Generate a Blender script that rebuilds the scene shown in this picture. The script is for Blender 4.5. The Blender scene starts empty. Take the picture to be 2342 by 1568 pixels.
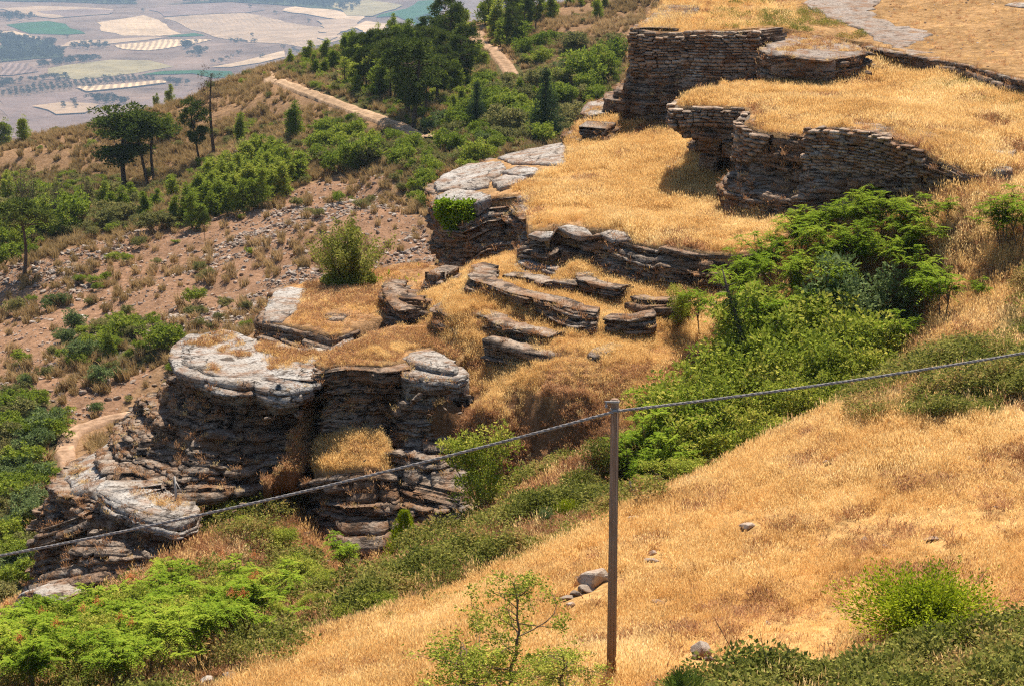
import bpy, math, random
import numpy as np
from mathutils import Vector
from mathutils.geometry import delaunay_2d_cdt

# ------------------------------------------------------------------ camera, sky, sun, exposure
scene = bpy.context.scene
COL = scene.collection
PITCH = math.radians(14.5)          # camera looks down by this much
FPX, CX, CY = 4560.0, 1171.0, 784.0  # focal length and centre in the 2342-px survey frame
cam_d = bpy.data.cameras.new('camera')
cam_d.sensor_width = 36.0
cam_d.lens = FPX / 2342.0 * 36.0
cam_d.clip_start = 0.5
cam_d.clip_end = 60000
cam = bpy.data.objects.new('camera', cam_d)
cam.location = (0, 0, 0)
cam.rotation_euler = (math.pi / 2 - PITCH, 0, 0)
COL.objects.link(cam)
scene.camera = cam

SUN_EL, SUN_AZ = math.radians(55), math.radians(13)   # azimuth from +Y towards +X
world = bpy.data.worlds.new('World')
scene.world = world
world.use_nodes = True
wn = world.node_tree.nodes
sky = wn.new('ShaderNodeTexSky')
sky.sky_type = 'NISHITA'
sky.sun_disc = False
sky.sun_elevation = SUN_EL
sky.sun_rotation = SUN_AZ
sky.altitude = 700
wn['Background'].inputs['Strength'].default_value = 0.070
world.node_tree.links.new(sky.outputs[0], wn['Background'].inputs[0])
sun_d = bpy.data.lights.new('sun', 'SUN')
sun_d.energy = 5.0
sun_d.angle = math.radians(0.5)
sun_d.color = (1.0, 0.93, 0.82)
sun = bpy.data.objects.new('sun', sun_d)
sv = Vector((math.sin(SUN_AZ) * math.cos(SUN_EL), math.cos(SUN_AZ) * math.cos(SUN_EL), math.sin(SUN_EL)))
sun.rotation_euler = sv.to_track_quat('Z', 'Y').to_euler()
COL.objects.link(sun)
scene.view_settings.view_transform = 'Standard'
scene.view_settings.look = 'None'
scene.view_settings.gamma = 1.0
scene.view_settings.exposure = 1.18
scene.view_settings.use_curve_mapping = False
scene.render.engine = 'CYCLES'
scene.cycles.max_bounces = 5
scene.cycles.diffuse_bounces = 2
scene.cycles.glossy_bounces = 1
scene.cycles.transmission_bounces = 3
scene.cycles.transparent_max_bounces = 4
scene.cycles.volume_bounces = 0
scene.cycles.use_denoising = False
scene.cycles.pixel_filter_type = 'BLACKMAN_HARRIS'
scene.cycles.filter_width = 1.2
scene.cycles.use_adaptive_sampling = True
scene.cycles.adaptive_threshold = 0.015

# ------------------------------------------------------------------ survey helpers
cp, sp = math.cos(PITCH), math.sin(PITCH)

def P(vx, vy, D):
    """World point seen at survey position (vx, vy), D metres away (D<0: on the level z=D)."""
    a, b = (vx - CX) / FPX, (CY - vy) / FPX
    d = np.array([a, cp + b * sp, -sp + b * cp])
    d /= np.linalg.norm(d)
    if D < 0:
        return d * (D / d[2])
    return d * D

def proj(p):
    p = np.asarray(p, float)
    f = p[..., 1] * cp - p[..., 2] * sp
    u = p[..., 1] * sp + p[..., 2] * cp
    f = np.maximum(f, 1e-3)
    return CX + FPX * p[..., 0] / f, CY - FPX * u / f

def inpoly(x, y, poly):
    x = np.asarray(x, float); y = np.asarray(y, float)
    poly = np.asarray(poly, float)
    ins = np.zeros(x.shape, bool)
    n = len(poly)
    j = n - 1
    for i in range(n):
        xi, yi = poly[i][0], poly[i][1]; xj, yj = poly[j][0], poly[j][1]
        c = ((yi > y) != (yj > y)) & (x < (xj - xi) * (y - yi) / ((yj - yi) + 1e-12) + xi)
        ins ^= c
        j = i
    return ins

def _hash(i, j, s):
    v = np.sin(i * 127.1 + j * 311.7 + s * 74.7) * 43758.5453
    return v - np.floor(v)

def noise2(x, y, s=0.0):
    x = np.asarray(x, float); y = np.asarray(y, float)
    xi, yi = np.floor(x), np.floor(y)
    fx, fy = x - xi, y - yi
    fx = fx * fx * (3 - 2 * fx); fy = fy * fy * (3 - 2 * fy)
    a = _hash(xi, yi, s); b = _hash(xi + 1, yi, s); c = _hash(xi, yi + 1, s); d = _hash(xi + 1, yi + 1, s)
    return (a * (1 - fx) + b * fx) * (1 - fy) + (c * (1 - fx) + d * fx) * fy

def fbm(x, y, s=0.0, o=4):
    v = 0; a = 0.5
    for k in range(o):
        v = v + a * noise2(x * 2 ** k, y * 2 ** k, s + k * 13.1)
        a *= 0.5
    return v / (1 - 0.5 ** o)

def tps(pts):
    pts = np.asarray(pts, float)
    xy, z = pts[:, :2], pts[:, 2]
    n = len(pts)
    c = xy.mean(0); sc = 30.0
    q = (xy - c) / sc
    def phi(r2):
        return np.where(r2 > 1e-12, 0.5 * r2 * np.log(np.maximum(r2, 1e-12)), 0)
    d2 = ((q[:, None] - q[None]) ** 2).sum(-1)
    A = np.zeros((n + 3, n + 3))
    A[:n, :n] = phi(d2) + np.eye(n) * 2e-4
    A[:n, n] = 1; A[:n, n + 1:] = q; A[n, :n] = 1; A[n + 1:, :n] = q.T
    w = np.linalg.solve(A, np.concatenate([z, [0, 0, 0]]))
    def f(x, y):
        x = np.asarray(x, float); y = np.asarray(y, float)
        sh = x.shape
        Q = (np.stack([x.ravel(), y.ravel()], 1) - c) / sc
        out = np.empty(len(Q))
        for i in range(0, len(Q), 20000):
            S = Q[i:i + 20000]
            out[i:i + 20000] = phi(((S[:, None] - q[None]) ** 2).sum(-1)) @ w[:n] + w[n] + S @ w[n + 1:]
        return out.reshape(sh)
    return f

def mesh_np(name, V, F, mat=None, smooth=False, col=None):
    """V (n,3); F: array (m,k) or list of such arrays."""
    V = np.asarray(V, np.float32)
    Fs = F if isinstance(F, list) else [F]
    Fs = [np.asarray(f, np.int32) for f in Fs if len(f)]
    me = bpy.data.meshes.new(name)
    me.vertices.add(len(V)); me.vertices.foreach_set('co', V.ravel())
    loops = np.concatenate([f.ravel() for f in Fs])
    tot = np.concatenate([np.full(len(f), f.shape[1], np.int32) for f in Fs])
    start = np.concatenate([[0], np.cumsum(tot)[:-1]]).astype(np.int32)
    me.loops.add(len(loops)); me.loops.foreach_set('vertex_index', loops)
    me.polygons.add(len(tot)); me.polygons.foreach_set('loop_start', start)
    me.polygons.foreach_set('loop_total', tot)
    if smooth:
        me.polygons.foreach_set('use_smooth', np.ones(len(tot), bool))
    if col is not None:
        at = me.color_attributes.new('Col', 'FLOAT_COLOR', 'POINT')
        c4 = np.ones((len(V), 4), np.float32); c4[:, :3] = col
        at.data.foreach_set('color', c4.ravel())
    me.update(calc_edges=True)
    if mat:
        me.materials.append(mat)
    return me

def link(name, me, parent=None, loc=None, rot=None, scale=None):
    o = bpy.data.objects.new(name, me)
    COL.objects.link(o)
    if parent is not None:
        o.parent = parent
    if loc is not None: o.location = loc
    if rot is not None: o.rotation_euler = rot
    if scale is not None: o.scale = scale if hasattr(scale, '__len__') else (scale,) * 3
    return o

def tag(o, label=None, cat=None, group=None, kind=None):
    if label: o['label'] = label
    if cat: o['category'] = cat
    if group: o['group'] = group
    if kind: o['kind'] = kind
    return o

# ------------------------------------------------------------------ materials
def newmat(name):
    m = bpy.data.materials.new(name); m.use_nodes = True
    nt = m.node_tree; nt.nodes.clear()
    out = nt.nodes.new('ShaderNodeOutputMaterial')
    return m, nt, out

def N(nt, t, **kw):
    n = nt.nodes.new(t)
    for k, v in kw.items():
        if k.startswith('i_'):
            key = k[2:]
            key = int(key) if key.isdigit() else key
            n.inputs[key].default_value = v
        else:
            setattr(n, k, v)
    return n

def ramp(nt, src, stops, interp='LINEAR'):
    r = nt.nodes.new('ShaderNodeValToRGB')
    r.color_ramp.interpolation = interp
    e = r.color_ramp.elements
    while len(e) > 1: e.remove(e[0])
    e[0].position, e[0].color = stops[0][0], (*stops[0][1], 1)
    for p, c in stops[1:]:
        x = e.new(p); x.color = (*c, 1)
    nt.links.new(src, r.inputs[0])
    return r.outputs[0]

def mixc(nt, a, b, fac, mode='MIX'):
    m = nt.nodes.new('ShaderNodeMix'); m.data_type = 'RGBA'; m.blend_type = mode
    for s, v in ((m.inputs[0], fac), (m.inputs[6], a), (m.inputs[7], b)):
        if hasattr(v, 'is_linked') or hasattr(v, 'node'):
            nt.links.new(v, s)
        else:
            s.default_value = v if not hasattr(v, '__len__') else (*v, 1)[:4]
    return m.outputs[2]

def nz(nt, vec, scale, detail=4, rough=0.55, dist=0.0):
    n = N(nt, 'ShaderNodeTexNoise', i_Scale=scale, i_Detail=detail, i_Roughness=rough, i_Distortion=dist)
    if vec is not None: nt.links.new(vec, n.inputs['Vector'])
    return n.outputs['Fac']

def worldpos(nt, sc=(1, 1, 1)):
    g = N(nt, 'ShaderNodeNewGeometry')
    m = N(nt, 'ShaderNodeMapping'); m.inputs['Scale'].default_value = sc
    nt.links.new(g.outputs['Position'], m.inputs['Vector'])
    return m.outputs[0]

def rock_material(name, pale, tan, dark, darkness=0.5, bump=0.6, objrand=False, cracks=False):
    m, nt, out = newmat(name)
    p = worldpos(nt); ps = worldpos(nt, (0.9, 0.9, 7.0))
    big = nz(nt, p, 0.5, 5, 0.6)
    c = mixc(nt, pale, tan, ramp(nt, big, [(0.38, (0, 0, 0)), (0.62, (1, 1, 1))]))
    streak = nz(nt, ps, 1.6, 6, 0.65, 0.4)
    c = mixc(nt, c, dark, ramp(nt, streak, [(darkness, (0, 0, 0)), (darkness + 0.10, (0.95, 0.95, 0.95))]))
    spots = nz(nt, p, 9.0, 6, 0.7)
    c = mixc(nt, c, dark, ramp(nt, spots, [(0.51, (0, 0, 0)), (0.63, (0.85, 0.85, 0.85))]))
    rust = nz(nt, p, 1.3, 4, 0.6)
    c = mixc(nt, c, (0.22, 0.105, 0.045), ramp(nt, rust, [(0.48, (0, 0, 0)), (0.66, (0.8, 0.8, 0.8))]))
    fine = nz(nt, p, 45, 3, 0.6)
    c = mixc(nt, c, ramp(nt, fine, [(0.25, (0.55, 0.55, 0.55)), (0.75, (1.25, 1.25, 1.25))]), 0.7, 'MULTIPLY')
    if cracks:
        wob = N(nt, 'ShaderNodeVectorMath', operation='ADD'); nzc = N(nt, 'ShaderNodeTexNoise', i_Scale=1.6, i_Detail=4.0)
        nt.links.new(p, nzc.inputs['Vector']); nt.links.new(p, wob.inputs[0]); nt.links.new(nzc.outputs['Color'], wob.inputs[1])
        vo = N(nt, 'ShaderNodeTexVoronoi', feature='DISTANCE_TO_EDGE', i_Scale=0.42); nt.links.new(wob.outputs[0], vo.inputs['Vector'])
        crk = ramp(nt, vo.outputs['Distance'], [(0.0, (0, 0, 0)), (0.012, (1, 1, 1))])
        crk = mixc(nt, crk, (1.0, 1.0, 1.0), ramp(nt, nz(nt, p, 0.8, 3, 0.6), [(0.42, (1, 1, 1)), (0.55, (0, 0, 0))]))
        c = mixc(nt, (0.05, 0.036, 0.026), c, crk)
    if objrand:
        oi = N(nt, 'ShaderNodeObjectInfo')
        c = mixc(nt, c, ramp(nt, oi.outputs['Random'], [(0, (0.5, 0.44, 0.40)), (0.5, (1.0, 0.92, 0.85)), (1, (1.35, 1.3, 1.25))]), 1.0, 'MULTIPLY')
    b = N(nt, 'ShaderNodeBsdfPrincipled', i_Roughness=0.9)
    b.inputs['Specular IOR Level'].default_value = 0.15
    nt.links.new(c, b.inputs['Base Color'])
    bn = N(nt, 'ShaderNodeBump', i_Strength=bump, i_Distance=0.12)
    h = N(nt, 'ShaderNodeMath', operation='ADD'); nt.links.new(streak, h.inputs[0]); nt.links.new(spots, h.inputs[1])
    hh = h.outputs[0]
    if cracks:
        h2 = N(nt, 'ShaderNodeMath', operation='ADD'); nt.links.new(hh, h2.inputs[0]); nt.links.new(crk, h2.inputs[1]); hh = h2.outputs[0]
    nt.links.new(hh, bn.inputs['Height']); nt.links.new(bn.outputs[0], b.inputs['Normal'])
    nt.links.new(b.outputs[0], out.inputs[0])
    return m

ROCK = rock_material('limestone_strata', (0.36, 0.29, 0.225), (0.27, 0.165, 0.098), (0.040, 0.025, 0.016), 0.48, 1.0)
SLAB = rock_material('limestone_slab', (0.45, 0.41, 0.365), (0.34, 0.28, 0.225), (0.07, 0.050, 0.036), 0.53, 1.0, False, True)
STONE = rock_material('wall_stone', (0.35, 0.295, 0.24), (0.26, 0.19, 0.135), (0.085, 0.065, 0.05), 0.64, 0.5, True)
PATHM = rock_material('path_stone', (0.32, 0.26, 0.215), (0.27, 0.205, 0.155), (0.11, 0.08, 0.06), 0.52, 1.0)
RUBBLE = rock_material('rubble_stone', (0.34, 0.305, 0.27), (0.28, 0.235, 0.19), (0.18, 0.14, 0.11), 0.66, 0.4, True)

def ground_material(name, fine=9.0, amp=(0.6, 1.4), bump=0.5, dist=0.2):
    m, nt, out = newmat(name)
    at = N(nt, 'ShaderNodeVertexColor', layer_name='Col')
    p = worldpos(nt)
    a = nz(nt, p, fine, 6, 0.7); b_ = nz(nt, p, fine * 0.14, 5, 0.6)
    c = mixc(nt, at.outputs[0], ramp(nt, a, [(0.25, (amp[0],) * 3), (0.75, (amp[1],) * 3)]), 1.0, 'MULTIPLY')
    c = mixc(nt, c, ramp(nt, b_, [(0.3, (0.72, 0.70, 0.68)), (0.7, (1.25, 1.22, 1.2))]), 1.0, 'MULTIPLY')
    e = nz(nt, p, fine * 0.35, 6, 0.75)
    c = mixc(nt, c, ramp(nt, e, [(0.35, (0.55, 0.5, 0.46)), (0.5, (1.0, 1.0, 1.0)), (0.68, (1.35, 1.36, 1.38))]), 0.85, 'MULTIPLY')
    b = N(nt, 'ShaderNodeBsdfDiffuse', i_Roughness=0.5)
    nt.links.new(c, b.inputs[0])
    bn = N(nt, 'ShaderNodeBump', i_Strength=bump, i_Distance=dist)
    nt.links.new(a, bn.inputs['Height']); nt.links.new(bn.outputs[0], b.inputs['Normal'])
    nt.links.new(b.outputs[0], out.inputs[0])
    return m
GROUND = ground_material('dry_soil')
TRACKM = ground_material('dirt_track', 5.0, (0.8, 1.2), 0.3, 0.1)

def plant_material(name, stops, trans=0.35, posscale=0.25, instance=False, rough=0.6):
    """Leaf or straw: colour from random per island / instance and a slow drift over the ground."""
    m, nt, out = newmat(name)
    if instance:
        r = N(nt, 'ShaderNodeObjectInfo').outputs['Random']
        g = N(nt, 'ShaderNodeNewGeometry').outputs['Random Per Island']
        mx = N(nt, 'ShaderNodeMath', operation='ADD'); nt.links.new(r, mx.inputs[0]); nt.links.new(g, mx.inputs[1])
        r = N(nt, 'ShaderNodeMath', operation='MULTIPLY'); nt.links.new(mx.outputs[0], r.inputs[0]); r.inputs[1].default_value = 0.5
        r = r.outputs[0]
    else:
        r = N(nt, 'ShaderNodeNewGeometry').outputs['Random Per Island']
    p = worldpos(nt)
    d = nz(nt, p, posscale, 4, 0.6)
    a = N(nt, 'ShaderNodeMath', operation='MULTIPLY_ADD'); nt.links.new(d, a.inputs[0]); a.inputs[1].default_value = 1.5; a.inputs[2].default_value = -0.50
    b = N(nt, 'ShaderNodeMath', operation='MULTIPLY_ADD'); nt.links.new(r, b.inputs[0]); b.inputs[1].default_value = 0.5
    nt.links.new(a.outputs[0], b.inputs[2])
    c = ramp(nt, b.outputs[0], stops)
    df = N(nt, 'ShaderNodeBsdfDiffuse'); tr = N(nt, 'ShaderNodeBsdfTranslucent')
    nt.links.new(c, df.inputs[0]); nt.links.new(c, tr.inputs[0])
    mx = N(nt, 'ShaderNodeMixShader', i_0=trans)
    nt.links.new(df.outputs[0], mx.inputs[1]); nt.links.new(tr.outputs[0], mx.inputs[2])
    nt.links.new(mx.outputs[0], out.inputs[0])
    return m

STRAW = plant_material('golden_straw', [(0.0, (0.423, 0.228, 0.073)), (0.3, (0.666, 0.408, 0.149)), (0.6, (0.808, 0.559, 0.239)), (1.0, (0.908, 0.720, 0.392))], 0.42, 0.30, True)
DRYBROWN = plant_material('dry_brown_weed', [(0.0, (0.209, 0.097, 0.043)), (0.5, (0.448, 0.236, 0.112)), (1.0, (0.678, 0.435, 0.237))], 0.35, 0.5, True)
TUSSOCK = plant_material('tussock_grass', [(0.0, (0.19, 0.135, 0.055)), (0.5, (0.34, 0.235, 0.105)), (1.0, (0.52, 0.355, 0.18))], 0.3, 0.05, True)
BRAMBLE = plant_material('bramble_leaf', [(0.0, (0.083, 0.100, 0.018)), (0.40, (0.165, 0.173, 0.035)), (0.62, (0.286, 0.263, 0.065)), (0.8, (0.330, 0.200, 0.075)), (1.0, (0.462, 0.315, 0.130))], 0.3, 0.55, True)
AILANTH = plant_material('ailanthus_leaf', [(0.0, (0.072, 0.121, 0.011)), (0.5, (0.173, 0.248, 0.021)), (1.0, (0.359, 0.381, 0.047))], 0.34, 0.5)
ELM = plant_material('elm_leaf', [(0.0, (0.103, 0.143, 0.017)), (0.5, (0.249, 0.289, 0.036)), (1.0, (0.647, 0.543, 0.118))], 0.3, 0.5)
GREYLEAF = plant_material('grey_green_leaf', [(0.0, (0.054, 0.085, 0.025)), (0.5, (0.131, 0.177, 0.060)), (1.0, (0.261, 0.307, 0.121))], 0.28, 0.5)
BROOM = plant_material('broom_leaf', [(0.0, (0.088, 0.125, 0.008)), (0.5, (0.240, 0.295, 0.013)), (1.0, (0.464, 0.472, 0.036))], 0.35, 0.8)
PINE_D = plant_material('pine_needle_dark', [(0.0, (0.029, 0.045, 0.010)), (0.5, (0.073, 0.100, 0.020)), (1.0, (0.162, 0.181, 0.036))], 0.25, 0.12)
PINE_L = plant_material('pine_needle_light', [(0.0, (0.100, 0.143, 0.019)), (0.5, (0.218, 0.274, 0.035)), (1.0, (0.423, 0.427, 0.067))], 0.3, 0.06)
FIR = plant_material('fir_needle', [(0.0, (0.017, 0.034, 0.014)), (0.5, (0.042, 0.070, 0.029)), (1.0, (0.091, 0.126, 0.048))], 0.2, 0.15)
OAK = plant_material('evergreen_leaf', [(0.0, (0.077, 0.116, 0.016)), (0.5, (0.192, 0.247, 0.032)), (1.0, (0.413, 0.418, 0.067))], 0.3, 0.10)
OLIVE = plant_material('olive_leaf', [(0.0, (0.093, 0.103, 0.036)), (0.5, (0.186, 0.185, 0.060)), (1.0, (0.342, 0.287, 0.108))], 0.3, 0.15)
IVY = plant_material('ivy_leaf', [(0.0, (0.065, 0.130, 0.007)), (0.5, (0.169, 0.260, 0.014)), (1.0, (0.325, 0.390, 0.036))], 0.3, 1.0)

def bark_material(name, a, b, scale=6):
    m, nt, out = newmat(name)
    p = worldpos(nt, (1, 1, 0.25))
    f = nz(nt, p, scale, 5, 0.65)
    bs = N(nt, 'ShaderNodeBsdfDiffuse'); nt.links.new(ramp(nt, f, [(0.3, a), (0.7, b)]), bs.inputs[0])
    bn = N(nt, 'ShaderNodeBump', i_Strength=0.6, i_Distance=0.03); nt.links.new(f, bn.inputs['Height']); nt.links.new(bn.outputs[0], bs.inputs['Normal'])
    nt.links.new(bs.outputs[0], out.inputs[0])
    return m
BARK = bark_material('pine_bark', (0.055, 0.038, 0.028), (0.13, 0.09, 0.065))
TWIG = bark_material('twig_bark', (0.09, 0.06, 0.035), (0.20, 0.14, 0.09), 12)
DEADWOOD = bark_material('bleached_wood', (0.32, 0.28, 0.24), (0.52, 0.47, 0.41), 12)
DARKWOOD = bark_material('dark_dead_wood', (0.035, 0.028, 0.022), (0.085, 0.065, 0.05), 12)
POLEM = bark_material('weathered_pole', (0.20, 0.125, 0.085), (0.29, 0.195, 0.14), 10)
METAL = bark_material('grey_metal', (0.26, 0.23, 0.21), (0.38, 0.34, 0.31), 20)
CABLEM = bark_material('cable_sheath', (0.17, 0.15, 0.14), (0.32, 0.29, 0.27), 14)

# ------------------------------------------------------------------ terrain
CTRL_V = [  # surveyed ground points: (vx, vy, distance)
    # golden field in front
    (1300, 1800, 34), (2342, 1800, 34), (500, 1800, 42), (-200, 1800, 44), (2800, 1700, 36),
    (1300, 1568, 40), (900, 1568, 44), (500, 1568, 50), (1420, 1520, 41.3), (1700, 1400, 44.5), (2342, 1450, 42),
    (2342, 1200, 49), (1800, 1200, 50.5), (1500, 1250, 51), (1100, 1450, 47.5), (2800, 1200, 48),
    (700, 1490, 50), (900, 1420, 52.3), (1150, 1285, 55), (1430, 1165, 57.5), (1750, 1020, 60.5), (2050, 885, 63.5), (2342, 770, 66.5), (2800, 640, 69),
    # vegetated slope behind the field edge
    (-300, 1500, 58), (100, 1540, 55), (100, 1480, 59), (400, 1450, 59.5), (700, 1350, 61.5), (480, 1260, 66.5), (640, 1200, 69), (600, 1230, 67.5), (900, 1300, 63.5),
    (1000, 1250, 63.5), (1100, 1190, 63), (1250, 1125, 62.6), (1400, 1050, 64),  (2100, 780, 69),
    (2300, 650, 71.5), (2342, 560, 73.5), (2200, 520, 75), (2000, 560, 76.5), (1800, 700, 74.2), (2342, 430, 77.5), (2280, 420, 77.8), (2800, 500, 72), (2800, 400, 76), (1990, 497, 79.2), (2060, 472, 78.4), (2120, 456, 77.7), (2200, 436, 77.2), (1740, 490, 82.3), (2342, 395, 79), (2300, 400, 78.5),
    # dry grass slope with ledges
    (1250, 900, 69.7), (1450, 780, 74), (1600, 690, 76.8), (1050, 700, 77), (1150, 780, 74), (1300, 700, 76.5), (1450, 665, 78.3), (1100, 900, 69.6), (1000, 900, 70.2),
    (1400, 900, 69.5), (1500, 800, 73), (1300, 975, 69.2), (1230, 975, 69.7), (1150, 990, 69.8), (1000, 930, 71.2), (1080, 950, 70.8), (1400, 950, 68.8), (1550, 900, 69.5), (1050, 630, 82.5), (1200, 620, 80.3), (1350, 635, 79.2), (1000, 790, 74), (960, 700, 79),
    (1600, 665, 77.2), (1700, 660, 77.2), (1850, 505, 81),
    (785, 1296, 67.6), (870, 1296, 67), (700, 1224, 69.2), (925, 1258, 66.9), (1000, 1250, 66.0), (1080, 1195, 65.6), (1180, 1140, 65.6), (1250, 1105, 65.7), (1330, 1065, 65.8),
    # lower cliff foot
    (130, 1425, 67.5), (20, 1435, 72), (230, 1365, 67), (350, 1290, 68),
    # mid hillside
    (-100, 1480, 100), (60, 1300, 112), (20, 1200, 118), (170, 1060, 128), (-200, 1000, 138), (150, 900, 143), (300, 950, 138), (400, 800, 148), (500, 700, 163), (300, 640, 182), (50, 640, 190),
    (700, 600, 172), (900, 500, 178), (-100, 560, 215), (200, 480, 232), (450, 450, 220), (650, 420, 205), (850, 380, 205), (1000, 330, 212), (960, 450, 188), (950, 560, 172),
    (50, 335, 275), (300, 275, 282), (490, 215, 295), (590, 168, 312), (750, 200, 268), (900, 260, 240), (700, 320, 240), (500, 330, 258), (200, 380, 262),
    (740, 120, 310), (900, 90, 318), (1080, 55, 330), (1000, 200, 262), (1150, 200, 255), (1130, 300, 228), (1250, 320, 220), (1300, 180, 260), (1420, 160, 265), (1120, 100, 305), (1300, 60, 305), (1450, 20, 320), (1600, -60, 330),
]
CTRL_W = [(-2.9, 66.9, -22.1), (-1.9, 66.6, -21.9), (-2.8, 64.3, -22.7), (-1.9, 64.2, -22.4), (-3.9, 66.8, -22.6), (-3.6, 64.6, -23.2),
    (3.6, 60.5, -21.0), (4.9, 61.5, -21.3), (6.2, 62.2, -21.3), (7.8, 63, -21.1), (9.9, 64.5, -20.6), (11.8, 66, -19.9), (7, 66.5, -21.0), (9.5, 69, -20.2), (12, 70.5, -19.3),
    (-5.7, 66.2, -23.8), (-6.5, 68.5, -23.4), (-4.6, 68, -22.4), (-5.0, 70.5, -22.6), (-3.2, 71, -20.6), (-9.5, 70, -24.6), (-8.3, 72, -24.5),
      # hidden ground under the promontory and beyond the ridge (x, y, z)
    (-8, 76, -22.5), (-4, 80, -21), (0, 86, -19.5), (-3, 95, -24), (4, 96, -20), (10, 92, -18.5), (12, 102, -18), (20, 100, -16), (28, 92, -14), (28, 118, -17), (5, 115, -25), (16, 130, -25), (40, 110, -14),
    (-12, 84, -28), (-18, 78, -30), (-24, 92, -37), (30, 200, -26), (60, 150, -20), (60, 250, -26), (-70, 200, -48), (-60, 120, -50), (-110, 260, -62), (60, 320, -30),
    (-75, 330, -64), (-40, 350, -56), (0, 370, -48), (30, 390, -44), (70, 400, -42), (-150, 330, -90), (120, 380, -40), (120, 200, -20), (-40, 60, -34), (-60, 40, -40), (-30, 30, -24), (40, 30, -16), (70, 60, -14), (90, 100, -12),
]
ctrl = [P(*c) for c in CTRL_V] + [np.array(c, float) for c in CTRL_W]
_h0 = tps(ctrl)

E1 = [(1110, 625, 80.5, 1100, 660, 80.5), (1085, 632, 80, 1070, 670, 80), (1062, 655, 78, 1058, 695, 77.5), (1070, 667, 77.4, 1070, 706, 77), (1140, 689, 76, 1140, 716, 75.6), (1205, 706, 75.3, 1205, 726, 75), (1260, 716, 74.9, 1260, 746, 74.4), (1310, 736, 74.2, 1310, 763, 73.8), (1365, 743, 74, 1365, 761, 73.8)]
E2 = [(1018, 710, 77, 1000, 760, 77), (994, 728, 75.7, 988, 766, 75.6), (992, 738, 75, 988, 779, 74.6), (1030, 753, 74.5, 1030, 796, 74), (1046, 760, 74.3, 1050, 798, 73.8), (1085, 744, 74.7, 1090, 776, 74), (1140, 768, 73.7, 1140, 791, 73.3), (1200, 785, 73, 1200, 806, 72.7), (1250, 801, 72.5, 1250, 816, 72.2)]
E3 = [(902, 670, 80.3), (880, 680, 79.2), (868, 692, 78.1), (886, 725, 76.9), (906, 738, 76.3)]
E4 = [(937, 690, 79.2), (915, 701, 78), (915, 708, 77.4), (976, 716, 76.8), (992, 712, 77.2)]
E5 = [(1216, 597, 81.6), (1195, 603, 81), (1202, 609, 80.5), (1276, 630, 79.3), (1284, 624, 79.8)]
E6 = [(1304, 633, 79.9), (1298, 642, 79.2), (1336, 662, 78), (1380, 673, 77.5), (1425, 682, 77)]
E7 = [(1275, 652, 79.2), (1258, 662, 78.4), (1262, 669, 77.9), (1310, 674, 77.6), (1330, 664, 78.2)]
E8 = [(1435, 705, 76.4), (1470, 715, 75.8), (1530, 716, 75.4), (1580, 706, 75.4)]
E9 = [(1008, 630, 82), (976, 643, 80.8), (975, 650, 80.2), (1000, 656, 79.6), (1016, 650, 80)]
E10 = [(1110, 800, 73.2), (1170, 815, 72.5), (1240, 835, 71.8), (1300, 838, 71.6)]
E11 = [(1390, 748, 74.5), (1440, 752, 74.2), (1500, 745, 74.3)]
E12 = [(1150, 655, 79), (1200, 660, 78.4), (1240, 672, 77.6)]
LINES = [np.array([P(*c[:3]) for c in e])[:, :2] for e in (E1, E2, E3, E4, E6, E7, E8, E9, E10, E11)]
def ray0(vx, vy):
    u = P(vx, vy, 1.0); ds = np.arange(95, 420, 0.5); q = u[None] * ds[:, None]
    b = q[:, 2] < _h0(q[:, 0], q[:, 1])
    return q[int(np.argmax(b)) if b.any() else -1]
TRACKS_V = [[(585, 166), (612, 172), (640, 190), (690, 210), (740, 228), (790, 247), (830, 262), (880, 281), (930, 300), (985, 319)],
            [(1106, 45), (1096, 62), (1084, 80), (1092, 94), (1118, 112), (1146, 137), (1160, 155), (1172, 175)],
            [(330, 955), (258, 962), (205, 976), (165, 998), (150, 1028), (158, 1062), (185, 1090)]]
TRK0 = []
for T_ in TRACKS_V:
    q_ = np.array([ray0(*p) for p in T_])[:, :2]
    for a_, b_ in zip(q_[:-1], q_[1:]): TRK0 += [a_ + (b_ - a_) * f_ for f_ in np.linspace(0, 1, 8, endpoint=False)]
TRK0 = np.array(TRK0)
def track_mask(x, y):
    m = np.full(x.shape, 1e9); k = np.hypot(x, y) > 95
    if k.any():
        px, py = x[k], y[k]; b = np.full(px.shape, 1e9)
        for q in TRK0: b = np.minimum(b, (px - q[0]) ** 2 + (py - q[1]) ** 2)
        m[k] = np.sqrt(b)
    return np.clip((m - 2.0) / 4.0, 0, 1)
def ledge_step(x, y):
    add = np.zeros(x.shape)
    k = (x > -9) & (x < 10) & (y > 64) & (y < 86)
    if not k.any(): return add
    px, py = x[k], y[k]; tot = np.zeros(px.shape)
    for L in LINES:
        best = np.full(px.shape, 1e9); sd = np.zeros(px.shape)
        for a, b in zip(L[:-1], L[1:]):
            e = b - a; ln = np.hypot(*e) + 1e-9; t = ((px - a[0]) * e[0] + (py - a[1]) * e[1]) / ln ** 2
            tc = np.clip(t, 0, 1); dx, dy = px - a[0] - tc * e[0], py - a[1] - tc * e[1]; d = np.hypot(dx, dy)
            side = -(dx * e[1] - dy * e[0]) / ln
            over = np.abs(t - tc) * ln
            near = d < best
            best = np.where(near, d, best); sd = np.where(near, side - 0 * over, sd)
        endf = np.exp(-np.clip(best - np.abs(sd), 0, None) / 0.5)
        tot = tot + 0.36 * np.clip((sd + 0.1) / 0.35, 0, 1) * np.exp(-np.clip(sd, 0, None) / 1.4) * endf
    add[k] = np.minimum(tot, 0.42)
    return add

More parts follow.
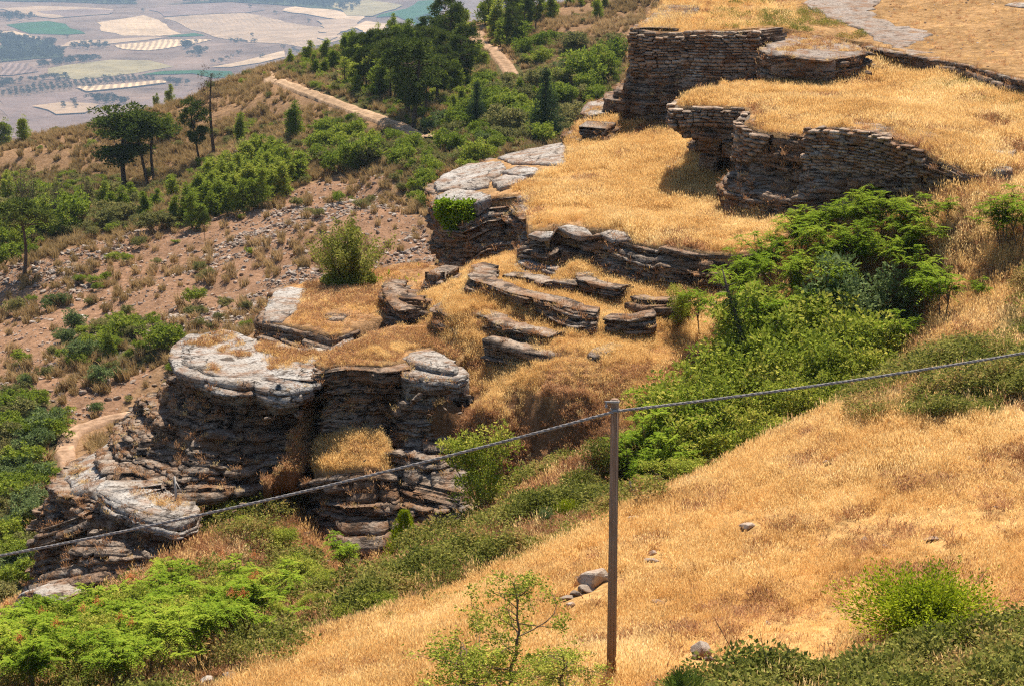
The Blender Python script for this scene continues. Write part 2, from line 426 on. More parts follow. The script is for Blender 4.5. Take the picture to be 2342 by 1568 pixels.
def H(x, y):
    x = np.asarray(x, float); y = np.asarray(y, float)
    z = _h0(x, y)
    d = np.hypot(x, y)
    tm = track_mask(x, y)
    amp = np.clip((d - 30) / 150, 0.15, 1.0) * (0.15 + 0.85 * tm)
    z = z + amp * (fbm(x * 0.12, y * 0.12, 3) - 0.5) * 1.6 + (fbm(x * 0.7, y * 0.7, 5, 3) - 0.5) * 0.30
    z = z + ledge_step(x, y)
    # gullies and lumps of the far hillside
    z = z + tm * np.clip((d - 100) / 30, 0, 1) * ((fbm(x * 0.33, y * 0.33, 19, 3) - 0.5) * 1.3)
    # crumbling bank under the dry slope: lumps and hollows
    bank = np.exp(-(((x - 0.8) / 3.4) ** 2 + ((y - 65.6) / 2.4) ** 2) ** 2)
    z = z + bank * ((fbm(x * 0.55, y * 0.75, 15, 4) - 0.5) * 2.4 + (np.abs(noise2(x * 1.7, y * 2.2, 16) - 0.5) - 0.25) * 0.9)
    # beyond the ridge the mountain side falls away to the plain
    fall = np.clip(y - (330 + 0.12 * x), 0, None)
    z = z - 0.006 * np.minimum(fall, 90) ** 2 - 0.8 * np.clip(fall - 90, 0, None)
    return np.maximum(z, -552)

def ground(vx, vy, dmin=36, dmax=420):
    """First ground point on the line of sight through (vx, vy)."""
    u = P(vx, vy, 1.0)
    ds = np.concatenate([np.arange(dmin, 110, 0.25), np.arange(110, dmax, 1.0)])
    p = u[None] * ds[:, None]
    below = p[:, 2] < H(p[:, 0], p[:, 1])
    i = int(np.argmax(below)) if below.any() else len(ds) - 1
    if i == 0: return p[0]
    lo, hi = ds[i - 1], ds[i]
    for _ in range(12):
        m = (lo + hi) / 2; q = u * m
        if q[2] < float(H(q[0:1], q[1:2])[0]): hi = m
        else: lo = m
    return u * hi

FIELD = [(380, 1640), (440, 1568), (560, 1532), (700, 1488), (900, 1418), (1150, 1283), (1430, 1163), (1560, 1100), (1750, 1008), (1900, 950), (2100, 960), (2342, 920), (2800, 850), (2800, 1420), (2250, 1480), (1900, 1520), (1700, 1545), (1570, 1565), (1480, 1620), (1300, 1750), (380, 1750)]
BRAMBLE_Z = [[(1480, 1620), (1570, 1560), (1700, 1540), (1900, 1515), (2250, 1475), (2342, 1450), (2800, 1420), (2800, 1900), (1300, 1900)],
             [(1900, 950), (1930, 880), (2050, 835), (2150, 805), (2250, 770), (2342, 640), (2800, 560), (2800, 870), (2342, 930), (2100, 965)],
             [(740, 1440), (860, 1320), (1000, 1262), (1100, 1195), (1250, 1120), (1420, 1035), (1560, 980), (1640, 1000), (1700, 1030), (1560, 1105), (1430, 1168), (1150, 1290), (900, 1425)],
             [(-400, 1700), (-400, 1440), (60, 1440), (200, 1400), (400, 1320), (600, 1260), (740, 1300), (760, 1440), (700, 1492), (440, 1575), (380, 1700)],
             [(500, 1120), (700, 1060), (690, 1130), (660, 1220), (560, 1240), (450, 1230)]]
DRYSLOPE = [(900, 985), (880, 800), (1000, 560), (1250, 560), (1750, 600), (1720, 680), (1500, 860), (1440, 1000), (1300, 1060), (1180, 1120), (1060, 1220), (940, 1240)]
BANK = [(930, 1000), (960, 880), (1060, 890), (1200, 900), (1420, 930), (1440, 1000), (1330, 1060), (1200, 1120), (1060, 1230), (920, 1270)]
SCREE = [(-200, 640), (100, 590), (240, 545), (420, 500), (560, 480), (680, 430), (840, 395), (880, 400), (860, 440), (960, 500), (1000, 580), (980, 640), (700, 660), (580, 760), (400, 780), (260, 960), (120, 960), (-200, 900)]
GREENZ = [[(-200, 470), (0, 400), (210, 400), (330, 420), (480, 370), (540, 290), (680, 300), (700, 420), (560, 480), (420, 500), (300, 525), (100, 560), (0, 590), (-200, 620)],
          [(640, 160), (740, 95), (900, 70), (1060, 50), (1110, 110), (1160, 170), (1200, 90), (1420, 90), (1440, 200), (1300, 340), (1140, 360), (990, 330), (850, 270), (740, 215)],
          [(690, 300), (760, 260), (860, 300), (1000, 330), (1140, 370), (1000, 400), (1000, 500), (930, 470), (900, 400), (780, 400), (720, 380)],
          [(-200, 880), (40, 880), (160, 960), (130, 1060), (150, 1100), (90, 1240), (60, 1480), (-200, 1480)],
          [(130, 780), (240, 740), (400, 750), (420, 800), (300, 850), (160, 860)]]

def zone_colour(x, y, z):
    vx, vy = proj(np.stack([x, y, z], -1))
    d = np.hypot(x, y)
    jx = (fbm(x * 0.5, y * 0.5, 21, 3) - 0.5) * np.clip(40 * 60 / np.maximum(d, 30), 8, 60)
    jy = (fbm(x * 0.5, y * 0.5, 31, 3) - 0.5) * np.clip(40 * 60 / np.maximum(d, 30), 8, 60)
    ax, ay = vx + jx, vy + jy
    c = np.empty(x.shape + (3,))
    near = d < 100
    n1 = fbm(x * 0.06, y * 0.06, 9, 4)[..., None]
    c[:] = np.array([0.245, 0.150, 0.078]) * (1 - n1) + np.array([0.33, 0.205, 0.115]) * n1
    c[inpoly(ax, ay, SCREE) & ~near] = (0.295, 0.175, 0.105)
    for g in GREENZ: c[inpoly(ax, ay, g) & ~near] = (0.115, 0.105, 0.045)
    c[near] = (0.20, 0.115, 0.05)
    c[near & inpoly(ax, ay, FIELD)] = (0.52, 0.315, 0.125)
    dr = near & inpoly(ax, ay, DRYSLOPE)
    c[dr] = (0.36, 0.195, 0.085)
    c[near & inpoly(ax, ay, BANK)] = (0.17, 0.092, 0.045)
    for g in BRAMBLE_Z: c[near & inpoly(ax, ay, g)] = (0.13, 0.10, 0.04)
    return c

xs = np.concatenate([np.linspace(-420, -130, 30)[:-1], np.arange(-130, -30, 1.6), np.arange(-30, 32, 0.42), np.arange(32, 80, 1.6), np.linspace(80, 420, 34)])
ys = np.concatenate([np.arange(22, 92, 0.42), np.arange(92, 150, 0.9), np.arange(150, 345, 1.5), np.linspace(345, 1150, 60)])
GX, GY = np.meshgrid(xs, ys)
GZ = H(GX, GY)
nx, ny = len(xs), len(ys)
V = np.stack([GX, GY, GZ], -1).reshape(-1, 3)
i0 = (np.arange(ny - 1)[:, None] * nx + np.arange(nx - 1)[None]).ravel()
F = np.stack([i0, i0 + 1, i0 + nx + 1, i0 + nx], 1)
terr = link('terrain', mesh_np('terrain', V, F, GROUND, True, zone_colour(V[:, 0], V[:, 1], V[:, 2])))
tag(terr, 'dry stony mountainside with golden field in front and wooded ridge behind', 'hillside', kind='structure')

# ------------------------------------------------------------------ layered limestone
FOOT_PTS = []
LEDGE_PTS = []          # places on ledges where dry tufts can sit

def resample(T, B, step):
    M = (T + B) / 2
    seg = np.hypot(*(M[1:, :2] - M[:-1, :2]).T)
    s = np.concatenate([[0], np.cumsum(np.maximum(seg, 0.05))])
    n = max(6, int(s[-1] / step))
    q = np.linspace(0, s[-1], n)
    ip = lambda A: np.stack([np.interp(q, s, A[:, k]) for k in range(3)], 1)
    return ip(T), ip(B), q

def cliff(name, label, cat, cols, thick=0.24, out=0.10, depth=1.6, profile=None, seed=0, mat=None, under=0.7, step=0.13, mass=0.36, group=None, tufts=0.55):
    """A face of bedded rock. cols: (top vx, vy, D, bottom vx, vy, D) from left to right. Each bed is its own child."""
    rng = np.random.default_rng(seed + 1000)
    cols = np.array(cols, float)
    T = np.array([P(*c[:3]) for c in cols]); B = np.array([P(*c[3:]) for c in cols])
    T, B, s = resample(T, B, step)
    if seed < 31:
        for j in np.nonzero(rng.random(len(B)) < 0.16)[0]: FOOT_PTS.append(B[j] + np.array([rng.normal(0, .3), -rng.uniform(0.1, 1.6), 0]))
    B[:, 2] -= under
    if seed >= 31: T[:, 2] += 0.46 if seed != 36 else 0.2
    M = (T + B) / 2
    t = np.gradient(M[:, :2], axis=0)
    k = np.ones(5) / 5
    for _ in range(2):
        for a in range(2):
            t[:, a] = np.convolve(np.pad(t[:, a], 2, 'edge'), k, 'valid')
    t /= np.linalg.norm(t, axis=1)[:, None] + 1e-9
    nrm = np.stack([t[:, 1], -t[:, 0], np.zeros(len(t))], 1)
    hmax = float((T[:, 2] - B[:, 2]).max())
    nl = max(2, int(round(hmax / thick)))
    w = rng.gamma(1.2, 0.8, nl) + 0.28; fr = np.concatenate([[0], np.cumsum(w / w.sum())])
    ctr = M.mean(0); ctr[2] = M[:, 2].min()
    root = bpy.data.objects.new(name, None); COL.objects.link(root); root.location = ctr
    tag(root, label, cat, group, 'thing')
    m = len(s)
    def blocks(lo, hi, sd, miss):
        off = np.zeros(m); cr = np.zeros(m); dz = np.zeros(m); pos = rng.uniform(-1, 0)
        while pos < s[-1]:
            ln = rng.uniform(lo, hi); sel = (s >= pos) & (s < pos + ln)
            off[sel] = rng.normal(0, sd) - (rng.uniform(1.5, 3.0) if rng.random() < miss else 0); dz[sel] = rng.normal(0, 0.022)
            cr[np.argmin(abs(s - pos - ln))] = rng.uniform(0.8, 2.2)
            pos += ln
        return off, cr, dz
    left = 0
    for li in range(nl):
        f0, f1 = fr[li], fr[li + 1]
        if left == 0:                      # a bench of several beds shares its vertical joints
            left = int(rng.integers(2, 6)); boff, bcr, _ = blocks(1.0, 3.4, 1.0, 0.10)
        left -= 1
        off, notch, dz = blocks(0.5, 3.0, 0.6, 0.06)
        o = out * (boff + off + rng.normal(0, 0.5)) - out * np.maximum(bcr * 1.3, notch * (rng.random() < 0.6))
        o = o + out * 0.9 * (noise2(s * 1.3, np.full(m, li * 0.9), seed) - 0.5) + 1.0 * out * (rng.random(m) - 0.5) * 0.8
        o = o + mass * (noise2(s * 0.33, np.full(m, f0 * 3.0), seed + 3) - 0.5) * 2
        if li == 0: o = np.maximum(o, -0.12)
        if profile is not None: o = o + profile(f0, s / s[-1])
        wv = lambda f: (noise2(s * 0.5, np.full(m, f * 2.0), seed + 11) - 0.5) * 0.20 + (noise2(s * 2.1, np.full(m, f * 5.0), seed + 12) - 0.5) * 0.05
        wav = wv(f0) + dz
        wav2 = wv(f1)
        top = T * (1 - f0) + B * f0; bot = T * (1 - f1) + B * f1
        hh = (top - bot)[:, 2:3]
        zt = np.array([[0, 0, 1.0]])
        up = wav[:, None] * zt * (0.3 if li == 0 else 1); up2 = (wav2[:, None] - 0.01) * zt
        po = nrm * o[:, None]
        rb = np.minimum(0.07, hh * 0.3)
        rough = (rng.random((m, 1)) - 0.5) * 0.09
        chip = rng.random((m, 1))
        rows = [top + po - nrm * depth + up - zt * 0.01,
                top + po - nrm * (0.05 + chip * 0.09) + up + zt * 0.008,
                top + po - nrm * 0.01 * chip + up - zt * rb * (0.15 + chip * 0.5),
                (top * 0.5 + bot * 0.5) + po + nrm * rough + (up + up2) / 2,
                bot + po - nrm * (0.005 + rng.random((m, 1)) * 0.05) + up2 + zt * rb * 0.25,
                bot + po - nrm * (0.20 + out) + up2,
                bot + po - nrm * depth + up2]
        R = len(rows)
        Vv = np.stack(rows, 1).reshape(-1, 3) - ctr
        a = (np.arange(m - 1)[:, None] * R + np.arange(R)[None]).ravel()
        bidx = (np.arange(m - 1)[:, None] * R + ((np.arange(R) + 1) % R)[None]).ravel()
        Fq = np.stack([a, a + R, bidx + R, bidx], 1)
        caps = [np.array([list(range(R))[::-1]]), np.array([[(m - 1) * R + q for q in range(R)]])]
        link('rock_layer', mesh_np('rock_layer', Vv, [Fq] + caps, mat or ROCK), root)
        if tufts > 0:
            for j in np.nonzero(rng.random(m) < tufts * 0.22)[0]:
                LEDGE_PTS.append(rows[1][j] + nrm[j] * 0.05)
    return root

def densify(poly, step):
    out = []
    n = len(poly)
    for i in range(n):
        a, b = poly[i], poly[(i + 1) % n]
        k = max(1, int(np.hypot(*(b - a)[:2]) / step))
        for j in range(k): out.append(a + (b - a) * j / k)
    return np.array(out)

CAPS = {}
def cap(key, name, label, poly, inner=(), step=0.55, mat=None, colour=(0.36, 0.19, 0.07), lift=0.03, inset=0.22, cat='terrace', kind='structure', thick=1.2, rough=0.12, parent=None):
    """A terrace top: a closed body with an uneven upper face inside the surveyed outline."""
    pts = np.array([P(*c) for c in poly]); inn = np.array([P(*c) for c in inner]).reshape(-1, 3)
    h = tps(np.concatenate([pts, inn]))
    rim = densify(pts, step)
    area = 0.5 * np.sum(rim[:, 0] * np.roll(rim[:, 1], -1) - np.roll(rim[:, 0], -1) * rim[:, 1])
    t = np.roll(rim, -1, 0) - np.roll(rim, 1, 0)
    nn = np.stack([t[:, 1], -t[:, 0]], 1); nn /= np.linalg.norm(nn, axis=1)[:, None] + 1e-9
    if area < 0: nn = -nn
    jit = inset * (0.35 + 1.3 * noise2(rim[:, 0] * 1.7, rim[:, 1] * 1.7, 4))
    R2 = rim[:, :2] - nn * jit[:, None]
    x0, y0 = R2.min(0); x1, y1 = R2.max(0)
    gx, gy = np.meshgrid(np.arange(x0, x1, step), np.arange(y0, y1, step))
    rng = np.random.default_rng(len(poly))
    gx = gx + (rng.random(gx.shape) - 0.5) * step * 0.5; gy = gy + (rng.random(gy.shape) - 0.5) * step * 0.5
    ins = inpoly(gx, gy, R2)
    Q = np.concatenate([R2, np.stack([gx[ins], gy[ins]], 1)])
    res = delaunay_2d_cdt([Vector(q) for q in Q], [], [list(range(len(R2)))], 1, 1e-5)
    v2 = np.array([list(v) for v in res[0]]); tri = [f for f in res[2] if len(f) == 3]
    hf = lambda x, y: h(x, y) + lift + (fbm(np.asarray(x) * 0.8, np.asarray(y) * 0.8, 8, 3) - 0.5) * rough
    z = hf(v2[:, 0], v2[:, 1])
    n = len(v2)
    Vt = np.column_stack([v2, z])
    Ft = np.array(tri)
    # skirt
    ec = {}
    for f in tri:
        for i in range(3):
            e = (f[i], f[(i + 1) % 3]); ec[tuple(sorted(e))] = ec.get(tuple(sorted(e)), []) + [e]
    be = [v[0] for v in ec.values() if len(v) == 1]
    Vb = Vt.copy(); Vb[:, 2] -= thick
    Vall = np.concatenate([Vt, Vb])
    Fs = np.array([[b, a, a + n, b + n] for a, b in be])
    Fb = Ft[:, ::-1] + n
    nzv = fbm(Vall[:, 0] * 0.5, Vall[:, 1] * 0.5, 17, 3)[:, None]
    col = np.array(colour) * (0.7 + 0.6 * nzv)
    o = link(name, mesh_np(name, Vall, [Ft, Fs, Fb], mat or GROUND, False, col), parent)
    if parent is None: tag(o, label, cat, kind=kind)
    CAPS[key] = (np.array(R2), hf)
    return o

def tops(cols): return [tuple(c[:3]) for c in cols]

# ---- rear cliff with the tall dry stone wall
R_C = [(1500, 10, 112, 1440, 200, 114), (1452, 55, 105.5, 1408, 240, 107), (1446, 66, 103, 1396, 275, 103), (1500, 78, 102.5, 1480, 280, 102), (1566, 76, 102.3, 1545, 278, 101.5),
       (1574, 72, 102, 1565, 275, 101.4), (1650, 74, 101, 1650, 262, 100.5), (1732, 72, 100, 1735, 195, 99.2)]
cliff('rock_cliff', 'tall shaded limestone cliff below the highest dry stone wall', 'cliff', R_C, 0.20, 0.12, 2.2, lambda f, u: -0.25 + 0.55 * np.clip((f - 0.45) / 0.2, 0, 1), 1)
R2A = [(1385, 222, 108, 1380, 300, 108), (1332, 238, 106, 1322, 300, 106), (1322, 258, 104, 1318, 302, 104), (1345, 268, 102.5, 1345, 302, 102.3), (1388, 258, 102, 1392, 296, 102)]
cliff('rock_cliff', 'small pale stepped rock beside the foot of the tall rear cliff', 'rock', R2A, 0.26, 0.14, 1.6, None, 2)
R2B = [(1372, 262, 106, 1360, 330, 106), (1312, 288, 104, 1302, 370, 104), (1298, 308, 101.5, 1296, 374, 101), (1330, 322, 99.8, 1335, 372, 98.8), (1385, 300, 99, 1395, 338, 98.4), (1415, 280, 100, 1420, 300, 100)]
cliff('rock_cliff', 'shaded bedded rock step above the pale slabs at the drop', 'rock', R2B, 0.24, 0.13, 1.6, None, 3)
cap('r2a', 'rock_top', 'pale top of small stepped rock by rear cliff', [c[:3] for c in R2A] + [(1410, 235, 106)], step=0.4, mat=SLAB, cat='rock', kind='structure')
cap('r2b', 'rock_top', 'grassy top of bedded rock step', [c[:3] for c in R2B] + [(1440, 265, 103), (1400, 245, 106)], step=0.4, cat='rock')

# ---- middle terrace
ML = [(1135, 362, 103, 1120, 470, 104), (998, 414, 98, 1002, 500, 99), (988, 442, 95, 994, 560, 95.5), (1000, 470, 92.5, 1010, 582, 92), (1060, 482, 91, 1075, 572, 89.7), (1120, 455, 91, 1120, 547, 88.8),
      (1175, 450, 90, 1172, 542, 88), (1196, 500, 85, 1196, 560, 84)]
cliff('rock_cliff', 'shaded bedded cliff under pale slabs at end of middle terrace', 'cliff', ML, 0.15, 0.12, 2.0, None, 4)
M1 = [(1192, 575, 83, 1196, 606, 83), (1203, 538, 81.2, 1200, 603, 80.4), (1262, 541, 80.4, 1262, 611, 79.6), (1274, 518, 81, 1290, 614, 79.4), (1350, 540, 80, 1360, 621, 79), (1368, 532, 80, 1375, 622, 78.9), (1440, 558, 79.2, 1440, 633, 78.3),
      (1505, 574, 78.5, 1500, 651, 77.8), (1512, 562, 78.4, 1515, 653, 77.5), (1600, 582, 77.8, 1600, 658, 77), (1690, 587, 77.5, 1685, 662, 76.9), (1770, 575, 77.5, 1770, 640, 77)]
cliff('rock_ledge', 'long bedded limestone ledge along front of the middle grass terrace', 'rock ledge', M1, 0.13, 0.11, 1.8, None, 5)
cap('m', 'terrace_ground', 'golden middle terrace below the walls', [(1135, 362, 103), (998, 414, 98), (988, 442, 95), (1000, 470, 92.5), (1060, 482, 91), (1120, 455, 91), (1175, 450, 90), (1200, 500, 84.5)] + [c[:3] for c in M1[1:]] +
    [(1850, 500, 81.5), (1750, 420, 88), (1700, 250, 102), (1540, 250, 104), (1420, 250, 106), (1290, 328, 105)],
    [(1500, 420, 90), (1540, 300, 100), (1400, 300, 101.5), (1330, 420, 92), (1350, 480, 86), (1600, 500, 84)], colour=(0.44, 0.265, 0.125))
M2 = [(1178, 448, 90, 1180, 470, 89.5), (1200, 450, 88.8, 1200, 485, 87.5), (1250, 474, 87, 1250, 500, 86), (1310, 490, 85.6, 1310, 512, 84.9), (1345, 498, 85, 1345, 514, 84.6)]
cliff('rock_ledge', 'short pale broken ledge in the grass behind the long ledge', 'rock ledge', M2, 0.16, 0.12, 0.8, None, 6, SLAB)
cliff('rock_ledge', 'low dark ledge half buried in mid terrace grass', 'rock ledge', [(1275, 412, 93.5, 1272, 440, 92.5), (1290, 413, 93, 1290, 444, 91.5), (1340, 420, 92, 1340, 438, 91.3), (1400, 408, 92.5, 1400, 420, 92)], 0.18, 0.12, 0.8, None, 7, None, 0.4)

# ---- upper terrace with the corner and long walls
S2A = [(1640, 195, 98, 1610, 300, 98), (1560, 228, 92, 1548, 350, 92), (1540, 240, 89.6, 1535, 402, 89.6), (1546, 250, 88.6, 1540, 418, 88.5), (1580, 245, 88.6, 1580, 428, 88.2), (1640, 247, 88.2, 1640, 434, 87.4), (1700, 249, 87.5, 1676, 442, 86.6), (1712, 262, 86.8, 1690, 445, 86)]
cliff('rock_cliff', 'dark hollow rock face under the corner wall of upper terrace', 'cliff', S2A, 0.19, 0.13, 2.2, lambda f, u: -0.18 - 1.7 * np.clip((f - 0.28) / 0.08, 0, 1) * np.clip((u - 0.32) * 8, 0, 1) * np.clip((0.93 - u) * 9, 0, 1), 8)
S2B = [(1712, 255, 86.8, 1690, 440, 86), (1692, 280, 84.8, 1662, 447, 84.6), (1720, 300, 83.8, 1668, 472, 83.2), (1765, 306, 83, 1740, 487, 82.2), (1843, 312, 82.1, 1838, 502, 81.1), (1850, 294, 81.6, 1850, 502, 80.7), (1900, 291, 81, 1900, 502, 80.1), (1990, 303, 80, 1990, 492, 79.3),
       (2060, 326, 79, 2060, 467, 78.5), (2110, 346, 78.3, 2120, 450, 77.9), (2150, 372, 77.8, 2160, 440, 77.4), (2200, 400, 77.4, 2200, 430, 77.2), (2240, 408, 77.4, 2240, 420, 77.3)]
cliff('rock_cliff', 'long dark bedded rock face below the curving wall of upper terrace', 'cliff', S2B, 0.18, 0.13, 2.2, lambda f, u: -0.30 + 0.45 * np.clip((f - 0.42) / 0.2, 0, 1), 9)
cap('s2', 'terrace_ground', 'golden upper terrace held up by stone walls', [c[:3] for c in S2A[1:7]] + [c[:3] for c in S2B] +
    [(2342, 392, 79), (2500, 372, 79), (2600, 250, 86), (2342, 200, 92), (2200, 160, 97), (2000, 120, 103), (1960, 135, 101), (1900, 150, 100), (1760, 180, 99.5), (1640, 195, 98)],
    [(1900, 220, 94), (2050, 180, 98), (2200, 240, 91), (2342, 300, 85), (2000, 260, 86), (1750, 240, 90), (2150, 320, 81.5)], colour=(0.44, 0.265, 0.125))
S1B = [(1738, 108, 99.5, 1735, 180, 99.5), (1737, 118, 98, 1735, 188, 98.2), (1760, 130, 96.8, 1755, 188, 97), (1800, 127, 96.6, 1800, 180, 96.8), (1850, 137, 96, 1850, 168, 96.3), (1900, 140, 96, 1900, 158, 96.3), (1960, 130, 97.6, 1960, 142, 97.7), (1990, 118, 99, 1990, 126, 99)]
cliff('rock_ledge', 'pale flat topped ledge between rear wall and grassy upper terrace', 'rock ledge', S1B, 0.20, 0.12, 1.8, None, 10)
cap('s1b', 'rock_top', 'pale flat rock shelf with thin brown edge', [c[:3] for c in S1B] + [(1985, 108, 101), (1880, 82, 105), (1800, 62, 108), (1755, 60, 108)], mat=PATHM, step=0.5, inset=0.3, cat='rock')
S1 = [(1985, 100, 104, 1990, 120, 103.5), (1995, 107, 101.5, 2000, 124, 101.2), (2050, 118, 99.5, 2050, 138, 99.2), (2100, 130, 98, 2100, 152, 97.7), (2200, 148, 95, 2200, 174, 94.7), (2342, 188, 90, 2342, 217, 89.7), (2500, 225, 86, 2500, 255, 85.7)]
cliff('rock_ledge', 'low shaded ledge along the edge of the topmost plateau', 'rock ledge', S1, 0.22, 0.12, 1.6, None, 11)
cap('s1', 'terrace_ground', 'dry topmost plateau with pale stony path', [(1452, 55, 105.5), (1448, 66, 103.3), (1500, 78, 102.8), (1566, 76, 102.5), (1650, 74, 101.2), (1740, 66, 101), (1755, 62, 104), (1880, 85, 104.5), (1985, 100, 103)] + [c[:3] for c in S1[1:]] + [(2700, 180, 88), (2700, -60, 122), (1700, -60, 130), (1540, -30, 122), (1490, 15, 112)],
    [(2000, 40, 112), (2300, 60, 108)], colour=(0.40, 0.24, 0.11))
SL = [(2140, 186, 97.5, 2140, 200, 97.5), (2118, 198, 95.5, 2118, 216, 95.3), (2165, 212, 93.8, 2165, 228, 93.6), (2250, 220, 92, 2250, 238, 91.8), (2342, 230, 90, 2342, 248, 89.8), (2480, 238, 88.5, 2480, 255, 88.3)]
cliff('rock_ledge', 'thin curved stone ledge in grass near top right plateau', 'rock ledge', SL, 0.13, 0.07, 0.9, None, 12, SLAB, 0.3)
SL2 = [(2205, 238, 91, 2205, 250, 90.8), (2270, 243, 89.6, 2270, 258, 89.4), (2342, 250, 88.4, 2342, 268, 88.2), (2480, 262, 86, 2480, 280, 85.8)]
cliff('rock_ledge', 'dark low ledge just below the thin curved stone ledge', 'rock ledge', SL2, 0.15, 0.08, 0.8, None, 13, None, 0.3)

# ---- lower terraces at the left
A1 = [(640, 655, 83.5, 620, 700, 83), (608, 690, 80.8, 590, 722, 80.5), (584, 737, 77.6, 581, 757, 77.2), (600, 742, 77, 600, 764, 76.4), (640, 748, 76.5, 640, 777, 76), (700, 763, 75.6, 700, 802, 75), (760, 778, 74.9, 742, 808, 74.6), (800, 765, 75.2, 790, 796, 74.8), (830, 755, 75.6, 826, 772, 75.3)]
cliff('rock_ledge', 'pale shelf of bedded rock above the big overhanging slab', 'rock ledge', A1, 0.20, 0.12, 1.8, None, 14)
cap('a1', 'terrace_ground', 'dry grass shelf with pale rock rim', [c[:3] for c in A1] + [(880, 735, 76.9), (960, 712, 78.6), (1020, 670, 81), (1030, 610, 85), (920, 600, 86), (720, 645, 84.5)], [(850, 690, 79)], colour=(0.40, 0.235, 0.115))
cliff('rock_block', 'small stacked rock block standing on the pale shelf', 'rock', [(758, 708, 78.5, 755, 738, 78.4), (743, 718, 77.4, 742, 748, 77.2), (742, 727, 76.9, 742, 756, 76.6), (790, 735, 76.3, 790, 760, 76), (800, 724, 77, 800, 745, 77)], 0.14, 0.09, 0.9, None, 15, None, 0.3)
A2S = [(440, 762, 78, 440, 785, 78), (402, 792, 76.8, 404, 815, 76.6), (397, 815, 75.2, 400, 845, 74.9), (412, 846, 73.4, 418, 872, 73), (480, 862, 72.2, 482, 888, 71.8), (568, 872, 71.7, 570, 898, 71.3), (575, 868, 71.8, 576, 895, 71.4), (640, 886, 71.2, 640, 912, 70.8), (700, 873, 71.6, 698, 900, 71.2), (722, 836, 73.2, 722, 862, 73)]
cliff('rock_slab', 'broad overhanging pale slab capping the lower left cliff', 'rock slab', A2S, 0.24, 0.10, 2.4, lambda f, u: 0.30 - 0.25 * f, 16, SLAB, 0.25, mass=0.3)
cap('a2', 'rock_top', 'broad flat pale slab with dry grass along the back', [c[:3] for c in A2S] + [(790, 800, 74.8), (800, 790, 75.2), (700, 790, 75.6), (600, 768, 77.3), (510, 752, 78.6)], step=0.35, mat=SLAB, inset=0.34, cat='rock', rough=0.3)
A2U = [(400, 818, 77, 262, 960, 79), (405, 850, 75.2, 250, 1005, 76.5), (425, 872, 73.8, 262, 1070, 72.2), (480, 888, 72.6, 380, 1118, 69.6), (570, 898, 72, 500, 1112, 69.8), (640, 912, 71.6, 600, 1092, 70.6), (695, 900, 71.9, 690, 1077, 71.6), (722, 862, 73.6, 722, 1050, 73.2)]
cliff('rock_cliff', 'steep dark bedded cliff under the broad overhanging slab', 'cliff', A2U, 0.125, 0.16, 2.6, lambda f, u: -0.55 * np.clip(1 - f * 2.2, 0, 1), 17, None, 0.6, mass=0.5)
L0 = [(262, 1005, 80, 200, 1080, 80), (180, 1052, 78, 108, 1180, 78.5), (132, 1098, 75.5, 98, 1195, 75.5), (150, 1128, 73.2, 110, 1240, 73), (232, 1150, 70.8, 200, 1255, 70.4), (300, 1130, 70.6, 290, 1230, 70.3)]
cliff('rock_cliff', 'pale rounded bedded rock shoulder at lower left edge of cliff', 'cliff', L0, 0.12, 0.14, 2.4, lambda f, u: 0.25 * f, 18, None, 0.5, mass=0.45)
cap('l0', 'rock_top', 'pale sloping rock shoulder', [c[:3] for c in L0[:5]] + [(250, 1100, 72.2), (262, 1040, 76)], step=0.4, mat=SLAB, cat='rock', rough=0.3)
L1 = [(238, 1098, 71.4, 238, 1115, 71.2), (222, 1124, 69.9, 228, 1145, 69.6), (262, 1150, 68.9, 264, 1172, 68.6), (335, 1174, 68.2, 335, 1198, 67.9), (402, 1188, 68, 402, 1214, 67.7), (442, 1172, 68.6, 440, 1198, 68.4), (452, 1152, 69.6, 452, 1178, 69.4)]
cliff('rock_slab', 'jutting grey slab halfway down the lower left cliff', 'rock slab', L1, 0.20, 0.07, 2.2, lambda f, u: 0.12 - 0.1 * f, 19, SLAB, 0.2, mass=0.12)
cap('l1', 'rock_top', 'flat top of jutting grey slab with dry weeds', [c[:3] for c in L1] + [(450, 1130, 70.4), (380, 1120, 70.6), (300, 1105, 71.2)], step=0.4, mat=SLAB, inset=0.1, cat='rock', rough=0.15)
L2 = [(92, 1215, 76, 10, 1440, 74), (120, 1202, 72.5, 60, 1432, 69.8), (200, 1172, 70.4, 135, 1424, 67.6), (262, 1178, 69.3, 230, 1375, 66.6), (335, 1202, 68.8, 330, 1312, 67.2), (402, 1216, 68.7, 365, 1275, 68.2), (450, 1190, 69.9, 445, 1235, 69.3)]
cliff('rock_cliff', 'lowest bulging foot of bedded rock above the green thicket', 'cliff', L2, 0.115, 0.15, 2.6, lambda f, u: 0.35 * math.sin(f * 3.0), 20, None, 0.6, mass=0.55)
LF = [(-40, 1440, 74, -60, 1475, 74), (10, 1425, 70, 0, 1470, 69.5), (60, 1350, 69, 50, 1425, 67.8), (100, 1345, 67.8, 110, 1420, 66.6), (140, 1370, 66.8, 150, 1415, 66.2)]
cliff('rock_block', 'squat pale boulder of bedded rock at the cliff foot, lowest left', 'rock', LF, 0.25, 0.16, 1.6, None, 21, SLAB, 0.6)
A3 = [(716, 830, 75, 738, 985, 75), (712, 838, 72.8, 726, 1002, 72.8), (728, 852, 71.7, 742, 1012, 71.2), (800, 840, 71.7, 805, 990, 70.7), (870, 843, 71.7, 880, 975, 70.6), (932, 834, 72.2, 940, 982, 71)]
cliff('rock_cliff', 'dark upright bedded cliff at centre left below trampled grass', 'cliff', A3, 0.13, 0.13, 2.2, lambda f, u: -0.12 * math.sin(f * 6), 22, None, 0.7, mass=0.4)
